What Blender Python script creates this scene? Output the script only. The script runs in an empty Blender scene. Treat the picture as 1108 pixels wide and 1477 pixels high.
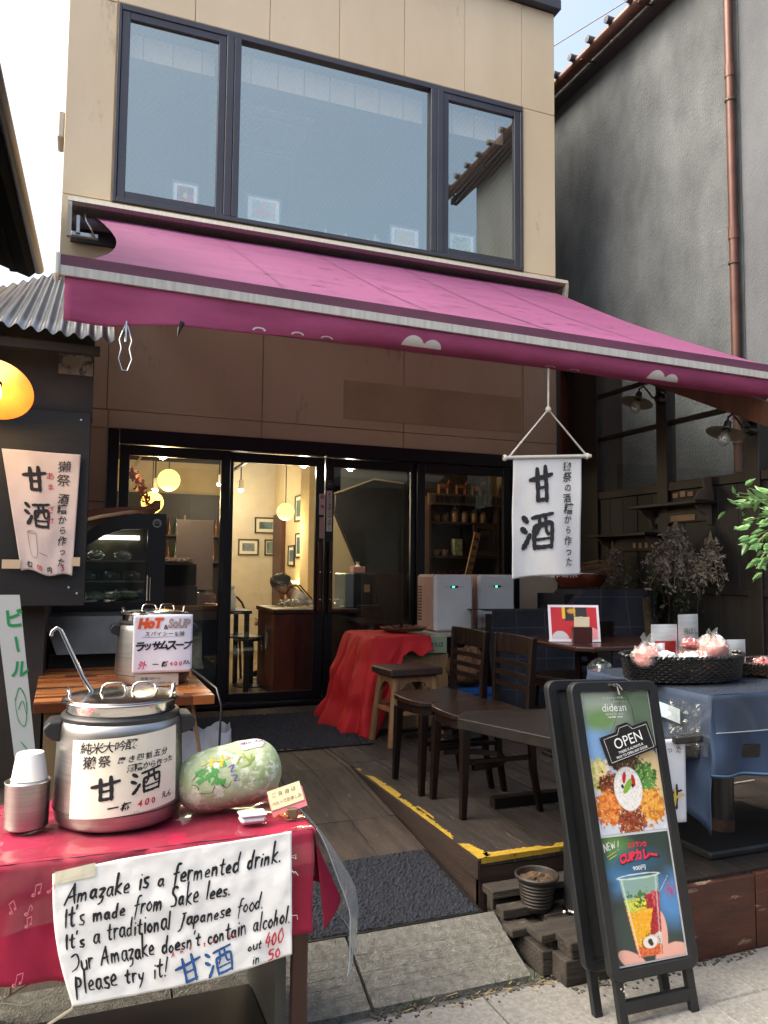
import bpy, math, random
import numpy as np
from math import sin, cos, pi, radians, sqrt
from mathutils import Vector, Matrix, noise as mnoise
random.seed(7)
SC = bpy.context.scene
COL = SC.collection

# ------------------------------------------------------------------ camera
def make_camera():
    yaw, pitch, roll, f = radians(21.4), radians(4.07), radians(.53), 1115.0
    fd = Vector((sin(yaw)*cos(pitch), cos(yaw)*cos(pitch), sin(pitch)))
    r = Vector((cos(yaw), -sin(yaw), 0)); u = r.cross(fd)
    R = r*cos(roll)+u*sin(roll); U = -r*sin(roll)+u*cos(roll)
    cd = bpy.data.cameras.new('camera'); cam = bpy.data.objects.new('camera', cd); COL.objects.link(cam)
    cd.sensor_fit = 'HORIZONTAL'; cd.sensor_width = 36; cd.lens = 36*f/1108
    cd.clip_start = .05; cd.clip_end = 3000
    m = Matrix((( R.x, U.x, -fd.x, 0), (R.y, U.y, -fd.y, 0), (R.z, U.z, -fd.z, 1.42), (0, 0, 0, 1)))
    cam.matrix_world = m
    SC.camera = cam
make_camera()

# ------------------------------------------------------------------ light
SUN_EL, SUN_AZ = radians(52), radians(-78)      # azimuth clockwise from +Y
w = bpy.data.worlds.new('World'); SC.world = w; w.use_nodes = True
nt = w.node_tree; nt.nodes.clear()
out = nt.nodes.new('ShaderNodeOutputWorld'); bg = nt.nodes.new('ShaderNodeBackground')
sky = nt.nodes.new('ShaderNodeTexSky'); sky.sky_type = 'NISHITA'; sky.sun_disc = False
sky.sun_elevation = SUN_EL; sky.sun_rotation = SUN_AZ
sky.air_density = .8; sky.dust_density = 10.0; sky.ozone_density = 2.0
bg.inputs[1].default_value = .15
wb = nt.nodes.new('ShaderNodeMixRGB'); wb.blend_type = 'MULTIPLY'; wb.inputs[0].default_value = 1; wb.inputs[2].default_value = (1.0, .99, .9, 1)
nt.links.new(sky.outputs[0], wb.inputs[1]); nt.links.new(wb.outputs[0], bg.inputs[0]); nt.links.new(bg.outputs[0], out.inputs[0])
sd = bpy.data.lights.new('sun', 'SUN'); sd.energy = .5; sd.angle = radians(40); sd.color = (1, .95, .88)
so = bpy.data.objects.new('sun', sd); COL.objects.link(so)
dirv = Vector((sin(SUN_AZ)*cos(SUN_EL), cos(SUN_AZ)*cos(SUN_EL), sin(SUN_EL)))
so.rotation_euler = dirv.to_track_quat('Z', 'Y').to_euler()
so.location = (-5, -3, 12)
SC.view_settings.view_transform = 'Standard'; SC.view_settings.look = 'None'
SC.view_settings.gamma = 1; SC.view_settings.use_curve_mapping = False
SC.view_settings.exposure = 2.05
SC.render.engine = 'CYCLES'
SC.cycles.use_denoising = True
SC.cycles.max_bounces = 7; SC.cycles.transparent_max_bounces = 16; SC.cycles.glossy_bounces = 4
SC.cycles.caustics_reflective = False; SC.cycles.caustics_refractive = False
SC.cycles.sample_clamp_indirect = 6

# ------------------------------------------------------------------ materials
def lin(h):
    h = h.lstrip('#'); c = [int(h[i:i+2], 16)/255 for i in (0, 2, 4)]
    return tuple((x/12.92 if x <= .04045 else ((x+.055)/1.055)**2.4) for x in c)+(1,)
MATS = {}
def mat(name, c1, c2=None, rough=.6, metal=0., scale=6., stretch=(1, 1, 1), bump=.0, bscale=None, spec=.5, coat=0., rnd=.0, wear=None, rough2=None, wpos=.62):
    """principled material with noise between c1 and c2, bump, per-object lightness and optional worn patches"""
    if name in MATS: return MATS[name]
    m = bpy.data.materials.new(name); m.use_nodes = True; n = m.node_tree.nodes; L = m.node_tree.links
    b = n['Principled BSDF']
    b.inputs['Roughness'].default_value = rough; b.inputs['Metallic'].default_value = metal
    b.inputs['Specular IOR Level'].default_value = spec; b.inputs['Coat Weight'].default_value = coat
    b.inputs['Coat Roughness'].default_value = .15
    c1 = lin(c1) if isinstance(c1, str) else tuple(c1)+(1,)*(4-len(c1))
    c2 = c1 if c2 is None else (lin(c2) if isinstance(c2, str) else tuple(c2)+(1,)*(4-len(c2)))
    tc = n.new('ShaderNodeTexCoord'); mp = n.new('ShaderNodeMapping'); mp.inputs['Scale'].default_value = stretch
    L.new(tc.outputs['Object'], mp.inputs[0])
    oi = n.new('ShaderNodeObjectInfo')
    add = n.new('ShaderNodeVectorMath'); add.operation = 'ADD'
    sc = n.new('ShaderNodeVectorMath'); sc.operation = 'SCALE'; sc.inputs[3].default_value = 37.0 if rnd > 0 else 0.0
    cx = n.new('ShaderNodeCombineXYZ'); 
    for i in range(3): L.new(oi.outputs['Random'], cx.inputs[i])
    L.new(cx.outputs[0], sc.inputs[0]); L.new(mp.outputs[0], add.inputs[0]); L.new(sc.outputs[0], add.inputs[1])
    nz = n.new('ShaderNodeTexNoise'); nz.inputs['Scale'].default_value = scale; nz.inputs['Detail'].default_value = 7; nz.inputs['Roughness'].default_value = .62
    L.new(add.outputs[0], nz.inputs['Vector'])
    rp = n.new('ShaderNodeValToRGB'); rp.color_ramp.elements[0].position = .33; rp.color_ramp.elements[1].position = .68
    rp.color_ramp.elements[0].color = c1; rp.color_ramp.elements[1].color = c2
    L.new(nz.outputs['Fac'], rp.inputs[0]); col = rp.outputs[0]
    if wear:
        nz2 = n.new('ShaderNodeTexNoise'); nz2.inputs['Scale'].default_value = scale*1.7; nz2.inputs['Detail'].default_value = 9; nz2.inputs['Roughness'].default_value = .7
        L.new(add.outputs[0], nz2.inputs['Vector'])
        r2 = n.new('ShaderNodeValToRGB'); r2.color_ramp.elements[0].position = wpos; r2.color_ramp.elements[1].position = wpos+.05
        L.new(nz2.outputs['Fac'], r2.inputs[0])
        mx = n.new('ShaderNodeMixRGB'); L.new(r2.outputs[0], mx.inputs[0]); L.new(col, mx.inputs[1]); mx.inputs[2].default_value = lin(wear)
        col = mx.outputs[0]
    if rnd > 0:
        mr = n.new('ShaderNodeMapRange'); mr.inputs[3].default_value = 1-rnd; mr.inputs[4].default_value = 1+rnd
        L.new(oi.outputs['Random'], mr.inputs[0])
        hs = n.new('ShaderNodeHueSaturation'); L.new(mr.outputs[0], hs.inputs['Value']); L.new(col, hs.inputs['Color']); col = hs.outputs[0]
    L.new(col, b.inputs['Base Color'])
    if rough2 is not None:
        mr = n.new('ShaderNodeMapRange'); mr.inputs[3].default_value = rough; mr.inputs[4].default_value = rough2
        L.new(nz.outputs['Fac'], mr.inputs[0]); L.new(mr.outputs[0], b.inputs['Roughness'])
    if bump > 0:
        nb = n.new('ShaderNodeTexNoise'); nb.inputs['Scale'].default_value = bscale or scale*4; nb.inputs['Detail'].default_value = 5
        L.new(add.outputs[0], nb.inputs['Vector'])
        bp = n.new('ShaderNodeBump'); bp.inputs['Strength'].default_value = bump; bp.inputs['Distance'].default_value = .01
        L.new(nb.outputs['Fac'], bp.inputs['Height']); L.new(bp.outputs[0], b.inputs['Normal'])
    MATS[name] = m; return m
def glass(name, tint=(.9, .95, .95), refl=.1, rough=.0, trans=1.0, wire=None, dust=0.0):
    """thin pane: fresnel mix of transparent and glossy; optional diagonal wire mesh inside"""
    if name in MATS: return MATS[name]
    m = bpy.data.materials.new(name); m.use_nodes = True; n = m.node_tree.nodes; L = m.node_tree.links; n.clear()
    o = n.new('ShaderNodeOutputMaterial'); mx = n.new('ShaderNodeMixShader'); t = n.new('ShaderNodeBsdfTransparent'); g = n.new('ShaderNodeBsdfGlossy')
    t.inputs[0].default_value = (tint[0]*trans, tint[1]*trans, tint[2]*trans, 1); g.inputs['Roughness'].default_value = rough; g.inputs[0].default_value = (.92, 1, .9, 1)
    fr = n.new('ShaderNodeFresnel'); ge = n.new('ShaderNodeNewGeometry'); io = n.new('ShaderNodeMapRange'); io.inputs[3].default_value = 1.5; io.inputs[4].default_value = 1/1.5; L.new(ge.outputs['Backfacing'], io.inputs[0]); L.new(io.outputs[0], fr.inputs[0])
    ad = n.new('ShaderNodeMath'); ad.operation = 'ADD'; ad.use_clamp = True; ad.inputs[1].default_value = refl
    L.new(fr.outputs[0], ad.inputs[0]); L.new(ad.outputs[0], mx.inputs[0]); L.new(t.outputs[0], mx.inputs[1]); L.new(g.outputs[0], mx.inputs[2])
    last = mx.outputs[0]
    if wire or dust:
        df = n.new('ShaderNodeBsdfDiffuse'); df.inputs[0].default_value = (.5, .53, .55, 1); m2 = n.new('ShaderNodeMixShader')
        if wire:
            tc = n.new('ShaderNodeTexCoord'); vals = []
            for ang in (38, -38):
                mp = n.new('ShaderNodeMapping'); mp.inputs['Rotation'].default_value = (0, radians(ang), 0); L.new(tc.outputs['Object'], mp.inputs[0])
                wv = n.new('ShaderNodeTexWave'); wv.bands_direction = 'X'; wv.inputs['Scale'].default_value = wire; L.new(mp.outputs[0], wv.inputs[0])
                cr = n.new('ShaderNodeMath'); cr.operation = 'GREATER_THAN'; cr.inputs[1].default_value = .95; L.new(wv.outputs['Fac'], cr.inputs[0]); vals.append(cr)
            a = n.new('ShaderNodeMath'); a.operation = 'MAXIMUM'; L.new(vals[0].outputs[0], a.inputs[0]); L.new(vals[1].outputs[0], a.inputs[1])
            s = n.new('ShaderNodeMath'); s.operation = 'MULTIPLY_ADD'; s.inputs[1].default_value = .12; s.inputs[2].default_value = dust; L.new(a.outputs[0], s.inputs[0])
            L.new(s.outputs[0], m2.inputs[0])
        else: m2.inputs[0].default_value = dust
        L.new(last, m2.inputs[1]); L.new(df.outputs[0], m2.inputs[2]); last = m2.outputs[0]
    L.new(last, o.inputs[0]); MATS[name] = m; return m
def emit(name, c, s):
    if name in MATS: return MATS[name]
    m = bpy.data.materials.new(name); m.use_nodes = True; b = m.node_tree.nodes['Principled BSDF']
    b.inputs['Base Color'].default_value = c+(1,); b.inputs['Emission Color'].default_value = c+(1,); b.inputs['Emission Strength'].default_value = s
    MATS[name] = m; return m
def vcol(name, rough=.5, coat=0.):
    if name in MATS: return MATS[name]
    m = bpy.data.materials.new(name); m.use_nodes = True; b = m.node_tree.nodes['Principled BSDF']
    a = m.node_tree.nodes.new('ShaderNodeVertexColor'); a.layer_name = 'Col'
    m.node_tree.links.new(a.outputs[0], b.inputs['Base Color']); b.inputs['Roughness'].default_value = rough; b.inputs['Coat Weight'].default_value = coat
    MATS[name] = m; return m

# ------------------------------------------------------------------ mesh building
class MB:
    def __init__(s): s.v = []; s.f = []; s.smooth = False
    def add(s, vs, fs):
        o = len(s.v); s.v += [tuple(v) for v in vs]; s.f += [tuple(i+o for i in f) for f in fs]; return s
    def box(s, x0, x1, y0, y1, z0, z1, c=.0):
        if x0 > x1: x0, x1 = x1, x0
        if y0 > y1: y0, y1 = y1, y0
        if z0 > z1: z0, z1 = z1, z0
        c = min(c, (x1-x0)/2.5, (y1-y0)/2.5, (z1-z0)/2.5)
        if c <= 1e-5:
            return s.add([(x0, y0, z0), (x1, y0, z0), (x1, y1, z0), (x0, y1, z0), (x0, y0, z1), (x1, y0, z1), (x1, y1, z1), (x0, y1, z1)],
                  [(0, 3, 2, 1), (4, 5, 6, 7), (0, 1, 5, 4), (1, 2, 6, 5), (2, 3, 7, 6), (3, 0, 4, 7)])
        X, Y, Z = (x0, x1), (y0, y1), (z0, z1); vs = []; ix = {}
        for i in (0, 1):
            for j in (0, 1):
                for k in (0, 1):
                    sx, sy, sz = (1 if i == 0 else -1), (1 if j == 0 else -1), (1 if k == 0 else -1)
                    for a in range(3):
                        p = [X[i]+sx*c, Y[j]+sy*c, Z[k]+sz*c]; p[a] = (X[i], Y[j], Z[k])[a]
                        ix[(i, j, k, a)] = len(vs); vs.append(tuple(p))
        fs = []
        for a in range(3):
            b, d = (a+1) % 3, (a+2) % 3
            for q in (0, 1):
                def key(bb, dd):
                    t = [0, 0, 0]; t[a] = q; t[b] = bb; t[d] = dd; return ix[(t[0], t[1], t[2], a)]
                f = [key(0, 0), key(1, 0), key(1, 1), key(0, 1)]; fs.append(tuple(f if q else f[::-1]))
        for a in range(3):   # edges along axis a
            b, d = (a+1) % 3, (a+2) % 3
            for q in (0, 1):
                for r in (0, 1):
                    def k2(e, fa):
                        t = [0, 0, 0]; t[a] = e; t[b] = q; t[d] = r; return ix[(t[0], t[1], t[2], fa)]
                    f = [k2(0, b), k2(1, b), k2(1, d), k2(0, d)]; fs.append(tuple(f if (q == r) == True else f[::-1]))
        for i in (0, 1):
            for j in (0, 1):
                for k in (0, 1):
                    f = [ix[(i, j, k, a)] for a in range(3)]; fs.append(tuple(f if (i+j+k) % 2 else f[::-1]))
        return s.add(vs, fs)
    def grid(s, fn, nu, nv, thick=0):
        """fn(u,v)->point, u,v in 0..1"""
        P = [fn(i/nu, j/nv) for j in range(nv+1) for i in range(nu+1)]
        F = [(j*(nu+1)+i, j*(nu+1)+i+1, (j+1)*(nu+1)+i+1, (j+1)*(nu+1)+i) for j in range(nv) for i in range(nu)]
        return s.add(P, F)
    def tube(s, pts, r, n=8, cap=True):
        pts = [Vector(p) for p in pts]; rs = r if isinstance(r, (list, tuple)) else [r]*len(pts)
        up = Vector((0, 0, 1)); vs = []; prev = None
        for i, p in enumerate(pts):
            t = (pts[min(i+1, len(pts)-1)]-pts[max(i-1, 0)])
            if t.length < 1e-9: t = Vector((0, 0, 1))
            t.normalize()
            if prev is None:
                a = t.cross(up) if abs(t.dot(up)) < .95 else t.cross(Vector((1, 0, 0)))
            else: a = prev-t*prev.dot(t)
            a.normalize(); prev = a; b = t.cross(a)
            for k in range(n):
                an = 2*pi*k/n+pi/n; vs.append(p+a*(cos(an)*rs[i])+b*(sin(an)*rs[i]))
        fs = []
        for i in range(len(pts)-1):
            for k in range(n): fs.append((i*n+k, i*n+(k+1) % n, (i+1)*n+(k+1) % n, (i+1)*n+k))
        if cap: fs += [tuple(range(n))[::-1], tuple((len(pts)-1)*n+k for k in range(n))]
        return s.add(vs, fs)
    def lathe(s, prof, n=24, c=(0, 0, 0), sx=1, sy=1, cap=False):
        vs = [(c[0]+r*cos(2*pi*k/n)*sx, c[1]+r*sin(2*pi*k/n)*sy, c[2]+z) for r, z in prof for k in range(n)]
        fs = [(i*n+k, i*n+(k+1) % n, (i+1)*n+(k+1) % n, (i+1)*n+k) for i in range(len(prof)-1) for k in range(n)]
        if cap: fs += [tuple(range(n))[::-1], tuple((len(prof)-1)*n+k for k in range(n))]
        return s.add(vs, fs)
    def prism(s, poly, ax, a, b):
        """poly of 2D points extruded along axis ax from a to b; (ax 0: (y,z), 1: (x,z), 2: (x,y))"""
        def mk(p, t): return ((t, p[0], p[1]), (p[0], t, p[1]), (p[0], p[1], t))[ax]
        n = len(poly); vs = [mk(p, a) for p in poly]+[mk(p, b) for p in poly]
        fs = [tuple(range(n)), tuple(range(2*n-1, n-1, -1))]+[(i, i+n, (i+1) % n+n, (i+1) % n) for i in range(n)]
        return s.add(vs, fs)
    def sphere(s, c, r, n=16, m=10, sx=1, sy=1, sz=1):
        return s.lathe([(r*sin(pi*i/m)+1e-5, -r*cos(pi*i/m)*sz) for i in range(m+1)], n, c, sx, sy)
    def xf(s, M, start=0):
        s.v = s.v[:start]+[tuple(M @ Vector(v)) for v in s.v[start:]]; return s
def rot(ax, deg): return Matrix.Rotation(radians(deg), 4, ax)
def tr(x, y, z): return Matrix.Translation((x, y, z))
def base_matrix(o):
    M = Matrix.Identity(4)
    while o is not None:
        M = (Matrix.Translation(o.location) @ o.rotation_euler.to_matrix().to_4x4()) @ M; o = o.parent
    return M
def build(name, mb, m, parent=None, label=None, cat=None, group=None, kind=None, smooth=False, bev=0, world=True, thick=0, loc=None, keep=False):
    """link ONE mesh object; mb is in world coordinates (world=True) or in the parent's own frame"""
    me = bpy.data.meshes.new(name)
    vs = mb.v
    o = bpy.data.objects.new(name, me); COL.objects.link(o)
    if parent is not None:
        o.parent = parent
        if world:
            Mi = base_matrix(parent).inverted(); vs = [tuple(Mi @ Vector(v)) for v in vs]
    elif loc is None and vs and not keep:
        a = np.array(vs); loc = ((a[:, 0].min()+a[:, 0].max())/2, (a[:, 1].min()+a[:, 1].max())/2, a[:, 2].min())
        vs = [tuple(x) for x in (a-np.array(loc))]; o.location = loc
    me.from_pydata(vs, [], mb.f); me.update(); me.validate()
    if m: me.materials.append(m)
    if smooth:
        me.shade_smooth() if hasattr(me, 'shade_smooth') else None
        try: me.set_sharp_from_angle(angle=radians(40))
        except Exception: pass
    if thick:
        md = o.modifiers.new('solid', 'SOLIDIFY'); md.thickness = thick; md.offset = 0
    if bev:
        md = o.modifiers.new('bevel', 'BEVEL'); md.width = bev; md.segments = 2; md.limit_method = 'ANGLE'
    tag(o, label, cat, group, kind); return o
def tag(o, label=None, cat=None, group=None, kind=None):
    if label: o['label'] = label
    if cat: o['category'] = cat
    if group: o['group'] = group
    if kind: o['kind'] = kind
    return o
def thing(name, label, cat, loc=(0, 0, 0), rz=0, group=None, rx=0):
    o = bpy.data.objects.new(name, None); COL.objects.link(o); o.location = loc; o.rotation_euler = (rx, 0, rz)
    o.empty_display_size = .05
    return tag(o, label, cat, group)
def kids(o): return [c for c in bpy.data.objects if c.parent == o]
def copy_tree(o, parent=None, loc=None, rz=None, label=None, group=None):
    c = o.copy(); COL.objects.link(c); c.parent = parent
    if loc is not None: c.location = loc
    if rz is not None: c.rotation_euler.z = rz
    if label: c['label'] = label
    if group: c['group'] = group
    for k in kids(o): copy_tree(k, c)
    return c
def clip_poly(poly, clip):
    """Sutherland-Hodgman, convex counterclockwise clip"""
    out = poly
    for i in range(len(clip)):
        a, b = clip[i], clip[(i+1) % len(clip)]; inp = out; out = []
        if not inp: break
        def side(p): return (b[0]-a[0])*(p[1]-a[1])-(b[1]-a[1])*(p[0]-a[0])
        for j in range(len(inp)):
            p, q = inp[j-1], inp[j]; sp, sq = side(p), side(q)
            if (sp >= 0) != (sq >= 0):
                t = sp/(sp-sq); out.append((p[0]+(q[0]-p[0])*t, p[1]+(q[1]-p[1])*t))
            if sq >= 0: out.append(q)
    return out

# ------------------------------------------------------------------ writing
_tc = {}
def glyphs(s, bold=0.0, shear=0.0):
    """flat triangulated text outline; returns verts (x,y), faces, width, in units of the text size"""
    k = (s, bold, shear)
    if k in _tc: return _tc[k]
    c = bpy.data.curves.new('t', 'FONT'); c.body = s; c.resolution_u = 3; c.offset = bold; c.shear = shear
    o = bpy.data.objects.new('t', c); COL.objects.link(o)
    bpy.context.view_layer.update()
    m = o.evaluated_get(bpy.context.evaluated_depsgraph_get()).to_mesh()
    vs = [(v.co.x, v.co.y) for v in m.vertices]; fs = [tuple(p.vertices) for p in m.polygons]
    bpy.data.objects.remove(o); bpy.data.curves.remove(c)
    if vs:
        x0 = min(v[0] for v in vs); x1 = max(v[0] for v in vs); y0 = min(v[1] for v in vs); y1 = max(v[1] for v in vs)
    else: x0 = x1 = y0 = y1 = 0
    _tc[k] = (vs, fs, (x0, x1, y0, y1)); return _tc[k]
def put_text(mb, s, S, u, v, h, bold=0., shear=0., fit=None, ang=0, asp=1.0, em=False):
    """text centred at (u,v) in a sheet's own metres, letter height h; S maps (x,y) metres to a 3D point"""
    vs, fs, (x0, x1, y0, y1) = glyphs(s, bold, shear)
    if not vs: return
    k = h/max(.3, (y1-y0)) if fit is None else fit/max(1e-3, (x1-x0))
    ky = k if fit is None else h/max(.2, (y1-y0))
    cx, cy = (x0+x1)/2, (y0+y1)/2
    if em: k = ky = h/.92; cx, cy = .5*(1 if ord(s[0]) > 255 else .6), .36
    ca, sa = cos(radians(ang)), sin(radians(ang)); P = []
    for x, y in vs:
        X, Y = (x-cx)*k*asp, (y-cy)*ky; P.append(S(u+X*ca-Y*sa, v+X*sa+Y*ca))
    mb.add(P, fs)
def catmull(pts, n=6):
    if len(pts) < 3: 
        a, b = pts[0], pts[-1]; return [(a[0]+(b[0]-a[0])*i/n, a[1]+(b[1]-a[1])*i/n) for i in range(n+1)]
    P = [pts[0]]+list(pts)+[pts[-1]]; o = []
    for i in range(1, len(P)-2):
        for k in range(n):
            t = k/n; a, b, c, d = P[i-1], P[i], P[i+1], P[i+2]
            o.append(tuple(.5*((2*b[j])+(-a[j]+c[j])*t+(2*a[j]-5*b[j]+4*c[j]-d[j])*t*t+(-a[j]+3*b[j]-3*c[j]+d[j])*t**3) for j in (0, 1)))
    o.append(tuple(pts[-1])); return o
def stroke(mb, pts, S, wd, dry=.0, n=6, taper=.55, smooth=True):
    """brush or pen stroke along pts (metres on the sheet)"""
    q = catmull(pts, n) if smooth else list(pts); m = len(q); vs = []
    for i, p in enumerate(q):
        a, b = q[max(0, i-1)], q[min(m-1, i+1)]; dx, dy = b[0]-a[0], b[1]-a[1]; l = sqrt(dx*dx+dy*dy) or 1e-9
        t = i/(m-1); ww = wd*.5*(taper+(1-taper)*sin(pi*min(1, t*1.15+.12))**.6 if t*1.15+.12 < 1 else wd*0+taper) if False else wd*.5*(1-(1-taper)*t**2)*(1+.12*sin(i*1.7+len(pts)))
        if i == 0: ww *= .8
        vs.append(S(p[0]-dy/l*ww, p[1]+dx/l*ww)); vs.append(S(p[0]+dy/l*ww, p[1]-dx/l*ww))
    fs = [(2*i, 2*i+1, 2*i+3, 2*i+2) for i in range(m-1)]
    # round ends
    for e, nb in ((0, 1), (m-1, m-2)):
        p = q[e]; dx, dy = p[0]-q[nb][0], p[1]-q[nb][1]; l = sqrt(dx*dx+dy*dy) or 1e-9
        ww = wd*.5*(.8 if e == 0 else taper); an = math.atan2(dy, dx); k0 = len(vs)
        vs.append(S(*p))
        for k in range(7):
            a2 = an-pi/2+pi*k/6; vs.append(S(p[0]+cos(a2)*ww, p[1]+sin(a2)*ww))
        fs += [(k0, k0+k+1, k0+k+2) for k in range(6)]
    mb.add(vs, fs)
# hand lettering: width, strokes; x-height 1, ascender 2, descender -1
HAND = {
 'A': (1.5, [[(0, 0), (.45, 1), (.95, 2)], [(.95, 2), (1.05, 1), (1.25, 0)], [(.3, .7), (.8, .75), (1.3, .85)]]),
 'I': (.5, [[(.25, 1.9), (.2, 1), (.2, 0)]]), 'O': (1.3, [[(.15, 1.7), (.9, 1.9), (1.2, 1.1), (.8, .35), (0, 0)]]),
 'J': (1.2, [[(.9, 2.0), (.75, .8), (.5, -.2), (0, -.5)], [(.55, 2.0), (1.2, 2.05)]]),
 'P': (1.1, [[(.3, 1.7), (.2, .6), (.1, -.5)], [(.25, 1.6), (.85, 1.5), (.9, .9), (.3, .7)]]),
 'S': (1.1, [[(1, 1.9), (.4, 1.95), (.25, 1.4), (.85, .8), (.8, .1), (.1, .05)]]),
 'N': (1.2, [[(.1, 0), (.15, 1.8)], [(.15, 1.8), (.9, .1)], [(.9, .1), (1., 1.9)]]),
 'E': (1., [[(.8, 1.8), (.15, 1.7), (.15, .1), (.85, .1)], [(.15, .95), (.7, 1)]]),
 'W': (1.5, [[(.05, 1.8), (.35, .05), (.7, 1.4), (1.05, .05), (1.45, 1.85)]]),
 'a': (1., [[(.75, .9), (.3, .95), (.1, .4), (.4, .05), (.7, .4)], [(.78, .95), (.75, .4), (.95, .02)]]),
 'b': (1., [[(.15, 1.9), (.12, .05)], [(.12, .5), (.5, .95), (.85, .5), (.5, 0), (.12, .1)]]),
 'c': (.85, [[(.75, .85), (.35, .95), (.1, .45), (.4, .02), (.8, .15)]]),
 'd': (1., [[(.7, .8), (.3, .9), (.08, .4), (.35, .03), (.7, .35)], [(.85, 2), (.72, 1), (.75, .05)]]),
 'e': (.9, [[(.1, .45), (.7, .6), (.55, .98), (.15, .7), (.2, .15), (.8, .1)]]),
 'f': (.8, [[(.8, 1.9), (.4, 1.8), (.3, .8), (.2, -.5)], [(.0, .95), (.7, 1.05)]]),
 'h': (1., [[(.2, 2), (.12, 0)], [(.12, .5), (.5, 1), (.7, .6), (.75, 0)]]),
 'i': (.45, [[(.22, .95), (.2, 0)], [(.25, 1.45), (.27, 1.4)]]),
 'k': (1., [[(.2, 2.1), (.12, 0)], [(.75, 1), (.2, .5), (.85, .0)]]),
 'l': (.45, [[(.25, 2.), (.15, 0)]]),
 'm': (1.5, [[(.1, 1), (.1, 0)], [(.1, .6), (.4, 1), (.6, .5), (.6, 0)], [(.6, .6), (.95, 1), (1.2, .6), (1.25, 0)]]),
 'n': (1., [[(.1, 1), (.1, 0)], [(.1, .6), (.5, 1), (.72, .6), (.75, 0)]]),
 'o': (.9, [[(.45, .95), (.08, .5), (.4, .02), (.8, .45), (.45, .95)]]),
 'p': (1., [[(.15, .95), (.1, -.7)], [(.12, .7), (.5, 1), (.8, .55), (.45, .1), (.12, .2)]]),
 'r': (.75, [[(.12, 1), (.12, 0)], [(.12, .6), (.35, .95), (.65, .9)]]),
 's': (.8, [[(.65, .9), (.2, .85), (.3, .5), (.65, .3), (.5, .02), (.05, .1)]]),
 't': (.8, [[(.4, 1.7), (.3, .6), (.4, .05), (.7, .15)], [(.0, 1.1), (.75, 1.15)]]),
 'u': (1., [[(.1, .95), (.15, .2), (.5, .05), (.75, .4)], [(.78, .95), (.8, .05)]]),
 'y': (.95, [[(.1, .95), (.25, .4), (.55, .4)], [(.8, 1), (.5, 0), (.1, -.7)]]),
 'z': (.9, [[(.1, .9), (.75, .95), (.2, .1), (.6, .15), (.5, -.4), (.1, -.6)]]),
 '.': (.5, [[(.15, .05), (.2, .02)]]), "'": (.35, [[(.2, 1.9), (.12, 1.5)]]),
 '!': (.6, [[(.5, 2), (.25, .5)], [(.18, .08), (.2, .03)]]), ' ': (.75, []),
 '0': (1.1, [[(.55, 1.6), (.1, .9), (.4, .05), (.95, .6), (.6, 1.6)]]),
 '4': (1.1, [[(.6, 1.7), (.1, .6), (1.05, .7)], [(.75, 1.2), (.65, -.1)]]),
 '5': (1.1, [[(.25, 1.6), (.2, .95), (.8, .9), (.8, .2), (.1, .05)], [(.25, 1.6), (.95, 1.65)]]),
}
def hand(mb, s, S, u, v, xh, wd, ang=0, slant=.15, total=None, rs=1, jit=.05):
    rnd = random.Random(rs*31+len(s)); slant = .1+.12*rnd.random(); ca, sa = cos(radians(ang)), sin(radians(ang))
    W = sum(HAND[c][0]+.15 for c in s); kx = xh if total is None else total/W
    x = 0
    for c in s:
        w_, st = HAND[c]; dy = rnd.uniform(-jit, jit)*1.8; k = 1+rnd.uniform(-.16, .16)
        for pts in st:
            q = []
            for a, b in pts:
                X = (x+a*k)*kx+b*xh*slant; Y = (b*k+dy)*xh; q.append((u+X*ca-Y*sa, v+X*sa+Y*ca))
            stroke(mb, q, S, wd*rnd.uniform(.8, 1.25), taper=.55, n=4)
        x += w_+.15
BRUSH = {
 '甘': [([(.02, .66), (.45, .70), (.98, .78)], .12), ([(.34, .95), (.33, .5), (.30, .08)], .13), ([(.70, 1.0), (.70, .5), (.68, .06)], .13),
       ([(.33, .42), (.52, .43), (.69, .45)], .08), ([(.28, .10), (.5, .09), (.72, .12)], .11)],
 '酒': [([(.06, .92), (.17, .80)], .12), ([(.0, .62), (.12, .52)], .12), ([(.02, .10), (.12, .22), (.24, .42)], .12),
       ([(.34, .88), (.65, .92), (1.0, .96)], .085), ([(.40, .62), (.38, .35), (.38, .04)], .10), ([(.40, .63), (.7, .68), (.94, .70), (.95, .4), (.90, .04)], .10),
       ([(.57, .90), (.55, .6), (.46, .42)], .075), ([(.76, .92), (.76, .62), (.80, .42), (.88, .42)], .075), ([(.42, .27), (.65, .28), (.88, .29)], .06), ([(.40, .07), (.65, .06), (.90, .08)], .09)],
}
def brush(mb, ch, S, u, v, w_, h, k=1., ang=0):
    ca, sa = cos(radians(ang)), sin(radians(ang))
    for pts, wd in BRUSH[ch]:
        q = []
        for a, b in pts:
            X, Y = (a-.5)*w_, (b-.5)*h; q.append((u+X*ca-Y*sa, v+X*sa+Y*ca))
        stroke(mb, q, S, wd*min(w_, h)*k, taper=.75)
def column_text(mb, s, S, u, v, h, pitch, bold=.02, rs=3, asp=1.):
    rnd = random.Random(rs)
    for c in s:
        put_text(mb, c, S, u+rnd.uniform(-.08, .08)*h, v, h*rnd.uniform(.85, 1.12)*(.85 if c in 'のらかさたっ' else 1), bold=bold, shear=rnd.uniform(-.05, .2), asp=asp, ang=rnd.uniform(-6, 6)+(90 if c == 'ー' else 0), em=True); v -= pitch
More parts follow.
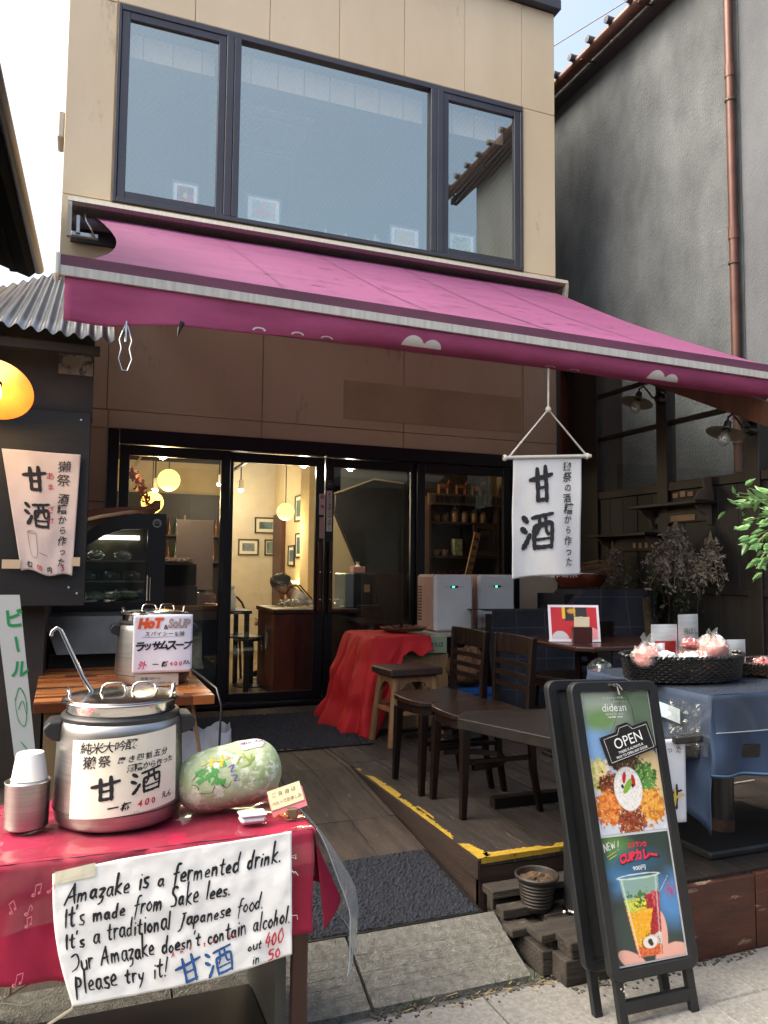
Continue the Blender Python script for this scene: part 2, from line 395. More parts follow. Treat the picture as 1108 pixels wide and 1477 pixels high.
def row_text(mb, s, S, u, v, h, pitch, bold=.02, rs=3, ang=0, dy=0):
    rnd = random.Random(rs)
    for i, c in enumerate(s):
        put_text(mb, c, S, u, v+dy*i+rnd.uniform(-.05, .05)*h, h*rnd.uniform(.88, 1.1), bold=bold, shear=rnd.uniform(.0, .25), ang=ang+rnd.uniform(-5, 5), em=True); u += pitch
def sheet(S, wd, ht, nu, nv):
    mb = MB(); mb.grid(lambda a, b: S(a*wd, b*ht, 0), nu, nv); return mb
def lift(S, d): return lambda x, y: S(x, y, d)
# smooth pseudo noise used for folds
def fold(x, y, z=0., s=1.): return mnoise.noise(Vector((x*s, y*s, z*s)))
# ================================================================== materials used everywhere
SID = mat('siding', '#D8C7AA', '#CDBA9B', wear='#BBAA8E', wpos=.6, rough=.75, scale=1.3, stretch=(1, 1, .35), bump=.12, bscale=160)
GREYMET = mat('window_metal', '#45464E', '#3E3F46', rough=.42, metal=.25, scale=3)
BLACKF = mat('door_metal', '#15161B', '#1B1B20', rough=.35, metal=.2, scale=3)
ASPH = mat('asphalt', '#6E6D6A', '#585855', rough=.9, scale=30, bump=.5, bscale=300)
PAVE = mat('paver', '#8E8C87', '#716F6B', rough=.9, scale=60, bump=.5, bscale=420, rnd=.06, wear='#A8A59E', wpos=.6)
CONC = mat('kerb_concrete', '#77766F', '#55544E', rough=.95, scale=40, bump=.9, bscale=150, rnd=.05, wear='#8F8C82', wpos=.6)
DECKW = mat('deck_wood', '#332B27', '#171311', rough=.55, scale=4, stretch=(6, .7, 6), bump=.35, bscale=24, rnd=.25, wear='#5C524A', wpos=.60, rough2=.85)
RAMPW = mat('ramp_wood', '#42372F', '#241E1A', rough=.7, scale=4, stretch=(6, .8, 6), bump=.3, bscale=24, rnd=.14, wear='#5C5046', wpos=.60)
FASC = mat('fascia_wood', '#35271F', '#1E1714', rough=.6, scale=3, stretch=(1, 1, 5), bump=.3, bscale=30, rnd=.15, wear='#5A4636', wpos=.66)
REDB = mat('red_board', '#57301F', '#361B14', rough=.55, scale=3.5, stretch=(1, 1, 4), bump=.2, bscale=30, rnd=.1, wear='#94806F', wpos=.615)
OLDW = mat('old_plank', '#3E3730', '#1E1A17', rough=.85, scale=4, stretch=(1, 6, 6), bump=.5, bscale=24, rnd=.2, wear='#5E554A', wpos=.62)
DARKW = mat('dark_wood', '#1E1612', '#120E0C', rough=.5, scale=4, stretch=(5, 5, .6), bump=.2, bscale=30, rnd=.2)
BRNW = mat('brown_board', '#5E3825', '#3E2418', rough=.5, scale=3, stretch=(6, 6, .5), bump=.2, bscale=24, rnd=.15)
BLACK = mat('black_plastic', '#141516', '#1B1C1D', rough=.38, scale=20, bump=.04)
MATF = mat('mat_pile', '#262B38', '#0F1116', rough=.95, scale=120, bump=1., bscale=160)
YEL = mat('yellow_paint', '#B0922C', '#94782A', wear='#4A3E28', wpos=.60, rough=.6, scale=20, bump=.3)
STEEL = mat('brushed_steel', '#AFADAA', '#9A9896', rough=.28, metal=1., scale=3, stretch=(1, 1, 40), rough2=.46)
CHROME = mat('polished_steel', '#C8C6C3', '#BDBBB8', rough=.14, metal=1., scale=4)
STUCCO = mat('stucco', '#5C6164', '#42464A', rough=.9, scale=2.8, stretch=(1, 1, .5), bump=.9, bscale=70, wear='#50545A', wpos=.62)
COPPER = mat('copper_pipe', '#5E3E34', '#4A3029', rough=.45, metal=.3, scale=5, bump=.05)

# ================================================================== ground
build('ground', MB().add([(-120, -120, -.02), (120, -120, -.02), (120, 160, -.02), (-120, 160, -.02)], [(0, 1, 2, 3)]), mat('ground_soil', '#5A5B5C', '#464748', rough=.95, scale=2, bump=.2), kind='structure', world=False, loc=(0, 0, 0))
build('road', MB().add([(-40, -3.6, -.012), (40, -3.6, -.012), (40, 2.6, -.012), (-40, 2.6, -.012)], [(0, 1, 2, 3)]), ASPH, kind='structure', loc=(0, 0, 0))
pv = thing('pavement', None, None, (0, 0, -.01)); pv['kind'] = 'structure'
rnd = random.Random(4)
me_p = None
for i in range(15):
    for j in range(13):
        x0, y1 = -1.4+i*.45, 2.37-j*.30; off = .225*(j % 2)
        x0 += off
        if x0 > 5: continue
        if me_p is None:
            o = build('paver', MB().box(-.2225, .2225, -.1475, .1475, -.05, 0, .004), PAVE, pv, world=False); me_p = o.data
        else:
            o = bpy.data.objects.new('paver', me_p); COL.objects.link(o); o.parent = pv
        o.location = (x0+.225, y1-.15, .01+rnd.uniform(-.0012, .0012))
# concrete kerb ramp
kp = thing('kerb', None, None, (.6, 2.55, -.008)); kp['kind'] = 'structure'
prof = [(2.405, -.03), (2.405, .012)]
for k in range(5):
    y = 2.46+k*.032; z = .012+(y-2.405)*.42
    prof += [(y, z), (y+.0025, z-.0006), (y+.005, z+.0021)]
prof += [(2.665, .122), (2.675, .118), (2.675, -.03)]
for x0, x1 in ((-1.5, -.9), (-.895, -.295), (-.29, .31), (.317, .912), (.925, 1.505)):
    build('kerb_stone', MB().prism(prof, 0, x0, x1), CONC, kp)
# grit, straw and weeds in the seam
mb = MB(); rnd = random.Random(5)
for k in range(260):
    x = rnd.uniform(.9, 2.4); y = (2.395 if x < 1.6 else 2.30)-abs(rnd.gauss(0, .03)); r = rnd.uniform(.002, .005)
    mb.box(x-r, x+r, y-r, y+r, -.001, r)
build('gravel', mb, mat('grit', '#5E574C', '#3B372F', rough=.95, rnd=.1), kind='stuff')
mb = MB()
for k in range(46):
    x = rnd.choice((1.0, 1.05, 1.42, 1.5, 1.55, 1.7, 1.9, 1.95))+rnd.gauss(0, .03); y = (2.395 if x < 1.58 else 2.295)+rnd.gauss(0, .012); h = rnd.uniform(.012, .045); a = rnd.uniform(0, 6.28); l = rnd.uniform(.01, .03)
    mb.add([(x-.003, y, 0), (x+.003, y, 0), (x+cos(a)*l, y+sin(a)*l, h)], [(0, 1, 2)])
build('weeds', mb, mat('weed', '#5E7A34', '#3E5A22', rough=.7, rnd=.1), kind='stuff')
mb = MB()
for k in range(22):
    x = rnd.uniform(1.0, 1.65); y = 2.37+rnd.gauss(0, .02); a = rnd.uniform(-1, 1); l = rnd.uniform(.02, .045)
    mb.tube([(x, y, .004), (x+cos(a)*l, y+sin(a)*l*.5, .007)], .0016, 4)
build('straw', mb, mat('straw_dry', '#9C8A5C', rough=.8), kind='stuff')

# ================================================================== deck and ramp
ZD = .284
dk = thing('timber_deck', None, None, (3, 4.2, 0)); dk['kind'] = 'structure'
rnd = random.Random(11)
regA = [(1.485, 2.75), (2.06, 2.75), (2.06, 6.22), (1.485, 6.22)]
def board(poly, z0, z1, m, par, nm='deck_board'):
    if len(poly) >= 3: return build(nm, MB().prism(poly, 2, z0, z1), m, par, bev=.0015)
x = 1.487; bi = 0
while x < 4.35:
    wd = .182; x1 = min(x+wd-.004, 4.36)
    ya = 2.752 if x1 < 2.08 else 2.315
    cut = rnd.uniform(3.6, 5.2)
    for a, b in ((ya, cut-.002), (cut+.002, 6.2)):
        dz = rnd.uniform(-.0015, .0015)
        board([(x, a), (x1, a), (x1, b), (x, b)], ZD-.03+dz, ZD+dz, DECKW, dk)
    x += wd
x = -.75
while x < 1.48:
    x1 = min(x+.196, 1.483)
    board([(x, 4.262), (x1, 4.262), (x1, 6.2), (x, 6.2)], ZD-.03, ZD-rnd.uniform(.0005, .002), RAMPW, dk)
    x += .2
# side and front fascias
build('side_fascia', MB().prism([(2.752, -.02), (4.26, -.02), (4.26, ZD-.034), (2.752, ZD-.034)], 0, 1.49, 1.515), FASC, dk)
build('front_fascia', MB().box(1.49, 2.055, 2.754, 2.775, .0, ZD-.032), FASC, dk)
build('edge_trim', MB().box(1.478, 1.489, 2.74, 4.2, ZD-.07, ZD+.001), FASC, dk)
x = 2.055
for k, wd in enumerate((.37, .37, .4, .4, .4, .36)):
    build('fascia_board', MB().box(x, x+wd-.006, 2.29, 2.312, .002, ZD-.012+.003*(k % 2), .003), REDB, dk); x += wd
build('return_fascia', MB().box(2.045, 2.058, 2.312, 2.755, .002, ZD-.034), FASC, dk)
# yellow edge paint, worn
mb = MB(); rnd = random.Random(3)
def paint(path, wds, z):
    vs = []; n = len(path)
    for i, ((px, py), (a, b)) in enumerate(zip(path, wds)):
        nx, ny = (1, 0) if path[-1][1] != path[0][1] and abs(path[-1][0]-path[0][0]) < .05 else (0, 1)
        vs += [(px+nx*a, py+ny*a, z), (px+nx*b, py+ny*b, z)]
    mb.add(vs, [(2*i, 2*i+1, 2*i+3, 2*i+2) for i in range(n-1)])
N = 60
def seg(y0, y1, b0, b1, a0=0., jag=.006):
    p = []; q = []
    for i in range(N+1):
        t = i/N; p.append((1.487, y0+(y1-y0)*t)); e = min(1, min(t, 1-t)*9+.15)
        q.append((a0+rnd.uniform(0, jag*.4), a0+(b0+(b1-b0)*t)*e+rnd.uniform(-jag, jag)))
    paint(p, q, ZD+.0035)
seg(2.752, 2.93, .07, .04); seg(2.98, 3.62, .028, .03, 0, .008); seg(3.6, 4.04, .05, .035, .0, .008); seg(3.25, 3.45, .012, .012, .04, .003); seg(4.14, 4.19, .02, .02)
p = []; q = []
for i in range(70):
    t = i/69; p.append((1.53+t*1.0, 2.754)); q.append((rnd.uniform(-.001, .003), (.048-.02*t)*(1-.5*(abs(t-.3) < .03))+rnd.uniform(-.006, .006)))
paint([a for a in p if a[0] < 2.05], [b for a, b in zip(p, q) if a[0] < 2.05], ZD+.0035)
# down the front edge
mb.add([(1.50, 2.7515, ZD-.018), (2.05, 2.7515, ZD-.012), (2.05, 2.7515, ZD+.004), (1.50, 2.7515, ZD+.004)], [(0, 1, 2, 3)])
build('edge_paint', mb, YEL, dk, label='worn yellow edge paint')
# ramp from kerb to deck
rp_ = thing('entrance_ramp', None, None, (.4, 3.4, .0)); rp_['kind'] = 'structure'
def rz(y): return .112+(y-2.68)*(ZD-.112)/(4.258-2.68)
x = -.75; rnd = random.Random(8)
while x < 1.47:
    x1 = min(x+.196, 1.476)
    for a, b in ((2.68, 3.58), (3.584, 4.257)):
        d = rnd.uniform(-.001, .001)
        build('ramp_board', MB().add([(x, a, rz(a)-.02), (x1, a, rz(a)-.02), (x1, b, rz(b)-.02), (x, b, rz(b)-.02), (x, a, rz(a)+d), (x1, a, rz(a)+d), (x1, b, rz(b)+d), (x, b, rz(b)+d)],
              [(0, 3, 2, 1), (4, 5, 6, 7), (0, 1, 5, 4), (1, 2, 6, 5), (2, 3, 7, 6), (3, 0, 4, 7)]), RAMPW, rp_)
    x += .2
build('ramp_core', MB().prism([(2.69, -.01), (6.2, -.01), (6.2, ZD-.04), (4.26, ZD-.04), (2.69, .09)], 0, -.75, 1.47), DARKW, rp_)
build('deck_core', MB().box(1.53, 4.3, 2.8, 6.2, -.01, ZD-.034), DARKW, dk)

# rubber pile mats
def pile_mat(x0, x1, y0, y1, zf, label, seed, n=90):
    t = thing('door_mat', label, 'mat', ((x0+x1)/2, (y0+y1)/2, zf((y0+y1)/2)), group=None)
    r = random.Random(seed); nx = int((x1-x0)/.009); ny = int((y1-y0)/.009)
    mb = MB(); mb.grid(lambda u, v: (x0+.012+u*(x1-x0-.024), y0+.012+v*(y1-y0-.024), zf(y0+v*(y1-y0))+.008+r.uniform(-.004, .004)), nx, ny)
    build('pile', mb, MATF, t)
    mb = MB(); e = .016
    for a, b, c, d in ((x0, x1, y0, y0+e), (x0, x1, y1-e, y1), (x0, x0+e, y0+e, y1-e), (x1-e, x1, y0+e, y1-e)):
        mb.add([(a, c, zf(c)-.0), (b, c, zf(c)), (b, d, zf(d)), (a, d, zf(d)), (a, c, zf(c)+.006), (b, c, zf(c)+.006), (b, d, zf(d)+.006), (a, d, zf(d)+.006)],
               [(0, 3, 2, 1), (4, 5, 6, 7), (0, 1, 5, 4), (1, 2, 6, 5), (2, 3, 7, 6), (3, 0, 4, 7)])
    build('rubber_edge', mb, BLACK, t); return t
pile_mat(.38, 1.465, 2.675, 3.2, lambda y: rz(max(y, 2.68))+.004, 'dark blue-grey loop pile mat at the foot of the ramp behind the kerb', 2)
pile_mat(.55, 1.79, 4.72, 5.9, lambda y: ZD+.003, 'large charcoal mat in front of the glass sliding doors', 3)

# stacked planks forming the low step with pots
st = thing('plank_step', 'low step of weathered stacked planks at the front corner of the deck', 'step', (1.8, 2.5, 0))
def pl(nm, *a, m=OLDW): return build(nm, MB().box(*a, .003), m, st)
pl('plank', 1.50, 2.04, 2.66, 2.745, .165, .195)
pl('plank', 1.51, 1.66, 2.60, 2.655, .115, .150)
pl('plank', 1.50, 1.60, 2.52, 2.595, .085, .112)
pl('plank', 1.665, 2.04, 2.555, 2.655, .10, .128)
pl('plank', 1.66, 2.04, 2.50, 2.55, .098, .124)
pl('plank', 1.545, 2.04, 2.40, 2.497, .112, .140)
pl('plank', 1.60, 2.04, 2.303, 2.397, .120, .146)
pl('block', 1.61, 1.68, 2.312, 2.40, .088, .118)
pl('block', 1.70, 2.04, 2.322, 2.40, .088, .112)
pl('front_beam', 1.585, 2.04, 2.31, 2.395, .0, .086)
pl('side_beam', 1.55, 1.60, 2.40, 2.60, .0, .084)
pl('side_beam', 1.52, 1.56, 2.605, 2.74, .0, .11)
pl('bearer', 1.60, 2.04, 2.42, 2.50, .0, .108)
pl('bearer', 1.60, 2.04, 2.56, 2.74, .0, .096)
pl('riser', 1.52, 2.04, 2.70, 2.745, .10, .164)
# ================================================================== shop building
FY = 6.3
shop = thing('shop_building', 'two-storey cafe building clad in beige panels with a wide upstairs window over a pink awning', 'building', (2, FY, 0))
def panels(par, xs, zs, openings, y0, y1, m, nm='siding_panel', gap=.0025, ch=.003):
    for i in range(len(xs)-1):
        for j in range(len(zs)-1):
            cx, cz = (xs[i]+xs[i+1])/2, (zs[j]+zs[j+1])/2
            if any(a < cx < b and c < cz < d for a, b, c, d in openings): continue
            gl = gap if i else 0; 
            build(nm, MB().box(xs[i]+gap, xs[i+1]-gap, y0, y1, zs[j]+gap, zs[j+1]-gap, ch), m, par)
WX0, WX1, WZ0, WZ1 = .135, 3.885, 4.28, 5.93
DX0, DX1, DZ1 = .165, 3.83, 2.475
panels(shop, [-.23, .135, .74, 1.37, 2.0, 2.63, 3.257, 3.885, 4.262], [5.93, 7.0], [], FY, FY+.05, SID)
panels(shop, [-.23, .135], [4.28, 5.93], [], FY, FY+.05, SID)
panels(shop, [3.885, 4.262], [4.28, 5.93], [], FY, FY+.05, SID)
panels(shop, [-.23, .152, 1.37, 2.65, 3.885, 4.262], [2.62, 3.36, 4.28], [], FY, FY+.05, SID)
panels(shop, [-.23, .165, 1.37, 2.65, 3.83, 4.262], [2.475, 2.62], [], FY, FY+.05, SID)
panels(shop, [-.23, .165], [.284, 1.9, 2.475], [], FY, FY+.05, SID)
panels(shop, [3.83, 4.262], [.284, 2.475], [], FY, FY+.05, SID)
build('darker_wall_patch', MB().box(2.08, 3.86, FY-.007, FY-.001, 2.70, 3.04, .002), mat('darker_siding', '#C8B596', '#AE9A7C', rough=.8, scale=1.2), shop, label='faint darker rectangle on the wall above the doors')  # thin rectangle slightly darker than the siding panels around it
COREM = mat('core_wall', '#4A4038', '#423A33', rough=.9)
mb = MB()
for a in ((-.22, 4.25, FY+.052, FY+.12, 5.95, 7.0), (-.22, .13, FY+.052, FY+.12, 4.27, 5.95), (3.89, 4.25, FY+.052, FY+.12, 4.27, 5.95), (-.22, 4.25, FY+.052, FY+.12, 2.5, 4.27), (-.22, .16, FY+.052, FY+.12, .2, 2.5), (3.84, 4.25, FY+.052, FY+.12, .2, 2.5)): mb.box(*a)
build('inner_wall', mb, COREM, shop)
INTW = mat('interior_plaster', '#C9B48A', '#B8A378', rough=.85, scale=2, bump=.1)
INTD = mat('interior_dark', '#2B2622', '#1F1B18', rough=.8, scale=2)
FLR = mat('interior_floor', '#9A8568', '#7E6B52', rough=.45, scale=3, bump=.1)
YB = 11.2
build('side_wall', MB().box(-.23, -.13, FY+.125, YB, 0, 7.0), mat('siding_side', '#A89072', rough=.8), shop)
build('side_wall', MB().box(4.162, 4.262, FY+.125, YB, 0, 7.0), mat('siding_side', '#A89072', rough=.8), shop)
build('back_wall', MB().box(-.128, 4.16, YB-.1, YB, 0, 7.0), INTW, shop)
build('ground_floor_slab', MB().box(-.128, 4.16, FY+.125, YB-.102, .1, ZD), FLR, shop)
build('ceiling', MB().box(-.128, 4.16, FY+.125, YB-.102, 2.86, 3.0), INTD, shop)
build('upper_floor', MB().box(-.128, 4.16, FY+.125, YB-.102, 3.7, 3.85), FLR, shop)
build('upper_ceiling', MB().box(-.128, 4.16, FY+.125, YB-.102, 6.25, 6.3), mat('ceiling_white', '#B9BFC0', rough=.9), shop)
build('roof', MB().box(-.23, 4.262, FY+.05, YB, 7.0, 7.1), mat('roof_sheet', '#55585C', rough=.6), shop)
mb = MB(); mb.box(-.29, 4.30, FY-.075, FY+.10, 7.005, 7.11, .006); mb.box(-.29, 4.30, FY-.045, FY+.1, 7.115, 7.34, .004)
build('parapet_cap', mb, GREYMET, shop)
for x in (-.1, .9, 1.9, 2.9, 3.9):
    build('parapet_strip', MB().box(x, x+.03, FY-.052, FY-.046, 7.12, 7.33), GREYMET, shop)
build('wall_vent', MB().box(-.285, -.232, FY+.15, FY+.4, 4.80, 5.02, .01), mat('vent_cover', '#B7B4AE', rough=.5), shop)
# sealant joint around the window
mb = MB()
for a in ((WX0-.012, WX0+.003, WZ0, WZ1), (WX1-.003, WX1+.012, WZ0, WZ1)): mb.box(a[0], a[1], FY-.006, FY+.03, a[2], a[3], .002)
mb.box(WX0-.012, WX1+.012, FY-.006, FY+.03, WZ1-.004, WZ1+.012, .002)
build('sealant', mb, mat('sealant', '#A08A70', '#8A765E', rough=.9), shop)

# ---- upstairs window
GLU = glass('wired_glass', (.98, .99, .99), refl=.34, wire=8)
GLP = glass('plain_glass_upstairs', (.98, .99, .99), refl=.36, wire=8)
uw = build('upper_window', MB().box(WX0+.004, WX0+.03, FY-.02, FY+.08, WZ0, WZ1-.006, .003), GREYMET, shop)
def fr(nm, boxes, par, m=GREYMET, c=.003):
    mb = MB()
    for b in boxes: mb.box(*b, c)
    return build(nm, mb, m, par)
fr('window_frame', [(WX0+.032, WX1-.004, FY-.02, FY+.08, WZ1-.055, WZ1-.006), (WX0+.032, WX1-.004, FY-.03, FY+.08, WZ0, WZ0+.035), (WX1-.030, WX1-.004, FY-.018, FY+.082, WZ0+.037, WZ1-.057)], uw)
for a in ((1.005, 1.065), (1.07, 1.125), (2.895, 2.955), (2.96, 3.018)): fr('mullion', [(a[0], a[1], FY-.028, FY+.08, WZ0+.037, WZ1-.057)], uw)
def sash(x0, x1, z0, z1, e, yo, par, gl, nm='window_sash'):
    s = fr(nm, [(x0, x0+e, yo, yo+.045, z0, z1), (x1-e, x1, yo, yo+.045, z0, z1), (x0+e+.001, x1-e-.001, yo+.001, yo+.044, z1-e, z1), (x0+e+.001, x1-e-.001, yo+.001, yo+.044, z0, z0+e)], par)
    return s
def pane(x0, x1, z0, z1, y, par, gl):
    return build('pane', MB().add([(x0, y, z0), (x1, y, z0), (x1, y, z1), (x0, y, z1)], [(0, 1, 2, 3)]), gl, par)
SZ0, SZ1 = WZ0+.037, WZ1-.057
s1 = sash(WX0+.034, 1.003, SZ0, SZ1, .062, FY-.012, uw, GLU)
s2 = sash(3.02, WX1-.032, SZ0, SZ1, .062, FY-.012, uw, GLU)
pane(WX0+.09, .945, SZ0+.06, SZ1-.06, FY+.012, shop, GLU)
pane(3.08, WX1-.09, SZ0+.06, SZ1-.06, FY+.012, shop, GLU)
pane(1.127, 2.893, WZ0+.037, WZ1-.057, FY+.022, shop, GLP)
# bamboo blinds just inside, rolled up
BAM = mat('bamboo_slat', '#F0DCBC', '#E0C8A0', rough=.7, scale=8, stretch=(.3, 3, 3))
for bx0, bx1, zt, zb in ((.24, .93, 5.80, 5.60), (1.14, 2.88, 5.86, 5.62), (3.09, 3.76, 5.84, 5.60)):
    t = thing('bamboo_blind', {.24: 'half rolled bamboo blind behind the left upstairs pane', 1.14: 'long bamboo blind rolled up behind the wide middle upstairs pane', 3.09: 'rolled bamboo blind behind the right upstairs pane'}[bx0], 'blind', ((bx0+bx1)/2, FY+.16, zb), group='bamboo blinds in the upstairs window')
    n = int((zt-zb)/.0125); s0 = None
    for k in range(n):
        z = zb+k*.0125
        if s0 is None:
            s0 = build('slat', MB().box(bx0, bx1, FY+.155, FY+.158, zb, zb+.0105), BAM, t)
        else:
            o = bpy.data.objects.new('slat', s0.data); COL.objects.link(o); o.parent = t; o.location = (0, 0, z-zb)
    mb = MB(); x = bx0+.1
    while x < bx1: mb.box(x, x+.008, FY+.150, FY+.154, zb-.02, zt); x += .24
    build('cord', mb, mat('blind_cord', '#8C7A66', rough=.8), t)
# upstairs ceiling cassette and framed prints on the sill
ac = thing('ceiling_air_conditioner', 'square ceiling air conditioner seen faintly through the upstairs window', 'air conditioner', (1.75, 8.2, 6.24))
mb = MB(); mb.box(1.3, 2.2, 7.75, 8.65, 6.21, 6.245, .02); build('panel', mb, mat('ac_white', '#DADCDA', rough=.5), ac)
build('grille', MB().box(1.5, 2.0, 7.95, 8.45, 6.195, 6.208, .01), mat('ac_grey', '#A5A9A9', rough=.5), ac)
for a in ((1.38, 2.12, 7.83, 7.88), (1.38, 2.12, 8.52, 8.57)): build('louvre', MB().box(*a, 6.2, 6.209), mat('ac_grey', '#A5A9A9', rough=.5), ac)
def paint_img(fn, w_, h_, nx, ny, S):
    """colour grid: fn(X,Y arrays 0..1, top-left origin)->rgb linear; S(x,y) metres->3D"""
    X, Y = np.meshgrid(np.linspace(0, 1, nx), np.linspace(0, 1, ny)); rgb = np.clip(fn(X, Y), 0, 1)
    vs = [S(x*w_, (1-y)*h_) for y in np.linspace(0, 1, ny) for x in np.linspace(0, 1, nx)]
    fs = [(j*nx+i, (j+1)*nx+i, (j+1)*nx+i+1, j*nx+i+1) for j in range(ny-1) for i in range(nx-1)]
    mb = MB(); mb.add(vs, fs); return mb, rgb.reshape(-1, 3)
def set_col(o, rgb):
    a = o.data.color_attributes.new('Col', 'FLOAT_COLOR', 'POINT')
    a.data.foreach_set('color', np.concatenate([rgb, np.ones((len(rgb), 1))], 1).astype(np.float32).ravel())
def vnoise(X, Y, s, seed=0, octv=4):
    r = np.random.RandomState(seed); out = np.zeros_like(X); amp = 1; tot = 0
    for o in range(octv):
        g = r.rand(64, 64); x = X*s; y = Y*s; xi = np.floor(x).astype(int); yi = np.floor(y).astype(int); fx = x-xi; fy = y-yi
        fx = fx*fx*(3-2*fx); fy = fy*fy*(3-2*fy); q = lambda a, b: g[a % 64, b % 64]
        out += amp*((q(xi, yi)*(1-fx)+q(xi+1, yi)*fx)*(1-fy)+(q(xi, yi+1)*(1-fx)+q(xi+1, yi+1)*fx)*fy); tot += amp; amp *= .5; s *= 2.03
    return out/tot
def L3(h): return np.array(lin(h)[:3])
def over(rgb, mask, c, a=1.): 
    m = (np.clip(mask, 0, 1)*a)[..., None]; return rgb*(1-m)+np.asarray(c)*m
def ell(X, Y, cx, cy, rx, ry, soft=.05, ang=0):
    ca, sa = cos(radians(ang)), sin(radians(ang)); dx = (X-cx)*ca+(Y-cy)*sa; dy = -(X-cx)*sa+(Y-cy)*ca
    return np.clip((1-np.sqrt((dx/rx)**2+(dy/ry)**2))/soft+.5, 0, 1)
def print_sunset(X, Y):
    r = np.ones(X.shape+(3,))*L3('#FAFAF4'); ins = (X > .14) & (X < .86) & (Y > .14) & (Y < .86)
    r[ins] = L3('#5A4A44'); r = over(r, ins*(vnoise(X, Y, 5, 2) > .42)*(Y < .75), L3('#C8403A')); r = over(r, ell(X, Y, .5, .52, .1, .12), L3('#F2B63C'))*1.
    return over(r, ins*(Y > .7)*((X*14 % 1) > .5), L3('#D86A4A'))
def print_pale(X, Y, s=1):
    r = np.ones(X.shape+(3,))*L3('#F6FAF6'); ins = (X > .13) & (X < .87) & (Y > .13) & (Y < .87); n = vnoise(X, Y, 6, s)
    r[ins] = L3('#BFD3C4'); r = over(r, ins*(n > .5), L3('#DDB9A6' if s % 2 else '#9FC27E')); r = over(r, ins*(n < .38), L3('#6FA56C' if s % 2 == 0 else '#A8C4B4')); return over(r, ins*ell(X, Y, .5, .6, .2, .2, .5), L3('#E0C06A' if s > 3 else '#D99884'), .6)
for nm, x0, x1, z0, z1, fn, lb in (('a', .60, .82, 4.38, 4.60, print_sunset, 'framed red sunset print on the left upstairs sill'), ('b', 1.22, 1.52, 4.36, 4.60, lambda X, Y: print_pale(X, Y, 3), 'pale framed print at the left end of the middle upstairs sill'),
        ('c', 2.54, 2.84, 4.36, 4.56, lambda X, Y: print_pale(X, Y, 5), 'colourful framed print at the right end of the middle upstairs sill'), ('d', 3.14, 3.42, 4.40, 4.60, lambda X, Y: print_pale(X, Y, 2), 'pale green framed print behind the right upstairs pane')):
    t = thing('framed_print', lb, 'picture', ((x0+x1)/2, FY+.12, z0))
    mb = MB(); e = .012
    for a in ((x0, x0+e, z0, z1), (x1-e, x1, z0, z1), (x0+e, x1-e, z0, z0+e), (x0+e, x1-e, z1-e, z1)): mb.box(a[0], a[1], FY+.10, FY+.125, a[2], a[3])
    build('frame', mb, mat('print_frame', '#5C6870', rough=.5), t)
    mb, rgb = paint_img(fn, x1-x0-.024, z1-z0-.024, 44, 36, lambda x, y: (x0+.012+x, FY+.108, z0+.012+y))
    set_col(build('print', mb, vcol('print_paper', .6), t), rgb)
mb = MB(); rnd = random.Random(2)
sill = thing('window_sill_shelf', 'ledge with small ornaments inside the upstairs window', 'shelf', (2, FY+.2, 4.3))
build('board', MB().box(.14, 3.88, FY+.085, FY+.34, 4.30, 4.35), mat('sill_wood', '#8A7A66', rough=.6), sill)
for k in range(14):
    x = rnd.uniform(1.65, 2.45); h = rnd.uniform(.03, .10)
    o = build('ornament', MB().lathe([(.001, 0), (.022, 0), (.026, h*.4), (.012, h*.7), (.014, h), (.001, h)], 10, (x, FY+.14+rnd.uniform(0, .1), 4.352)), mat('ornament', '#B8A894', '#7A8A86', rough=.5, rnd=.3), sill)

# ---- sliding doors
DG = glass('door_glass', (.86, .87, .84), refl=.015, dust=.012)
fr('door_frame', [(DX0, DX0+.085, FY-.02, FY+.09, ZD, DZ1-.002), (DX1-.075, DX1, FY-.02, FY+.09, ZD, DZ1-.002), (DX0+.087, DX1-.077, FY-.03, FY+.09, 2.36, DZ1), (DX0+.087, DX1-.077, FY-.03, FY+.1, ZD+.0, ZD+.03)], shop, BLACKF, .004)
doors = []
for k, (x0, x1, yo) in enumerate(((.26, 1.12, .0), (1.08, 1.935, .045), (1.945, 2.82, .045), (2.79, 3.745, .0))):
    e0, e1 = .055, .075
    d = fr('sliding_door', [(x0, x0+e1, FY+yo, FY+yo+.038, ZD+.034, 2.355), (x1-e1, x1, FY+yo, FY+yo+.038, ZD+.034, 2.355), (x0+e1+.001, x1-e1-.001, FY+yo+.001, FY+yo+.037, 2.275, 2.355), (x0+e1+.001, x1-e1-.001, FY+yo+.001, FY+yo+.037, ZD+.034, ZD+.10)], shop, BLACKF)
    y = FY+yo+.018; build('glass_pane', MB().add([(x0+e1, y, ZD+.1), (x1-e1, y, ZD+.1), (x1-e1, y, 2.275), (x0+e1, y, 2.275)], [(0, 1, 2, 3)]), DG, d)
    doors.append(d)
HW = mat('handle_wood', '#4A1F1C', '#3A1614', rough=.35)
for x, d in ((1.895, doors[1]), (1.985, doors[2])):
    build('pull_handle', MB().box(x-.016, x+.016, FY-.0, FY+.022+.02, 1.03, 1.63, .006), HW, d)
    for z in (1.14, 1.37): build('screw', MB().lathe([(.001, -.002), (.006, -.001), (.006, .001), (.001, .002)], 8).xf(tr(x, FY-.002, z) @ rot('X', 90)), CHROME, d)
build('lock', MB().box(1.045, 1.085, FY-.014, FY-.001, 1.2, 1.5, .004), BLACK, doors[0])
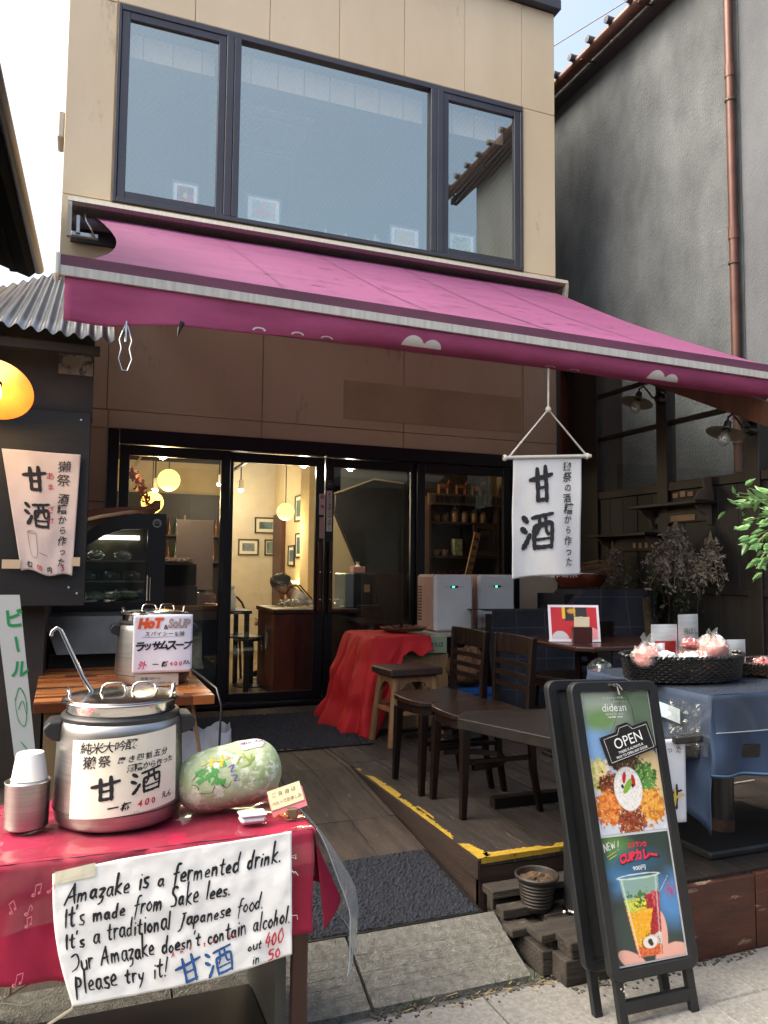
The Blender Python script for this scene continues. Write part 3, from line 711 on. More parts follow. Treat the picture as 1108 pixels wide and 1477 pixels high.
# vertical notices on the door frames
def sticker(x0, x1, z0, z1, par, txt=None, c='#E4E0D8', tcx='#2A2A2A', y=FY+.042, vert=True, name='sticker'):
    s = build(name, MB().box(x0, x1, y-.0015, y, z0, z1), mat('sticker_'+c, c, rough=.5), par)
    if txt:
        mb = MB(); S = lambda a, b: (a, y-.0025, b); h = (x1-x0)*.62
        column_text(mb, txt, S, (x0+x1)/2, z1-h*.8, h, (z1-z0-h*.5)/len(txt), bold=.02)
        build('sticker_lettering', mb, mat('ink_'+tcx, tcx, rough=.6), par)
sticker(1.888, 1.945-.002, 1.86, 2.04, doors[1], '祝福', '#E8D8D4', '#B02A2A')
sticker(1.893, 1.930, 1.66, 1.84, doors[1], None, '#C9A9A4')
sticker(1.955, 2.005, 1.72, 2.07, doors[2], 'ようこそディディアン')
mb = MB().lathe([(.026, 0), (.032, 0)], 20).xf(tr(1.98, FY+.042, 2.13) @ rot('X', 90)); mb.lathe([(.0, .0), (.016, 0)], 16); mb.xf(tr(1.98, FY+.0415, 2.13) @ rot('X', 90), 40)
build('round_sticker', mb, mat('sticker_grey', '#6A6A6A', rough=.5), doors[2])

# ================================================================== awning
PINK = mat('awning_pink', '#7A3C68', '#6C345C', wear='#62304F', wpos=.62, rough=.75, scale=2.2, stretch=(.5, 2.2, 1), bump=.15, bscale=60)
PINKD = mat('awning_valance', '#AE4C78', '#963E64', rough=.7, scale=3, stretch=(1, 1, 4), bump=.1)
def translucent(m, f):
    n = m.node_tree.nodes; L = m.node_tree.links; b = n['Principled BSDF']; o = n['Material Output']; t = n.new('ShaderNodeBsdfTranslucent'); x = n.new('ShaderNodeMixShader'); x.inputs[0].default_value = f
    src = b.inputs['Base Color'].links[0].from_socket; L.new(src, t.inputs[0]); L.new(b.outputs[0], x.inputs[1]); L.new(t.outputs[0], x.inputs[2]); L.new(x.outputs[0], o.inputs[0])
translucent(PINK, .14); translucent(PINKD, .12)
AWM = mat('awning_metal', '#C9C3B4', '#B4AE9F', rough=.4, metal=.3, scale=4, stretch=(20, 1, 1), wear='#7C776E', wpos=.66)
aw = thing('awning', 'wide faded pink retractable awning with white front bar and magenta valance over the cafe front', 'awning', (2.1, 5.0, 2.8))
CX0, CX1, CZ = -.175, 4.215, 4.115
build('cassette_rail', MB().prism([(6.02, CZ-.005), (6.03, CZ+.03), (6.10, CZ+.05), (6.29, CZ+.05), (6.29, CZ+.0), (6.06, CZ-.02)], 0, CX0, CX1), AWM, aw)
build('cassette_back', MB().box(CX0+.02, CX1-.02, 6.24, 6.285, CZ-.22, CZ-.02), mat('cassette_dark', '#2C2A30', rough=.5), aw)
for x in (CX0, CX1-.03):
    mb = MB(); mb.prism([(6.02, CZ-.01), (6.02, CZ-.04), (6.05, CZ-.26), (6.10, CZ-.26), (6.08, CZ-.04), (6.28, CZ-.04), (6.28, CZ-.01)], 0, x, x+.03); build('end_bracket', mb, AWM, aw)
mb = MB(); mb.box(CX0+.03, CX0+.22, 6.10, 6.14, CZ-.235, CZ-.20, .004); mb.box(CX0+.06, CX0+.09, 6.08, 6.12, CZ-.22, CZ-.08, .004); mb.tube([(CX0+.12, 6.1, CZ-.06), (CX0+.13, 6.08, CZ-.12), (CX0+.17, 6.06, CZ-.19), (CX0+.2, 6.08, CZ-.25)], .008, 8)
build('arm_joint', mb, STEEL, aw)
mb = MB(); mb.tube([(CX0+.03, 6.17, CZ-.1), (CX1-.03, 6.17, CZ-.1)], .045, 16); build('roller_tube', mb, mat('roller', '#6A5A66', rough=.6), aw)
BY, BZL, BZR, BX0, BX1 = 3.8, 2.80, 2.735, -.13, 4.52
def barz(x): return BZL+(BZR-BZL)*(x-BX0)/(BX1-BX0)
def fab(u, v):
    # v 0 at roller, 1 at front bar
    k = sin(pi*min(1, v*1.0))**.8 if 0 < v < 1 else 0
    xl = (CX0+.19)+v*(BX0+.06-(CX0+.19))+.17*k; xr = (CX1-.10)+v*(BX1-.03-(CX1-.10))-.10*k
    x = xl+(xr-xl)*u; y = 6.12+v*(BY+.02-6.12)
    z0 = CZ-.065; z1 = barz(x)+.035; z = z0+(z1-z0)*v-.035*sin(pi*v)+.008*sin(u*26+v*2)*v*(1-v)*2+.006*fold(u*6, v*3)
    return (x, y, z)
mb = MB(); mb.grid(fab, 120, 50); o = build('fabric', mb, PINK, aw, smooth=True)
# faint seams and creases, scuffs: raised hems
mb = MB()
for u in (.22, .42, .61, .80):
    mb.grid(lambda a, b: tuple(np.array(fab(u+(a-.5)*.0045, b*.985+.005))+np.array((0, 0, .0035))), 1, 50)
build('fabric_seam', mb, mat('awning_seam', '#5E2A50', rough=.75), aw, smooth=True)
rnd = random.Random(9); mb = MB()
for k in range(170):
    u = rnd.betavariate(1.5, 1.5)*.97+.01; v = rnd.betavariate(2.4, 1.7); l = rnd.expovariate(1/.012)+.002; 
    if rnd.random() < .5: u = rnd.gauss(.42, .16); v = rnd.gauss(.62, .14)
    if not (.02 < u < .97 and .05 < v < .95): continue
    l = min(l, .03); dv = rnd.uniform(-.25, .3)*l
    pts = [(u, v), (u+l*.5, v+dv+rnd.uniform(-.004, .004)), (u+l, v+dv*1.4)]
    stroke(mb, [(a*100, b*100) for a, b in pts], lambda a, b: tuple(np.array(fab(a/100, b/100))+np.array((0, -.002, .006))), rnd.uniform(.2, .8), n=3, taper=.2)
build('scuff_marks', mb, mat('scuff', '#5E2E52', '#4A2444', rough=.8), aw, label='dark scuffs and scratches on the faded awning cloth', kind='stuff')
def bar_piece(y0, y1, za, zb, n=40):
    mb = MB(); vs = []; fs = []
    for i in range(n+1):
        x = BX0+(BX1-BX0)*i/n; z = barz(x); vs += [(x, y0, z+za), (x, y0, z+zb), (x, y1, z+zb), (x, y1, z+za)]
    for i in range(n):
        for k in range(4): fs.append((4*i+k, 4*i+(k+1) % 4, 4*i+4+(k+1) % 4, 4*i+4+k))
    fs += [(3, 2, 1, 0), tuple(4*n+k for k in range(4))]; return MB().add(vs, fs)
build('front_wrap', bar_piece(BY-.040, BY+.03, -.013, .040), mat('awning_wrap', '#6E3852', '#54303F', rough=.6, scale=5, stretch=(.4, 1, 1)), aw)
build('front_bar', bar_piece(BY-.048, BY+.0, -.058, -.0135), mat('bar_white', '#C4C2BA', '#A9A7A0', rough=.5, scale=5, stretch=(9, 1, .4), wear='#5E5C58', wpos=.64), aw)
mb = MB(); mb.box(BX0-.03, BX0-.001, BY-.05, BY+.05, BZL-.065, BZL+.05, .01); build('bar_end_cap', mb, mat('cap_white', '#D6D4CC', rough=.4), aw)
mb = MB(); mb.box(BX1+.001, BX1+.03, BY-.05, BY+.05, BZR-.065, BZR+.05, .01); build('bar_end_cap', mb, mat('cap_white', '#D6D4CC', rough=.4), aw)
def val(x, s, lift_=0.):
    """valance: s 0 at bar, 1 at lower hem; the hem curls inwards to the right, hangs free at the left"""
    z = barz(x)-.056; t = min(1, max(0, (x-.1)/1.5)); H = .205-.055*t
    curl = .3+.7*t; a = s*1.9*curl
    R = H/1.75
    if curl < .99: yy = BY-.03-.02*sin(s*pi)*1+.05*sin(x*7)*(1-t)*s; zz = z-H*s*(1-.10*t)
    yy2 = BY-.03+R*(1-cos(min(a, pi*.8)))*.75; zz2 = z-R*1.15*sin(min(a, pi/2))-max(0, a-pi/2)*R*.25
    yy1 = BY-.03+.03*sin(x*9+1)*s*(1-t); zz1 = z-H*s
    y = yy1*(1-t)+yy2*t; zf = zz1*(1-t)+zz2*t
    return (x, y-lift_, zf-lift_*.15+.004*sin(x*3.1))
mb = MB(); mb.grid(lambda a, b: val(BX0+.02+a*(BX1-BX0-.04), b), 130, 14); build('valance', mb, PINKD, aw, smooth=True, thick=.002)
# white motif humps and letter tops printed on the valance
for cx in (1.70, 3.35):
    mb = MB()
    def top(t):
        a = max(0, 1-((t-.28)/.28)**2)**.5; b = max(0, 1-((t-.76)/.24)**2)**.5; return max(a, b*.85)
    mb.grid(lambda u, v: val(cx-.12+u*.24, .62-.40*top(u)*v, .0045), 40, 6)
    build('motif', mb, mat('print_white', '#D8D0CC', rough=.7), aw)
mb = MB()
for cx, s in ((.86, 'D'), (1.03, 'i'), (1.15, 'd')): put_text(mb, s, lambda a, b: val(a, .93-b, .004), cx, .06, .24 if s != 'D' else .24, bold=.02, asp=.42) if False else None
for cx in (.80, 1.0, 1.16, 2.55, 2.72):
    n = 10; mb.add([val(cx+cos(pi*k/n)*.035, max(0, .86-sin(pi*k/n)*.12), .005) for k in range(n+1)]+[val(cx+cos(pi*k/n)*.025, max(0, .88-sin(pi*k/n)*.09), .005) for k in range(n+1)], [(k, k+1, n+k+2, n+k+1) for k in range(n)])
build('valance_lettering', mb, mat('print_white', '#D8D0CC', rough=.7), aw)
# folding arms below the cloth
ARM = mat('arm_metal', '#8E8B86', rough=.4, metal=.5)
for xa, xb, xk in ((.25, .9, 1.9), (4.0, 3.5, 2.6)):
    mb = MB(); mb.tube([(xa, 6.1, CZ-.2), (xk, 5.0, 3.35)], .022, 8); mb.tube([(xk, 5.0, 3.33), (xb, BY+.03, barz(xb)-.02)], .018, 8); build('folding_arm', mb, ARM, aw)
# ================================================================== grey house on the right
nb = thing('grey_stucco_house', 'tall grey stucco house with tiled roof edge and copper gutter at the right', 'building', (6.5, 5, 0))
def slope_z(y): return 6.80
W5 = 5.0
build('stucco_wall', MB().box(W5, W5+.2, 4.70, 14, 0, 6.80), STUCCO, nb)
build('stucco_wall', MB().box(W5+.004, W5+.2, 3.3, 4.697, 0, 6.80), mat('stucco_pale', '#585C62', '#464A50', rough=.9, scale=2.2, stretch=(1, 1, .5), bump=.6, bscale=110, wear='#5E6064', wpos=.66), nb)
build('stucco_wall', MB().box(W5+.2, 12, 13.8, 14, 0, 6.86), STUCCO, nb)
build('front_wall', MB().box(W5+.2, 12, 3.3, 3.5, 0, 6.8), mat('stucco_pale', '#686A6C'), nb)
build('eave_board', MB().box(W5-.10, W5-.002, 2.7, 14, 6.75, 6.84), mat('eave_dark', '#3A3534', rough=.7), nb)
mb = MB(); n = 8
for i in range(10):
    an = pi*i/9; mb.v.append((W5-.19-.065*cos(an), 2.65, 6.86-.075*sin(an)-.0))
    mb.v.append((W5-.19-.065*cos(an), 14, 6.86-.075*sin(an)))
mb.f = [(2*i, 2*i+1, 2*i+3, 2*i+2) for i in range(9)]
gt = build('gutter', mb, COPPER, nb, smooth=True, thick=.008)
for y in np.arange(2.9, 14, .9): build('gutter_bracket', MB().box(W5-.265, W5-.01, y, y+.02, 6.775, 6.787), COPPER, nb)
TILE = mat('roof_tile', '#55565A', '#3E3F44', rough=.55, scale=4, rnd=.2)
y = 2.65; t0 = None; cap0 = None
sl = radians(24)
while y < 13.8:
    # one column of tiles: curved pan plus rolled joint, going up the slope away from the eave
    if t0 is None:
        mb = MB(); mb.grid(lambda u, v: (v*2.2*cos(sl), u*.27, v*2.2*sin(sl)-.03*sin(pi*u)), 6, 1)
        mb.tube([(0-.03, .285, .02), (2.2*cos(sl), .285, 2.2*sin(sl)+.02)], .035, 8); a = build('roof_tile', mb, TILE, nb, world=False, thick=.0); t0 = a.data
        mb = MB(); mb.lathe([(.001, 0), (.036, 0), (.038, .12), (.001, .122)], 12); mb.xf(rot('Y', -90)); b = build('tile_end', mb, TILE, nb, world=False); cap0 = b.data
    else:
        a = bpy.data.objects.new('roof_tile', t0); COL.objects.link(a); a.parent = nb
        b = bpy.data.objects.new('tile_end', cap0); COL.objects.link(b); b.parent = nb
    a.location = (W5-.12-6.5, y-5, 6.91); b.location = (W5-.19-6.5, y+.285-5, 6.885); y += .31
# copper downpipe with brackets
dp = thing('downpipe', 'copper downpipe strapped to the grey stucco wall', 'drainpipe', (W5-.06, 4.74, 0))
build('pipe', MB().tube([(W5-.06, 4.74, 0), (W5-.06, 4.74, 6.76)], .036, 14), COPPER, dp, smooth=True)
for z in (1.2, 2.45, 3.95, 5.35): 
    build('pipe_strap', MB().lathe([(.038, -.012), (.045, -.01), (.045, .01), (.038, .012)], 14, (W5-.06, 4.74, z)), mat('strap', '#4A3A34', rough=.5, metal=.4), dp)
    build('pipe_joint', MB().lathe([(.0365, -.05), (.041, -.05), (.041, .05), (.0365, .05)], 14, (W5-.06, 4.74, z+.25)), COPPER, dp)
build('power_line', MB().tube([(4.2, 14, 8.6), (5.2, 8.5, 8.05), (6, 6, 8.0)], .008, 5), BLACK, label='thin overhead wire above the gutter of the grey house', cat='wire')

# ================================================================== timber and glass screen on the right of the terrace
sc_ = thing('terrace_screen', 'dark timber side screen with clear panes above and black boards below, right of the terrace', 'wall', (4.4, 4.4, 0))
SX = 4.4
def pbx(nm, *a, m=DARKW, c=.004): return build(nm, MB().box(*a, c), m, sc_)
def atop(y): return 2.66+(y-4.0)*.44
for y0, y1 in ((5.80, 6.22), (4.90, 5.02), (4.0, 4.12)): pbx('post', SX-.05, SX+.05, y0, y1, ZD-.1, atop(y0)-.02)
pbx('post', SX-.05, SX+.05, 2.3, 2.42, ZD-.1, 2.1)
build('top_rail', MB().prism([(4.0, atop(4.0)-.01), (6.2, atop(6.2)-.01), (6.2, atop(6.2)+.07), (4.0, atop(4.0)+.07)], 0, SX-.045, SX+.045), DARKW, sc_)
for a, b in ((5.022, 5.798), (4.122, 4.898), (2.422, 3.998)):
    pbx('rail', SX-.04, SX+.04, a, b, 2.045, 2.115)
    if a > 4:
        pbx('glazing_bar', SX-.02, SX+.02, a, b, 2.58, 2.62)
        if a > 5: pbx('glazing_bar', SX-.02, SX+.02, a, b, 2.98, 3.015)
        build('glass_pane', MB().add([(SX, a, 2.115), (SX, b, 2.115), (SX, b, atop(b)), (SX, a, atop(a))], [(0, 1, 2, 3)]), glass('screen_glass', (.85, .9, .9), refl=.0, dust=.06), sc_)
BBD = mat('black_board', '#1B1A1B', '#100F10', rough=.55, scale=3, stretch=(6, 6, .5), bump=.15, rnd=.25)
y = 2.42
while y < 6.2:
    pbx('board', SX-.02+.006*(int(y*10) % 2), SX+.02, y, min(y+.176, 6.2), ZD, 2.043, m=BBD, c=.002); y += .18
pbx('mid_rail', SX-.035, SX-.022, 2.42, 5.8, 1.24, 1.29)
# brown boards in the corner beside the shop wall with a diagonal brace
cw = thing('corner_boards', 'reddish brown upright boards with a diagonal brace in the corner behind the hanging banner', 'wall', (4.3, 6.25, 0))
for x0, x1, m in ((4.266, 4.275, BRNW),): pass
for x0, x1, m in ((4.268, 4.36, BRNW), (4.363, 4.46, BRNW), (4.463, 4.56, BRNW), (4.563, 4.70, DARKW), (4.703, 4.99, DARKW)):
    build('board', MB().box(x0, x1, 6.24, 6.27, ZD, 3.9, .003), m, cw)
build('brace', MB().prism([(4.29, 3.35), (4.35, 3.35), (4.72, 2.42), (4.66, 2.42)], 1, 6.19, 6.235), DARKW, cw)
# rafter of the terrace sloping to the street
build('rafter', MB().prism([(6.2, 3.66), (6.2, 3.50), (3.0, 1.99+.0), (3.0, 2.16)], 0, 4.24, 4.32), BRNW, label='brown sloping rafter under the right end of the awning', cat='beam')
# gooseneck lamps
LSH = mat('enamel_shade', '#8E8578', '#7A7064', rough=.4)
def goose(loc, label):
    t = thing('gooseneck_lamp', label, 'wall lamp', loc, group='gooseneck lamps on the terrace screen')
    build('wall_mount', MB().lathe([(.001, 0), (.05, 0), (.055, .02), (.03, .06), (.001, .06)], 16).xf(rot('Y', -90)), BLACK, t, world=False, smooth=True)
    build('arm', MB().tube([(-.05, 0, 0), (-.10, 0, .0), (-.15, 0, .05), (-.19, 0, .085), (-.23, 0, .06), (-.235, 0, .02)], .008, 8), BLACK, t, world=False, smooth=True)
    M = tr(-.24, 0, .0) @ rot('Y', 18)
    build('socket', MB().lathe([(.001, .03), (.022, .03), (.026, 0), (.028, -.035), (.02, -.04)], 14).xf(M), BLACK, t, world=False, smooth=True)
    build('lamp_shade', MB().lathe([(.028, -.02), (.05, -.03), (.12, -.055), (.128, -.06), (.12, -.058), (.05, -.036), (.026, -.03)], 28).xf(M), LSH, t, world=False, smooth=True)
    build('bulb', MB().lathe([(.001, -.15), (.02, -.145), (.036, -.125), (.042, -.1), (.036, -.075), (.02, -.05), (.015, -.035)], 16).xf(M), glass('bulb_glass', (.8, .76, .7), refl=.12, dust=.25), t, world=False, smooth=True)
    return t
g1 = goose((4.345, 4.93, 2.80), 'unlit gooseneck lamp with pale shade on the farther post of the glazed screen')
g2 = copy_tree(g1, None, (4.345, 4.03, 2.41), label='unlit gooseneck lamp with pale shade on the nearer post of the glazed screen')
# small shelves with pigeonhole details
def shelf(y0, y1, z, label, brackets=True):
    t = thing('wall_shelf', label, 'shelf', (4.33, (y0+y1)/2, z), group='small shelves on the black boards')
    build('board', MB().box(4.16, 4.365, y0, y1, z-.012, z+.012, .003), DARKW, t)
    for y in (y0+.06, y1-.08):
        build('bracket', MB().prism([(4.375, z-.014), (4.375, z-.17), (4.35, z-.16), (4.32, z-.09), (4.26, z-.06), (4.22, z-.014)], 1, y, y+.022), mat('bracket_wood', '#5A5048', '#40382F', rough=.7, scale=5), t)
    build('back_rail', MB().box(4.352, 4.366, y0+.1, y1-.1, z-.13, z-.03), DARKW, t)
    return t
s1_ = shelf(4.95, 5.70, 1.705, 'lower left small shelf with four paper tags on the black boards')
s2_ = shelf(4.40, 5.15, 1.92, 'upper small shelf with curved brackets above the dried flowers')
PAP = mat('aged_paper', '#A98C72', '#96785E', rough=.8)
for k in range(4): build('paper_tag', MB().box(4.345, 4.350, 5.06+k*.075, 5.09+k*.075, 1.60, 1.64), PAP, s1_)
for k in range(3): build('paper_tag', MB().box(4.345, 4.350, 4.62+k*.08, 4.675+k*.08, 1.985, 2.02+.01*(k % 2)), PAP, s2_)
build('name_plate', MB().box(4.343, 4.350, 4.60, 4.86, 1.80, 1.845), PAP, s2_)
build('scroll_bracket', MB().prism([(4.36, 1.94), (4.20, 1.94), (4.24, 2.0), (4.30, 2.03), (4.28, 2.10), (4.36, 2.12)], 1, 4.44, 4.465), mat('bracket_wood', '#5A5048'), s2_)
# hanging dried bundles and a climbing vine
def bundle(cx, cy, cz, n, L, spread, label, seed, m, nm='dried_flower_bundle', leaf=.027, grp='dried bunches hanging on the screen'):
    r = random.Random(seed); t = thing(nm, label, 'dried flowers', (cx, cy, cz), group=grp)
    ms = MB(); ml = MB()
    for k in range(n):
        a = r.uniform(0, 2*pi); s = r.random()**.6*spread; l = L*r.uniform(.55, 1.0); pts = []
        for i in range(6):
            u = i/5; pts.append((cx+cos(a)*s*u**1.3*.5, cy+sin(a)*s*u**1.3, cz-l*u+.03*sin(u*5+k)*u))
        ms.tube(pts, .0022, 4, cap=False)
        for i in range(26):
            u = r.uniform(.25, 1.05); px = cx+cos(a)*s*u**1.3*.5+r.gauss(0, .016); py = cy+sin(a)*s*u**1.3+r.gauss(0, .02); pz = cz-l*u+r.gauss(0, .015)
            d = Vector((r.gauss(0, 1), r.gauss(0, 1), r.gauss(-.3, 1))).normalized(); e = d.cross(Vector((r.gauss(0, 1), r.gauss(0, 1), r.gauss(0, 1)))).normalized(); q = leaf*r.uniform(.5, 1.15); p = Vector((px, py, pz)); nn = d.cross(e)*q*.25
            ml.add([p-d*q, p+e*q*.42+nn, p+d*q, p-e*q*.42+nn], [(0, 1, 2), (0, 2, 3)])
    build('stems', ms, mat('dry_stem', '#6E6250', rough=.9), t); build('leaves', ml, m, t); return t
DRY = mat('dried_leaf', '#857E72', '#4C473E', rough=.9, scale=14)
bundle(4.18, 4.62, 1.80, 34, .56, .34, 'large bunch of grey dried foliage hanging from the upper small shelf', 1, DRY)
bundle(4.18, 4.28, 1.70, 14, .42, .16, 'narrow dried bunch hanging at the right of the large one', 12, DRY)
bundle(4.20, 5.40, 1.66, 18, .55, .16, 'thin dried bunch hanging below the lower left small shelf', 2, DRY)
vine = thing('climbing_vine', 'sparse dark green vine trailing down in front of the black boards behind the basket', 'plant', (4.2, 4.7, ZD))
r = random.Random(5); ms = MB(); ml = MB()
for k in range(16):
    y = r.uniform(4.35, 5.3); x = r.uniform(4.0, 4.3); pts = []; z = r.uniform(1.2, 1.45)
    while z > .8: pts.append((x, y, z)); z -= .05; x += r.gauss(0, .02); y += r.gauss(0, .03)
    ms.tube(pts, .002, 4, cap=False)
    for p in pts:
        for q in range(2):
            P = Vector(p)+Vector((r.gauss(0, .02), r.gauss(0, .02), r.gauss(0, .02))); d = Vector((r.gauss(0, 1), r.gauss(0, 1), r.gauss(0, 1))).normalized()*.018; e = d.cross(Vector((0, .3, 1))).normalized()*.01; ml.add([P-d, P+e, P+d, P-e], [(0, 1, 2, 3)])
build('stems', ms, mat('vine_stem', '#3A3A2A', rough=.9), vine); build('leaves', ml, mat('vine_leaf', '#3C5234', '#26361F', rough=.7), vine)
build('trunk', MB().tube([(4.15, 4.95, ZD), (4.17, 4.92, .8), (4.13, 4.9, 1.2)], [.05, .045, .03], 10), mat('bark', '#5A4C38', '#3B3123', rough=.9, scale=14, bump=.5), vine)
pt = thing('planter', 'dark planter box for the vine behind the blue table', 'planter', (4.15, 4.9, ZD)); build('box', MB().box(3.98, 4.32, 4.6, 5.3, ZD, .62, .01), BLACK, pt); build('soil', MB().box(4.0, 4.3, 4.62, 5.28, .60, .622), mat('soil', '#2E241A', rough=1), pt)

# green leaves hanging in at the right edge
gp = thing('potted_shrub', 'bright green leafy shrub reaching in at the right edge of the terrace', 'plant', (2.92, 2.06, 0))
r = random.Random(21); ml = MB(); ms = MB()
ends = []
for k in range(52):
    a = r.uniform(pi*.72, pi*1.32) if k < 22 else r.uniform(-pi*.6, pi*.6); l = r.uniform(.12, .33); el = r.gauss(.0, .45)
    e = Vector((2.80+cos(a)*l, 2.35+r.gauss(0, .08), 1.62+sin(a)*l*.9+el*.04)); ends.append(e); b = Vector((2.84, 2.38, 1.62))
    pts = [b.lerp(e, i/5)+Vector((0, 0, .03*sin(i/5*pi))) for i in range(6)]; ms.tube(pts, .0025, 4, cap=False)
    for i in range(9):
        u = .4+.6*i/8; p = b.lerp(e, u)+Vector((r.gauss(0, .012), r.gauss(0, .02), r.gauss(0, .014)))
        d = ((e-b).normalized()+Vector((r.gauss(0, .7), r.gauss(0, .7), r.gauss(-.3, .5)))).normalized(); sd_ = d.cross(Vector((r.gauss(0, .4), -1, r.gauss(.3, .5)))).normalized(); q = r.uniform(.022, .036); dn = d.cross(sd_)*q*.15
        ml.add([p, p+d*q*.5+sd_*q*.36+dn, p+d*q*1.15+sd_*q*.3+dn, p+d*q*1.9, p+d*q*1.15-sd_*q*.3+dn, p+d*q*.5-sd_*q*.36+dn, p+d*q*.8], [(0, 1, 6), (1, 2, 6), (2, 3, 6), (3, 4, 6), (4, 5, 6), (5, 0, 6)])
ms.tube([(2.84, 2.38, 1.62), (2.87, 2.27, 1.2), (2.90, 2.12, .75), (2.92, 2.06, .28)], [.006, .010, .013, .016], 8)
build('stems', ms, mat('twig', '#5E6B3A', rough=.8), gp)
build('pot', MB().lathe([(.001, 0), (.11, 0), (.15, .28), (.165, .29), (.165, .31), (.145, .30), (.13, .26), (.001, .26)], 28, (2.92, 2.06, 0)), mat('clay_pot', '#7A4A34', '#5E3828', rough=.8), gp, smooth=True); build('leaves', ml, mat('bright_leaf', '#6E9858', '#32592E', rough=.35, scale=22, spec=.6), gp)

# ================================================================== stall structure on the left
ls = thing('side_stall', 'dark stall front with black sign board under a corrugated metal roof on the left', 'stall', (-.5, 4.4, 0))
STW = mat('stall_wall', '#3E3834', '#2A2624', rough=.8, scale=2, bump=.2, wear='#5A544C', wpos=.68)
BRD = mat('sign_board', '#1A1A1B', '#121213', rough=.6, scale=3, stretch=(.6, 1, 12), bump=.12)
build('upper_wall', MB().box(-2.5, .035, 4.36, 4.42, 2.18, 2.68), STW, ls)
build('board', MB().box(-2.5, .03, 4.30, 4.355, 1.205, 2.215, .004), BRD, ls)
PEEL = mat('bare_metal_patch', '#8E887E', '#5E5A54', rough=.7, scale=9, wear='#3A3734', wpos=.55)
build('bare_patch', MB().box(-.14, .03, 4.352, 4.358, 2.42, 2.585), PEEL, ls)
for x, z in ((-.01, 1.27), (-.05, 1.30), (-.02, 2.17), (-.45, 1.27)): build('screw', MB().lathe([(.001, 0), (.007, 0), (.006, .003), (.001, .004)], 8).xf(tr(x, 4.299, z) @ rot('X', 90)), CHROME, ls)
build('post', MB().box(-.9, -.16, 4.42, 6.2, 0, 2.6), STW, ls); build('left_post', MB().box(-.46, -.36, 3.9, 3.98, 0, 1.2), DARKW, ls)
CORR = mat('corrugated_metal', '#A7A9A8', '#85878A', rough=.35, metal=.85, scale=2, stretch=(1, .4, 1), rough2=.5, wear='#6F7072', wpos=.66)
n = 200
def corr(u, v):
    # v=0 low front edge, v=1 high back edge
    x = -2.2+u*(2.2+.105)+(-.34*v)*(u**.5); y = 4.12+v*2.05; z = 2.585-.02*(u-1)+v*.98+.012*cos(x*2*pi/.066) ; return (x, y, z)
mb = MB(); mb.grid(lambda u, v: (lambda X: (X, 4.12+v*2.05, 2.555+.03*min(1, (.13-X)/.5)+v*(1.18-.45*min(.8, (.13-X)))+.013*cos(X*2*pi/.066)))(-2.2+u*2.33), 420, 6)
build('corrugated_roof', mb, CORR, ls, smooth=True, thick=.0012)
build('roof_bearer', MB().box(-2.2, .06, 4.2, 4.25, 2.50, 2.545), STW, ls)

# left house eave
le = thing('left_house', 'dark eave and wall of the neighbouring house at the left edge', 'building', (-2, 7, 0))
EV = mat('eave_black', '#0B0E16', '#080A10', rough=.95, spec=.05, scale=3)
def skew(mb): mb.v = [(x-(8.72-y)*.030, y, z) for x, y, z in mb.v]; return mb
build('eave', skew(MB().prism([(-.60, 4.60), (-.52, 4.50), (-.60, 4.42), (-3.0, 5.2), (-3.0, 5.45)], 1, 2.2, 8.75)), EV, le)
build('gutter', skew(MB().tube([(-.515, 2.2, 4.52), (-.515, 8.75, 4.52)], .055, 12)), mat('gutter_black', '#1D1F24', rough=.4), le, smooth=True)
build('soffit_batten', skew(MB().box(-.78, -.72, 2.2, 8.7, 4.44, 4.475)), EV, le)
build('wall', MB().box(-1.2, -1.05, 6.3, 8.7, 0, 4.62), mat('left_wall', '#3E4044', '#33353A', rough=.8), le)
for k in range(9): build('slat', MB().box(-1.045, -1.02, 6.35, 8.7, 3.6+k*.08, 3.65+k*.08), EV, le)

# ================================================================== houses across the street (seen only as reflections)
def far_house(x0, x1, y0, h, label, wallc, ridge=1.6, win=3):
    t = thing('street_house', label, 'house', ((x0+x1)/2, y0-3, 0), group='houses across the street')
    wm = mat('far_wall_'+wallc, wallc, rough=.85, scale=1)
    build('wall', MB().box(x0, x1, y0-6, y0, 0, h), wm, t)
    build('roof', MB().prism([(y0+.7, h-.15), (y0+.7, h+.05), (y0-3, h+ridge), (y0-6.7, h+.05), (y0-6.7, h-.15), (y0-3, h+ridge-.3)], 0, x0-.6, x1+.6), TILE, t)
    for k in range(win):
        xa = x0+(x1-x0)*(k+.2)/win; xb = x0+(x1-x0)*(k+.8)/win
        for z0, z1 in ((.3, 2.3), (3.2, 4.5)):
            if z1 < h: 
                w = build('window', MB().box(xa, xb, y0+.002, y0+.05, z0, z1), BLACKF, t); build('window_pane', MB().box(xa+.06, xb-.06, y0+.052, y0+.06, z0+.06, z1-.06), mat('far_pane', '#2C3438', rough=.1, spec=.8), w)
    return t
far_house(-14, -6.5, -4.6, 4.2, 'brown two-storey house across the street, left one', '#5A4A3C', 1.8)
far_house(-5.8, 1.4, -4.6, 3.0, 'low dark wooden shop across the street', '#3A312A', 1.2)
far_house(2.2, 9.0, -4.6, 3.4, 'low grey house across the street', '#5C5A56', 1.4)
far_house(10.2, 19.0, -4.6, 4.4, 'dark two-storey house across the street, right one', '#4A443E', 1.8)
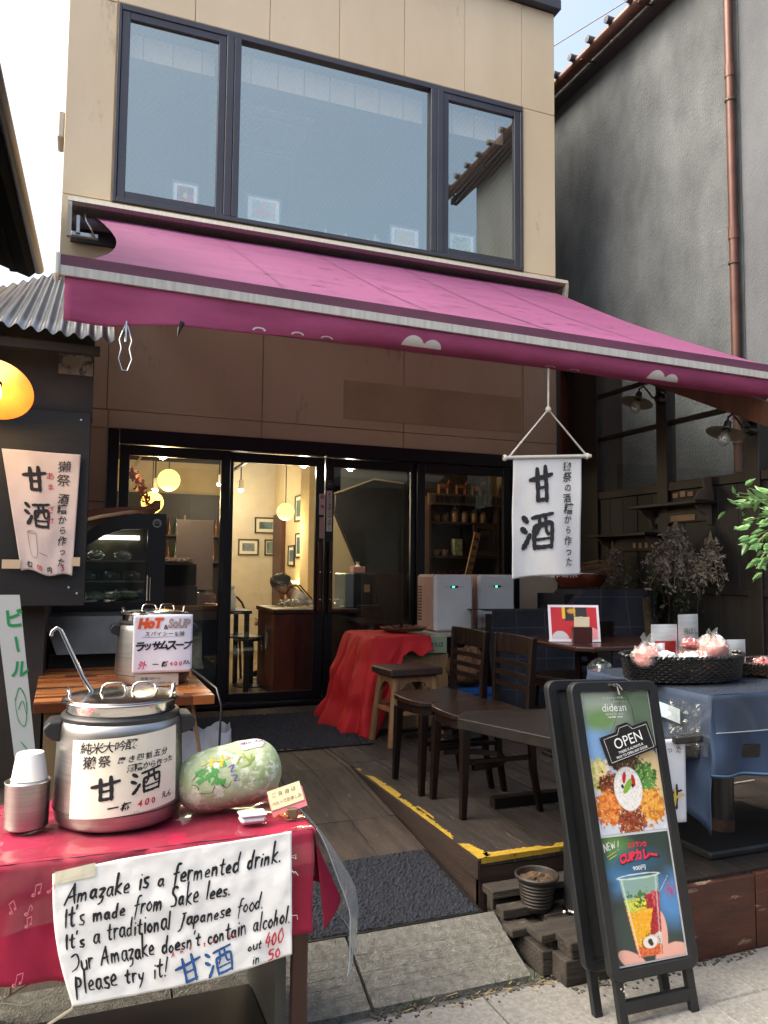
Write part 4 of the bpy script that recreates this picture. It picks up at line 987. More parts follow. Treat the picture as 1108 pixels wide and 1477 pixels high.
# ================================================================== cafe interior
CRM = mat('cream_wall', '#D6C39A', '#C6B186', rough=.8, scale=2)
REDW = mat('red_brown_wood', '#4E261C', '#371A13', rough=.4, scale=3, stretch=(5, 5, .6), rnd=.1)
part_w = thing('partition_wall', 'cream interior walls hung with framed pictures seen through the second glass door', 'wall', (2.4, 9.5, ZD))
build('cream_panel', MB().box(1.86, 2.50, 10.4, 10.5, ZD, 2.85), mat('cream_white', '#CFC6B2', '#C4BAA4', rough=.8), part_w)
build('cream_panel', MB().box(2.46, 2.54, 7.75, 10.398, ZD, 2.85), CRM, part_w)
build('door_jamb', MB().box(2.40, 2.455, 9.75, 10.2, ZD, 2.1), REDW, part_w)
build('pillar', MB().box(2.34, 2.455, 8.25, 8.6, ZD, 2.85), CRM, part_w)
build('ledge_light', MB().box(2.36, 2.45, 8.65, 9.2, 1.22, 1.24), emit('strip_warm', (1, .78, .4), 2.0), part_w)
PF = mat('picture_frame', '#241B14', rough=.4)
def picture(x0, x1, z0, z1, y, label, axis='y', c='#6F8A8E'):
    t = thing('framed_picture', label, 'picture', ((x0+x1)/2 if axis == 'y' else y, y if axis == 'y' else (x0+x1)/2, z0), group='framed pictures inside the cafe')
    def bx(a0, a1, c0, c1, d0, d1): return (a0, a1, y-d1, y-d0, c0, c1) if axis == 'y' else (y-d1, y-d0, a0, a1, c0, c1)
    mb = MB(); e = .018
    for a in ((x0, x0+e, z0, z1), (x1-e, x1, z0, z1), (x0+e, x1-e, z0, z0+e), (x0+e, x1-e, z1-e, z1)): mb.box(*bx(a[0], a[1], a[2], a[3], .0, .02))
    build('frame', mb, PF, t)
    build('mount', MB().box(*bx(x0+e, x1-e, z0+e, z1-e, .001, .008)), mat('mount_card', '#D8D4C4', rough=.7), t)
    m_ = .2*(x1-x0); build('print', MB().box(*bx(x0+m_, x1-m_, z0+m_, z1-m_, .0085, .010)), mat('print_'+c, c, '#39484C', rough=.5, scale=9, rnd=.2), t)
picture(2.19, 2.50, 1.86, 2.08, 10.398, 'upper framed picture on the pale wall at the back of the cafe')
picture(1.97, 2.25, 1.56, 1.78, 10.398, 'lower left framed picture on the pale back wall', c='#7E8C90')
picture(2.33, 2.49, 1.56, 1.78, 10.398, 'lower right framed picture on the pale back wall, next to the doorway', c='#8FA39E')
picture(8.95, 9.25, 1.96, 2.28, 2.458, 'highest small picture on the yellow lit side wall', 'x', '#40665A')
picture(8.62, 8.88, 1.78, 2.08, 2.458, 'second picture from the top on the yellow lit side wall', 'x', '#2F6A5A')
picture(8.95, 9.2, 1.52, 1.82, 2.458, 'third picture from the top on the yellow lit side wall', 'x', '#45707E')
picture(9.25, 9.55, 1.42, 1.68, 2.458, 'lowest picture on the yellow lit side wall', 'x', '#50697A')
picture(7.85, 8.1, 1.85, 2.12, 2.458, 'picture nearest the door on the side wall, upper one', 'x', '#3E4A4A')
picture(7.85, 8.1, 1.48, 1.72, 2.458, 'picture nearest the door on the side wall, lower one', 'x', '#3E4A4A')
# staircase underside behind the third door
sw = thing('staircase', 'dark underside of a staircase with a pale edge strip behind the third glass door', 'stairs', (2.9, 8.0, ZD))
build('soffit', MB().prism([(2.44, 1.98), (2.80, 1.20), (2.86, ZD), (3.3, ZD), (3.3, 2.30), (2.86, 2.33), (2.44, 2.16)], 1, 7.60, 7.68), mat('stair_dark', '#242324', '#1B1A1B', rough=.6), sw)
build('edge_strip', MB().prism([(2.42, 2.165), (2.42, 2.18), (2.86, 2.352), (3.2, 2.322), (3.2, 2.31), (2.86, 2.338)], 1, 7.585, 7.60), mat('strip_pale', '#B9A884'), sw)
build('cream_wall', MB().box(2.38, 2.95, 7.70, 7.74, ZD, 2.05), CRM, sw)
build('upper_grey_panel', MB().box(2.40, 3.3, 7.75, 7.80, 2.05, 2.85), mat('grey_panel', '#6A6A64', rough=.7), sw)
build('newel_post', MB().box(3.16, 3.20, 7.5, 7.56, ZD, 2.3), DARKW, sw)
# cupboard with jars behind the fourth door
cb = thing('wall_cupboard', 'dark wooden cupboard with carved cornice and shelves of jars behind the fourth glass door', 'cupboard', (3.5, 7.1, ZD))
CBW = mat('cupboard_wood', '#4A3324', '#33231A', rough=.45, scale=3, stretch=(5, 5, .6))
build('back', MB().box(3.22, 4.02, 7.25, 7.27, ZD, 2.42), mat('cupboard_back', '#3A2A20', rough=.6), cb)
for x in (3.22, 3.99): build('side_board', MB().box(x, x+.025, 6.98, 7.248, ZD, 2.14), CBW, cb)
for z in (1.22, 1.52, 1.86, 2.12): build('shelf_board', MB().box(3.247, 3.988, 6.98, 7.248, z, z+.02), CBW, cb)
build('cornice', MB().box(3.20, 4.03, 6.95, 6.978, 2.05, 2.16), mat('cornice_wood', '#6E543E', rough=.5), cb)
for k in range(16): build('fretwork', MB().box(3.22+k*.05, 3.245+k*.05, 6.940, 6.948, 2.07, 2.14), DARKW, cb)
dr = build('cupboard_door', MB().box(3.70, 3.98, 6.955, 6.975, 1.545, 1.855, .004), CBW, cb); build('door_pane', MB().box(3.74, 3.94, 6.950, 6.954, 1.59, 1.82), mat('dark_pane', '#1A1614', rough=.15), dr)
rnd = random.Random(3)
for k, (x, z, h, c) in enumerate([(3.34, 1.88, .09, 0), (3.44, 1.88, .10, 0), (3.55, 1.88, .16, 0), (3.66, 1.88, .13, 0), (3.77, 1.88, .14, 0), (3.87, 1.88, .12, 0)]):
    t = thing('glass_jar', '%s clip-top spice jar from the left on the upper cupboard shelf' % ('first', 'second', 'third', 'fourth', 'fifth', 'sixth')[k], 'jar', (x, 7.08, z), group='jars on the upper cupboard shelf')
    build('jar', MB().lathe([(.001, 0), (.036, 0), (.04, .01), (.04, h*.75), (.028, h*.85)], 14), mat('jar_spice', '#B98E62', '#8A6442', rough=.25, scale=30, rnd=.2), t, world=False, smooth=True)
    build('lid', MB().lathe([(.001, h*1.02), (.03, h), (.034, h*.93), (.03, h*.86)], 14), CHROME, t, world=False)
for k, (x, h, c) in enumerate([(3.30, .11, '#C9824A'), (3.36, .13, '#8E3A2A'), (3.43, .12, '#2A3A34'), (3.50, .13, '#7A2A22'), (3.56, .12, '#B0402E'), (3.63, .10, '#6A4A34')]):
    t = thing('spice_bottle', 'small seasoning bottle with %s contents on the lowest cupboard shelf' % ['orange', 'brick red', 'dark green', 'deep red', 'bright red', 'brown'][k], 'bottle', (x, 7.06, 1.24))
    build('bottle', MB().lathe([(.001, 0), (.02, 0), (.021, h*.6), (.01, h*.75), (.01, h)], 12), mat('b_'+c, c, rough=.2), t, world=False, smooth=True)
    build('cap', MB().lathe([(.012, h), (.012, h+.015), (.001, h+.016)], 10), mat('cap_red', '#A82E24'), t, world=False)
for x, z in ((3.33, 1.54), (3.42, 1.54)):
    t = thing('tea_cup', 'earthen cup on the middle cupboard shelf, %s one' % ('left' if x < 3.4 else 'right'), 'cup', (x, 7.05, z)); build('bowl', MB().lathe([(.001, 0), (.025, 0), (.04, .05), (.042, .06), (.036, .055), (.02, .006)], 14), mat('earthen', '#A8845C', rough=.5), t, world=False, smooth=True)
t = thing('flower_tin', 'tin painted with pale flowers on the middle cupboard shelf', 'tin', (3.56, 7.05, 1.54)); build('tin', MB().box(-.05, .05, -.04, .04, 0, .17, .006), mat('tin_flower', '#4A5A34', '#C8C49A', rough=.4, scale=26), t, world=False)
bd = thing('wooden_name_board', 'tall narrow wooden board with brush writing leaning behind the grey cooler boxes', 'sign', (3.50, 6.72, 1.28), rz=0)
mb = MB(); mb.box(-.035, .035, -.008, .008, 0, .50, .004); mb.xf(rot('Y', 14)); build('board', mb, mat('pale_wood', '#C2935C', '#A87C4A', rough=.6, scale=4, stretch=(6, 6, .6)), bd, world=False)
mb = MB(); MM = rot('Y', 14); column_text(mb, '獺祭の梅酒', lambda a, b: tuple(MM @ Vector((a, -.0095, b))), 0, .42, .05, .08, bold=.03); build('lettering', mb, mat('ink_black', '#15120F', rough=.6), bd, world=False)
# horse figures on top of the cupboard
for k, x in enumerate((3.42, 3.62, 3.80)):
    t = thing('wooden_horse', 'brown wooden horse figure on top of the cupboard, %s one' % ('left', 'middle', 'right')[k], 'ornament', (x, 7.08, 2.143))
    mb = MB(); mb.tube([(-.05, 0, .10), (0, 0, .105), (.05, 0, .10)], [.025, .028, .026], 8); mb.tube([(.05, 0, .11), (.07, 0, .16), (.10, 0, .155)], [.016, .012, .010], 6)
    for lx in (-.045, .045):
        for ly in (-.014, .014): mb.tube([(lx, ly, .10), (lx*1.1, ly, 0)], [.010, .006], 5)
    build('body', mb, mat('toy_wood', '#A0623A', '#80482A', rough=.5), t, world=False, smooth=True)

# service counter inside, behind doors one and two
ct = thing('cafe_counter', 'red brown wooden counter with panelled front seen through the second glass door', 'counter', (2.0, 7.0, ZD))
build('counter_top', MB().box(1.60, 2.42, 6.72, 7.45, 1.0, 1.04, .006), REDW, ct)
build('end_post', MB().box(1.62, 1.80, 6.76, 6.9, ZD, 1.0, .006), mat('red_post', '#6E3A26', '#53291B', rough=.35, scale=3, stretch=(5, 5, .6)), ct)
build('front_panel', MB().box(1.802, 2.40, 6.80, 6.84, ZD, 1.0), REDW, ct)
for x in (1.86, 2.06, 2.26): build('raised_panel', MB().box(x, x+.16, 6.785, 6.799, .4, .9, .004), REDW, ct)
build('side_panel', MB().box(1.62, 1.66, 6.902, 7.44, ZD, 1.0), REDW, ct)
# cellophane bags on the counter
CELO = glass('cellophane', (.93, .93, .93), refl=.16, rough=.12, dust=.10)
def crumple(name, label, c, r, m, cat, seed, sz=1., group=None, inner=None, squash=.7, fill=None):
    t = thing(name, label, cat, c, group=group); q = random.Random(seed); off = q.uniform(0, 50)
    def pt(u, v, k=1.):
        th = u*2*pi; ph = v*pi; n = 1+.26*mnoise.noise(Vector((cos(th)*2.2, sin(th)*2.2, ph*2.2+off))); R = r*n*k
        return (R*sin(ph)*cos(th), R*sin(ph)*sin(th)*.8, max(0, r*squash*(1-cos(ph))*.9*n*k))
    mb = MB(); mb.grid(lambda u, v: pt(u, v), 22, 12); build('bag', mb, m, t, world=False)
    if inner is not None:
        mb = MB(); mb.grid(lambda u, v: tuple(np.array(pt(u, v, .88))+np.array((0, 0, .004))), 18, 10); build('contents', mb, inner, t, world=False, smooth=True)
    return t
for k in range(7): crumple('cellophane_bag', 'clear crinkled bag of snacks heaped on the indoor counter', (1.72+k*.085, 6.82+.05*(k % 3), 1.045), .06, CELO, 'bag', k, group='clear bags on the indoor counter')
# stools and floor lamp shapes under the counter
def stool_round(x, y, label):
    t = thing('bar_stool', label, 'stool', (x, y, ZD)); 
    build('seat', MB().lathe([(.001, .47), (.16, .47), (.17, .45), (.16, .43), (.001, .43)], 20), BLACK, t, world=False); build('pedestal', MB().tube([(0, 0, .02), (0, 0, .43)], .025, 10), BLACK, t, world=False)
    build('base', MB().lathe([(.001, .03), (.06, .025), (.16, .01), (.17, 0)], 20), BLACK, t, world=False)
stool_round(1.55, 7.4, 'round black pedestal stool in front of the seated person')
chs = thing('bentwood_chair', 'bentwood chair with round back beside the indoor table', 'chair', (1.42, 7.75, ZD))
build('seat', MB().lathe([(.001, .45), (.19, .45), (.195, .435), (.001, .43)], 20), DARKW, chs, world=False)
build('back_hoop', MB().tube([(-.17, .1, .45)]+[(-.17*cos(a), .16, .62+.22*sin(a)) for a in np.linspace(0, pi, 10)]+[(.17, .1, .45)], .012, 6), REDW, chs, world=False)
for a in (.8, 2.3, 3.9, 5.5): build('leg', MB().tube([(.15*cos(a), .15*sin(a), .44), (.19*cos(a), .19*sin(a), 0)], .014, 6), DARKW, chs, world=False)
tb = thing('indoor_table', 'small dark table beside the bentwood chair inside the cafe', 'table', (1.25, 7.3, ZD))
build('table_top', MB().box(-.24, .22, -.3, .3, .70, .73, .004), DARKW, tb, world=False)
for x in (-.2, .18):
    for y in (-.26, .26): build('leg', MB().box(x-.02, x+.02, y-.02, y+.02, 0, .70), DARKW, tb, world=False)
t = thing('spray_bottle', 'white spray bottle on the small dark indoor table', 'bottle', (1.33, 7.25, ZD+.732)); build('bottle', MB().lathe([(.001, 0), (.035, 0), (.036, .12), (.014, .16), (.014, .19)], 14), mat('white_plastic', '#D5D3CC', rough=.4), t, world=False, smooth=True); build('trigger', MB().box(-.04, .02, -.01, .01, .19, .22, .004), mat('white_plastic', '#D5D3CC'), t, world=False)
# people
SKIN = mat('skin', '#B98566', '#A87658', rough=.55, scale=9); HAIR = mat('hair_black', '#14110F', '#1C1815', rough=.45, scale=40, bump=.4)
def figure(name, label, loc, rz, J, shirt, trousers, look=20, props=None):
    """one skinned body from a joint list; J: name -> (pos, radius)"""
    t = thing(name, label, 'person', loc, rz)
    E = [('hip', 'waist'), ('waist', 'chest'), ('chest', 'neck'), ('neck', 'head0')]
    for s in 'LR': E += [('chest', 'sh'+s), ('sh'+s, 'el'+s), ('el'+s, 'wr'+s), ('wr'+s, 'pa'+s), ('hip', 'th'+s), ('th'+s, 'kn'+s), ('kn'+s, 'an'+s), ('an'+s, 'to'+s)]
    names = list(J); me = bpy.data.meshes.new('body'); me.from_pydata([J[n][0] for n in names], [(names.index(a), names.index(b)) for a, b in E], [])
    o = bpy.data.objects.new('body', me); COL.objects.link(o); o.parent = t
    md = o.modifiers.new('skin', 'SKIN'); 
    for i, n in enumerate(names): me.skin_vertices[0].data[i].radius = (J[n][1],)*2; me.skin_vertices[0].data[i].use_root = (n == 'hip')
    sb = o.modifiers.new('sub', 'SUBSURF'); sb.levels = sb.render_levels = 2
    bpy.context.view_layer.update(); dg = bpy.context.evaluated_depsgraph_get(); m2 = bpy.data.meshes.new_from_object(o.evaluated_get(dg)); o.modifiers.clear(); o.data = m2
    m2.materials.clear(); [m2.materials.append(m) for m in (shirt, trousers, SKIN, BLACK)]
    kk = {n: Vector(J[n][0]) for n in names}
    for p in m2.polygons:
        c = p.center; n = min(kk, key=lambda q: (kk[q]-c).length)
        p.material_index = 2 if n[:2] in ('wr', 'pa', 'ne', 'he') else 3 if n[:2] in ('an', 'to') and c.z < .10 else 1 if n[:2] in ('hi', 'th', 'kn', 'an', 'to') else 0
        p.use_smooth = True
    # head
    h0 = kk['head0']; H = tr(*h0) @ rot('X', look)
    mb = MB(); 
    def hd(u, v):
        th = u*2*pi; ph = v*pi; x = sin(ph)*cos(th); y = sin(ph)*sin(th); z = -cos(ph)
        r = .074; k = 1-.16*max(0, -z)**1.5; return (x*r*k, y*r*1.2*k-(.012 if z < -.3 and y < 0 else 0), z*.108)
    mb.grid(hd, 20, 14); mb.box(-.010, .010, -.108, -.085, -.012, .008, .004); mb.box(-.024, .024, -.092, -.080, -.05, -.044, .002)
    for s in (-1, 1): mb.sphere((s*.076, .008, -.005), .016, 8, 6, .4, .8, 1.2)
    build('head', mb.xf(H), SKIN, o, world=False, smooth=True)
    mb = MB()
    for s in (-1, 1): mb.sphere((s*.03, -.083, .012), .009, 8, 6)
    build('eyes', mb.xf(H), mat('eye', '#191513', rough=.2), o, world=False)
    mb = MB(); q = random.Random(4)
    mb.grid(lambda u, v: (lambda th, ph: ((.083+.004*sin(th*9))*sin(ph)*cos(th), .012+(.098+.004*sin(th*7))*sin(ph)*sin(th)+(.02 if sin(th) < -.3 and ph > 1.2 else 0), .012+.116*cos(ph)+(0 if sin(th) > -.2 else .02)))(u*2*pi, v*pi*.62), 26, 12)
    for k in range(420):
        a = q.uniform(0, 2*pi); p = q.uniform(0, 1.9); d = Vector((sin(p)*cos(a), sin(p)*sin(a), cos(p))); P = Vector((d.x*.084, .012+d.y*.10, .012+d.z*.118))
        if d.y < -.35 and d.z < .25: continue
        e = Vector((q.gauss(0, 1), q.gauss(0, 1), -1.2)); e = (e-d*e.dot(d)).normalized()*.03; f = d.cross(e).normalized()*.003; mb.add([P-f, P+f, P+e+d*.006], [(0, 1, 2)])
    build('hair', mb.xf(H), HAIR, o, world=False)
    # hands: palm with five fingers
    for s in 'LR':
        w_, p_ = kk['wr'+s], kk['pa'+s]; d = (p_-w_).normalized(); up = Vector((0, 0, 1)); sd = d.cross(up).normalized(); nn = sd.cross(d)
        mb = MB(); mb.tube([w_+d*.02, p_, p_+d*.03], [.022, .034, .028], 8)
        for i in range(4):
            b = p_+d*.03+sd*(-.027+.018*i); l = (.062, .07, .066, .052)[i]; mb.tube([b, b+d*l*.5-nn*.004, b+d*l*.8-nn*.022, b+d*l*.85-nn*.04], [.009, .0085, .008, .006], 6)
        b = p_-sd*.028*(1 if s == 'L' else -1); mb.tube([b-d*.01, b+d*.02-sd*.02*(1 if s == 'L' else -1), b+d*.045-nn*.012], [.011, .010, .007], 6)
        build('hand', mb, SKIN, o, world=False, smooth=True)
    return t
SHW = mat('white_shirt', '#CFCBC2', '#BDB8AE', rough=.8, scale=6, bump=.2); TRD = mat('dark_trousers', '#20242C', rough=.8)
J1 = {'hip': ((0, 0, .50), .13), 'waist': ((0, -.05, .64), .125), 'chest': ((0, -.14, .80), .13), 'neck': ((0, -.22, .90), .05), 'head0': ((0, -.29, .945), .045)}
for s, n in ((-1, 'L'), (1, 'R')):
    J1.update({'sh'+n: ((s*.17, -.16, .83), .06), 'el'+n: ((s*.22, -.22, .60), .045), 'wr'+n: ((s*.09, -.42, .56), .03), 'pa'+n: ((s*.06, -.48, .57), .028),
               'th'+n: ((s*.10, -.08, .49), .10), 'kn'+n: ((s*.11, -.46, .48), .062), 'an'+n: ((s*.11, -.44, .08), .042), 'to'+n: ((s*.12, -.57, .035), .032)})
p1 = figure('person', 'person in a white shirt sitting with bowed head behind the indoor counter', (2.22, 7.72, ZD), radians(-90), J1, SHW, TRD, look=62)
for nm_, dx in (('apron_strap', -.07), ('apron_strap', .07)):
    mb = MB(); mb.tube([(dx, -.27, .86), (dx, -.23, .93), (dx, -.13, .94), (dx, .0, .80)], .008, 6); build(nm_, mb, BLACK, p1, world=False)
t = thing('phone', 'phone held in the seated person\'s hands', 'phone', (1.70, 7.72, ZD+.60)); build('body', MB().box(-.04, .04, -.07, .07, 0, .009, .003), BLACK, t, world=False)
stool_round(2.25, 7.72, 'round black stool under the seated person behind the counter')
J2 = dict(J1); J2.update({'waist': ((0, 0, .66), .12), 'chest': ((0, -.01, .88), .125), 'neck': ((0, -.02, 1.02), .05), 'head0': ((0, -.05, 1.14), .045)})
for s, n in ((-1, 'L'), (1, 'R')): J2.update({'sh'+n: ((s*.18, -.01, .93), .06), 'el'+n: ((s*.24, -.12, .70), .045), 'wr'+n: ((s*.12, -.34, .66), .03), 'pa'+n: ((s*.09, -.40, .67), .028)})
figure('person', 'dark haired person in grey half hidden inside the first glass door', (1.10, 7.75, ZD), radians(-70), J2, mat('grey_top', '#5A554E', '#4A463F', rough=.9), TRD, look=30)
# left counter
lc = thing('side_counter', 'dark blue panelled counter with light wooden top behind the first glass door', 'counter', (.6, 6.75, ZD))
build('body', MB().box(.28, 1.10, 6.50, 7.0, ZD, .97), mat('navy_panel', '#1B2230', rough=.5), lc)
build('counter_top', MB().box(.28, 1.12, 6.47, 7.02, 1.05, 1.09, .004), mat('counter_wood', '#A06A42', '#855533', rough=.4, scale=3, stretch=(.6, 5, 5)), lc)
build('counter_edge', MB().box(.28, 1.11, 6.48, 7.0, .972, 1.048), mat('edge_pinkish', '#8C6A60', rough=.6), lc)
t = thing('leaning_poster', 'large pale blank sheet standing on the counter behind the first glass door', 'poster', (.92, 6.82, 1.09)); build('sheet', MB().box(-.155, .155, -.006, .006, .12, .72, .002), mat('poster_pink_grey', '#C0A99A', '#B39C8E', rough=.7, scale=3), t, world=False); build('stand', MB().box(-.1, .1, .0, .05, 0, .12), BLACK, t, world=False)
t = thing('black_crate', 'black crate full of wrapped bread on the side counter', 'crate', (.74, 6.62, 1.092)); build('crate', MB().box(-.16, .16, -.10, .10, .16, .34, .008), mat('black_fluffy', '#0E0E10', rough=.9, bump=.6, scale=60), t, world=False); build('riser', MB().box(-.15, .17, -.09, .09, 0, .155, .004), CBW, t, world=False)
BRD2 = mat('bread', '#C98C5C', '#A4683E', rough=.5, scale=12)
for k in range(5): crumple('wrapped_bread', 'wrapped bun in the black crate behind the first door', (.62+k*.055, 6.60+.03*(k % 2), 1.42), .05, CELO, 'bread', 20+k, inner=BRD2, group='wrapped buns in the black crate')
t = thing('small_basket', 'white lattice basket of buns at the right end of the side counter', 'basket', (.98, 6.62, 1.092))
build('base', MB().box(-.09, .09, -.06, .06, 0, .006), mat('lattice_cream', '#C9B0A0', rough=.6), t, world=False)
mb = MB()
for k in range(13): mb.box(-.09+k*.0145, -.086+k*.0145, -.064, -.060, 0, .09)
for k in range(6): mb.box(-.09, .09, -.0665, -.0645, .002+k*.017, .006+k*.017)
build('lattice', mb, mat('lattice_cream', '#C9B0A0', rough=.6), t, world=False)
for k in range(3): crumple('wrapped_bread', 'wrapped bun in the white lattice basket', (.93+k*.05, 6.64, 1.10), .05, CELO, 'bread', 30+k, inner=BRD2, squash=1., group='buns in the lattice basket')
t = thing('knife_block', 'pale wooden slat leaning at the left end of the side counter', 'slat', (.62, 6.53, 1.092)); mb = MB(); mb.box(-.02, .02, -.01, .01, 0, .3); mb.xf(rot('Y', -14)); build('slat', mb, mat('pale_wood2', '#A87C54'), t, world=False)
# back shelves with bottles
bs = thing('bottle_shelf', 'dark back shelf with rows of bottles deep inside the cafe', 'shelf', (1.1, 10.6, ZD))
build('back_board', MB().box(.0, 1.84, 10.9, 10.95, ZD, 2.4), DARKW, bs)
for z in (1.45, 1.80): build('shelf_board', MB().box(.0, 1.84, 10.6, 10.89, z, z+.03), DARKW, bs)
rnd = random.Random(6)
for z in (1.48, 1.83):
    for k in range(13):
        x = .45+k*.105+rnd.uniform(-.02, .02); h = rnd.uniform(.16, .27)
        t = thing('bottle', 'bottle on the %s back shelf of the cafe' % ('lower' if z < 1.6 else 'upper'), 'bottle', (x, 10.72, z), group='bottles on the %s back shelf' % ('lower' if z < 1.6 else 'upper'))
        build('bottle', MB().lathe([(.001, 0), (.034, 0), (.035, h*.55), (.012, h*.75), (.012, h)], 10), mat('bottle_glass%d' % (k % 3), ['#5A3A1E', '#3A4A34', '#9A8A66'][k % 3], rough=.15, rnd=.2), t, world=False, smooth=True)
# espresso machine on its shelf
es = thing('espresso_machine', 'black and steel coffee machine under a pink tissue box behind the third door', 'coffee machine', (2.47, 6.95, 1.04))
build('cabinet', MB().box(2.30, 2.68, 6.80, 7.15, ZD, 1.038, .004), REDW, es)
build('side', MB().box(2.28, 2.37, 6.78, 7.1, 1.04, 1.36, .01), mat('steel_side', '#8FA0AA', rough=.3, metal=.6), es)
build('body', MB().box(2.372, 2.62, 6.82, 7.1, 1.04, 1.36, .01), BLACK, es)
build('spout', MB().box(2.46, 2.53, 6.78, 6.818, 1.18, 1.26, .006), CHROME, es); build('drip_tray', MB().box(2.38, 2.62, 6.72, 6.82, 1.04, 1.065, .004), BLACK, es)
tt = thing('tissue_box', 'pink tissue box on the coffee machine', 'tissue box', (2.46, 6.95, 1.362)); build('box', MB().box(-.06, .06, -.05, .05, 0, .06, .004), mat('tissue_pink', '#C08A80', rough=.7), tt, world=False); build('tissue', MB().lathe([(.03, .06), (.012, .08), (.022, .105)], 7), mat('tissue_white', '#D8D4CC'), tt, world=False)
# lamps
def light_pt(name, loc, e, c, r=.05):
    l = bpy.data.lights.new(name, 'POINT'); l.energy = e; l.color = c; l.shadow_soft_size = r; o = bpy.data.objects.new(name, l); COL.objects.link(o); o.location = loc; return o
CEIL = 2.62
for x, y, z, r_, lb in ((.78, 7.75, 2.245, .108, 'large glowing yellow globe lamp nearest the first glass door'), (.66, 8.1, 2.05, .11, 'yellow globe lamp half hidden behind the wooden top of the food display'), (2.19, 8.7, 2.045, .10, 'yellow globe lamp hanging in front of the picture wall behind the second door')):
    t = thing('pendant_lamp', lb, 'pendant lamp', (x, y, z))
    g = build('globe', MB().sphere((0, 0, 0), r_, 28, 18), emit('globe_glow', (1.0, .74, .16), .75), t, world=False, smooth=True); g.visible_shadow = True
    build('cord', MB().tube([(0, 0, r_), (0, 0, 2.86-z)], .005, 6), BLACK, t, world=False)
    light_pt('globe_and_room_light', (x-.0, y, z-r_-.06), 3.5, (1, .72, .35), .08)
for x, y, z, lb in ((.61, 6.62, 2.325, 'bright spotlight at the top of the first door, nearest'), (.70, 8.3, 2.20, 'small bright spotlight between the two globe lamps'), (1.84, 6.68, 2.33, 'bright spotlight at the top right of the second glass door'), (2.28, 6.68, 2.325, 'bright spotlight at the top left of the third glass door'), (1.62, 9.9, 2.46, 'small track spotlight deep in the room, left one'), (1.82, 9.5, 2.36, 'small track spotlight deep in the room, right one')):
    t = thing('spotlight', lb, 'spotlight', (x, y, z)); build('housing', MB().lathe([(.001, .12), (.03, .115), (.034, .03), (.034, .0)], 14), mat('spot_white', '#C9C5BC', rough=.4), t, world=False, smooth=True)
    build('bulb', MB().sphere((0, 0, .0), .030, 12, 8), emit('spot_glow', (1, .92, .75), 25), t, world=False)
    build('stem', MB().tube([(0, 0, .12), (0, 0, 2.86-z)], .008, 6), BLACK, t, world=False)
    light_pt('spot_light', (x, y-.0, z-.07), (3.2 if y < 6.8 else 2.2) if y < 9 else 4, (1, .86, .64), .04)
light_pt('globe_and_room_light', (2.0, 8.9, 1.75), 4.5, (1, .80, .5), .2)  # bare warm point light in the room
tk = thing('lighting_track', 'black lighting track running back along the ceiling', 'track', (.62, 8.2, 2.7)); build('rail', MB().box(-.015, .015, -1.4, 2.2, -.02, .01), CHROME, tk, world=False)
tk = thing('lighting_track', 'lighting track above the picture wall side of the room', 'track', (1.75, 8.6, 2.62)); build('rail', MB().box(-.015, .015, -1.8, 1.7, -.02, .01), BLACK, tk, world=False)
ac = thing('ceiling_air_conditioner', 'square ceiling air conditioner over the back of the cafe', 'air conditioner', (1.5, 9.3, 2.80))
build('panel', MB().box(-.45, .45, -.45, .45, .01, .05, .02), mat('ac_cream', '#B7A992', rough=.5), ac, world=False); build('grille', MB().box(-.28, .28, -.28, .28, -.005, .008, .005), mat('ac_dark', '#4A443C', rough=.6), ac, world=False)
fl = thing('dried_garland', 'orange brown dried garland hanging at the top left behind the first glass door', 'dried flowers', (.36, 6.75, 2.2)); r = random.Random(8); mb = MB()
for k in range(260):
    u = r.random(); p = Vector((.32+.22*u+r.gauss(0, .02), 6.72+r.gauss(0, .03), 2.20-.35*u**2+r.gauss(0, .02))); d = Vector((r.gauss(0, 1), r.gauss(0, 1), r.gauss(0, 1))).normalized()*.022; e = d.cross(Vector((.3, .5, 1))).normalized()*.012; mb.add([p-d, p+e, p+d, p-e], [(0, 1, 2, 3)])
build('petals', mb, mat('garland', '#B5713C', '#7E4A26', rough=.8), fl)
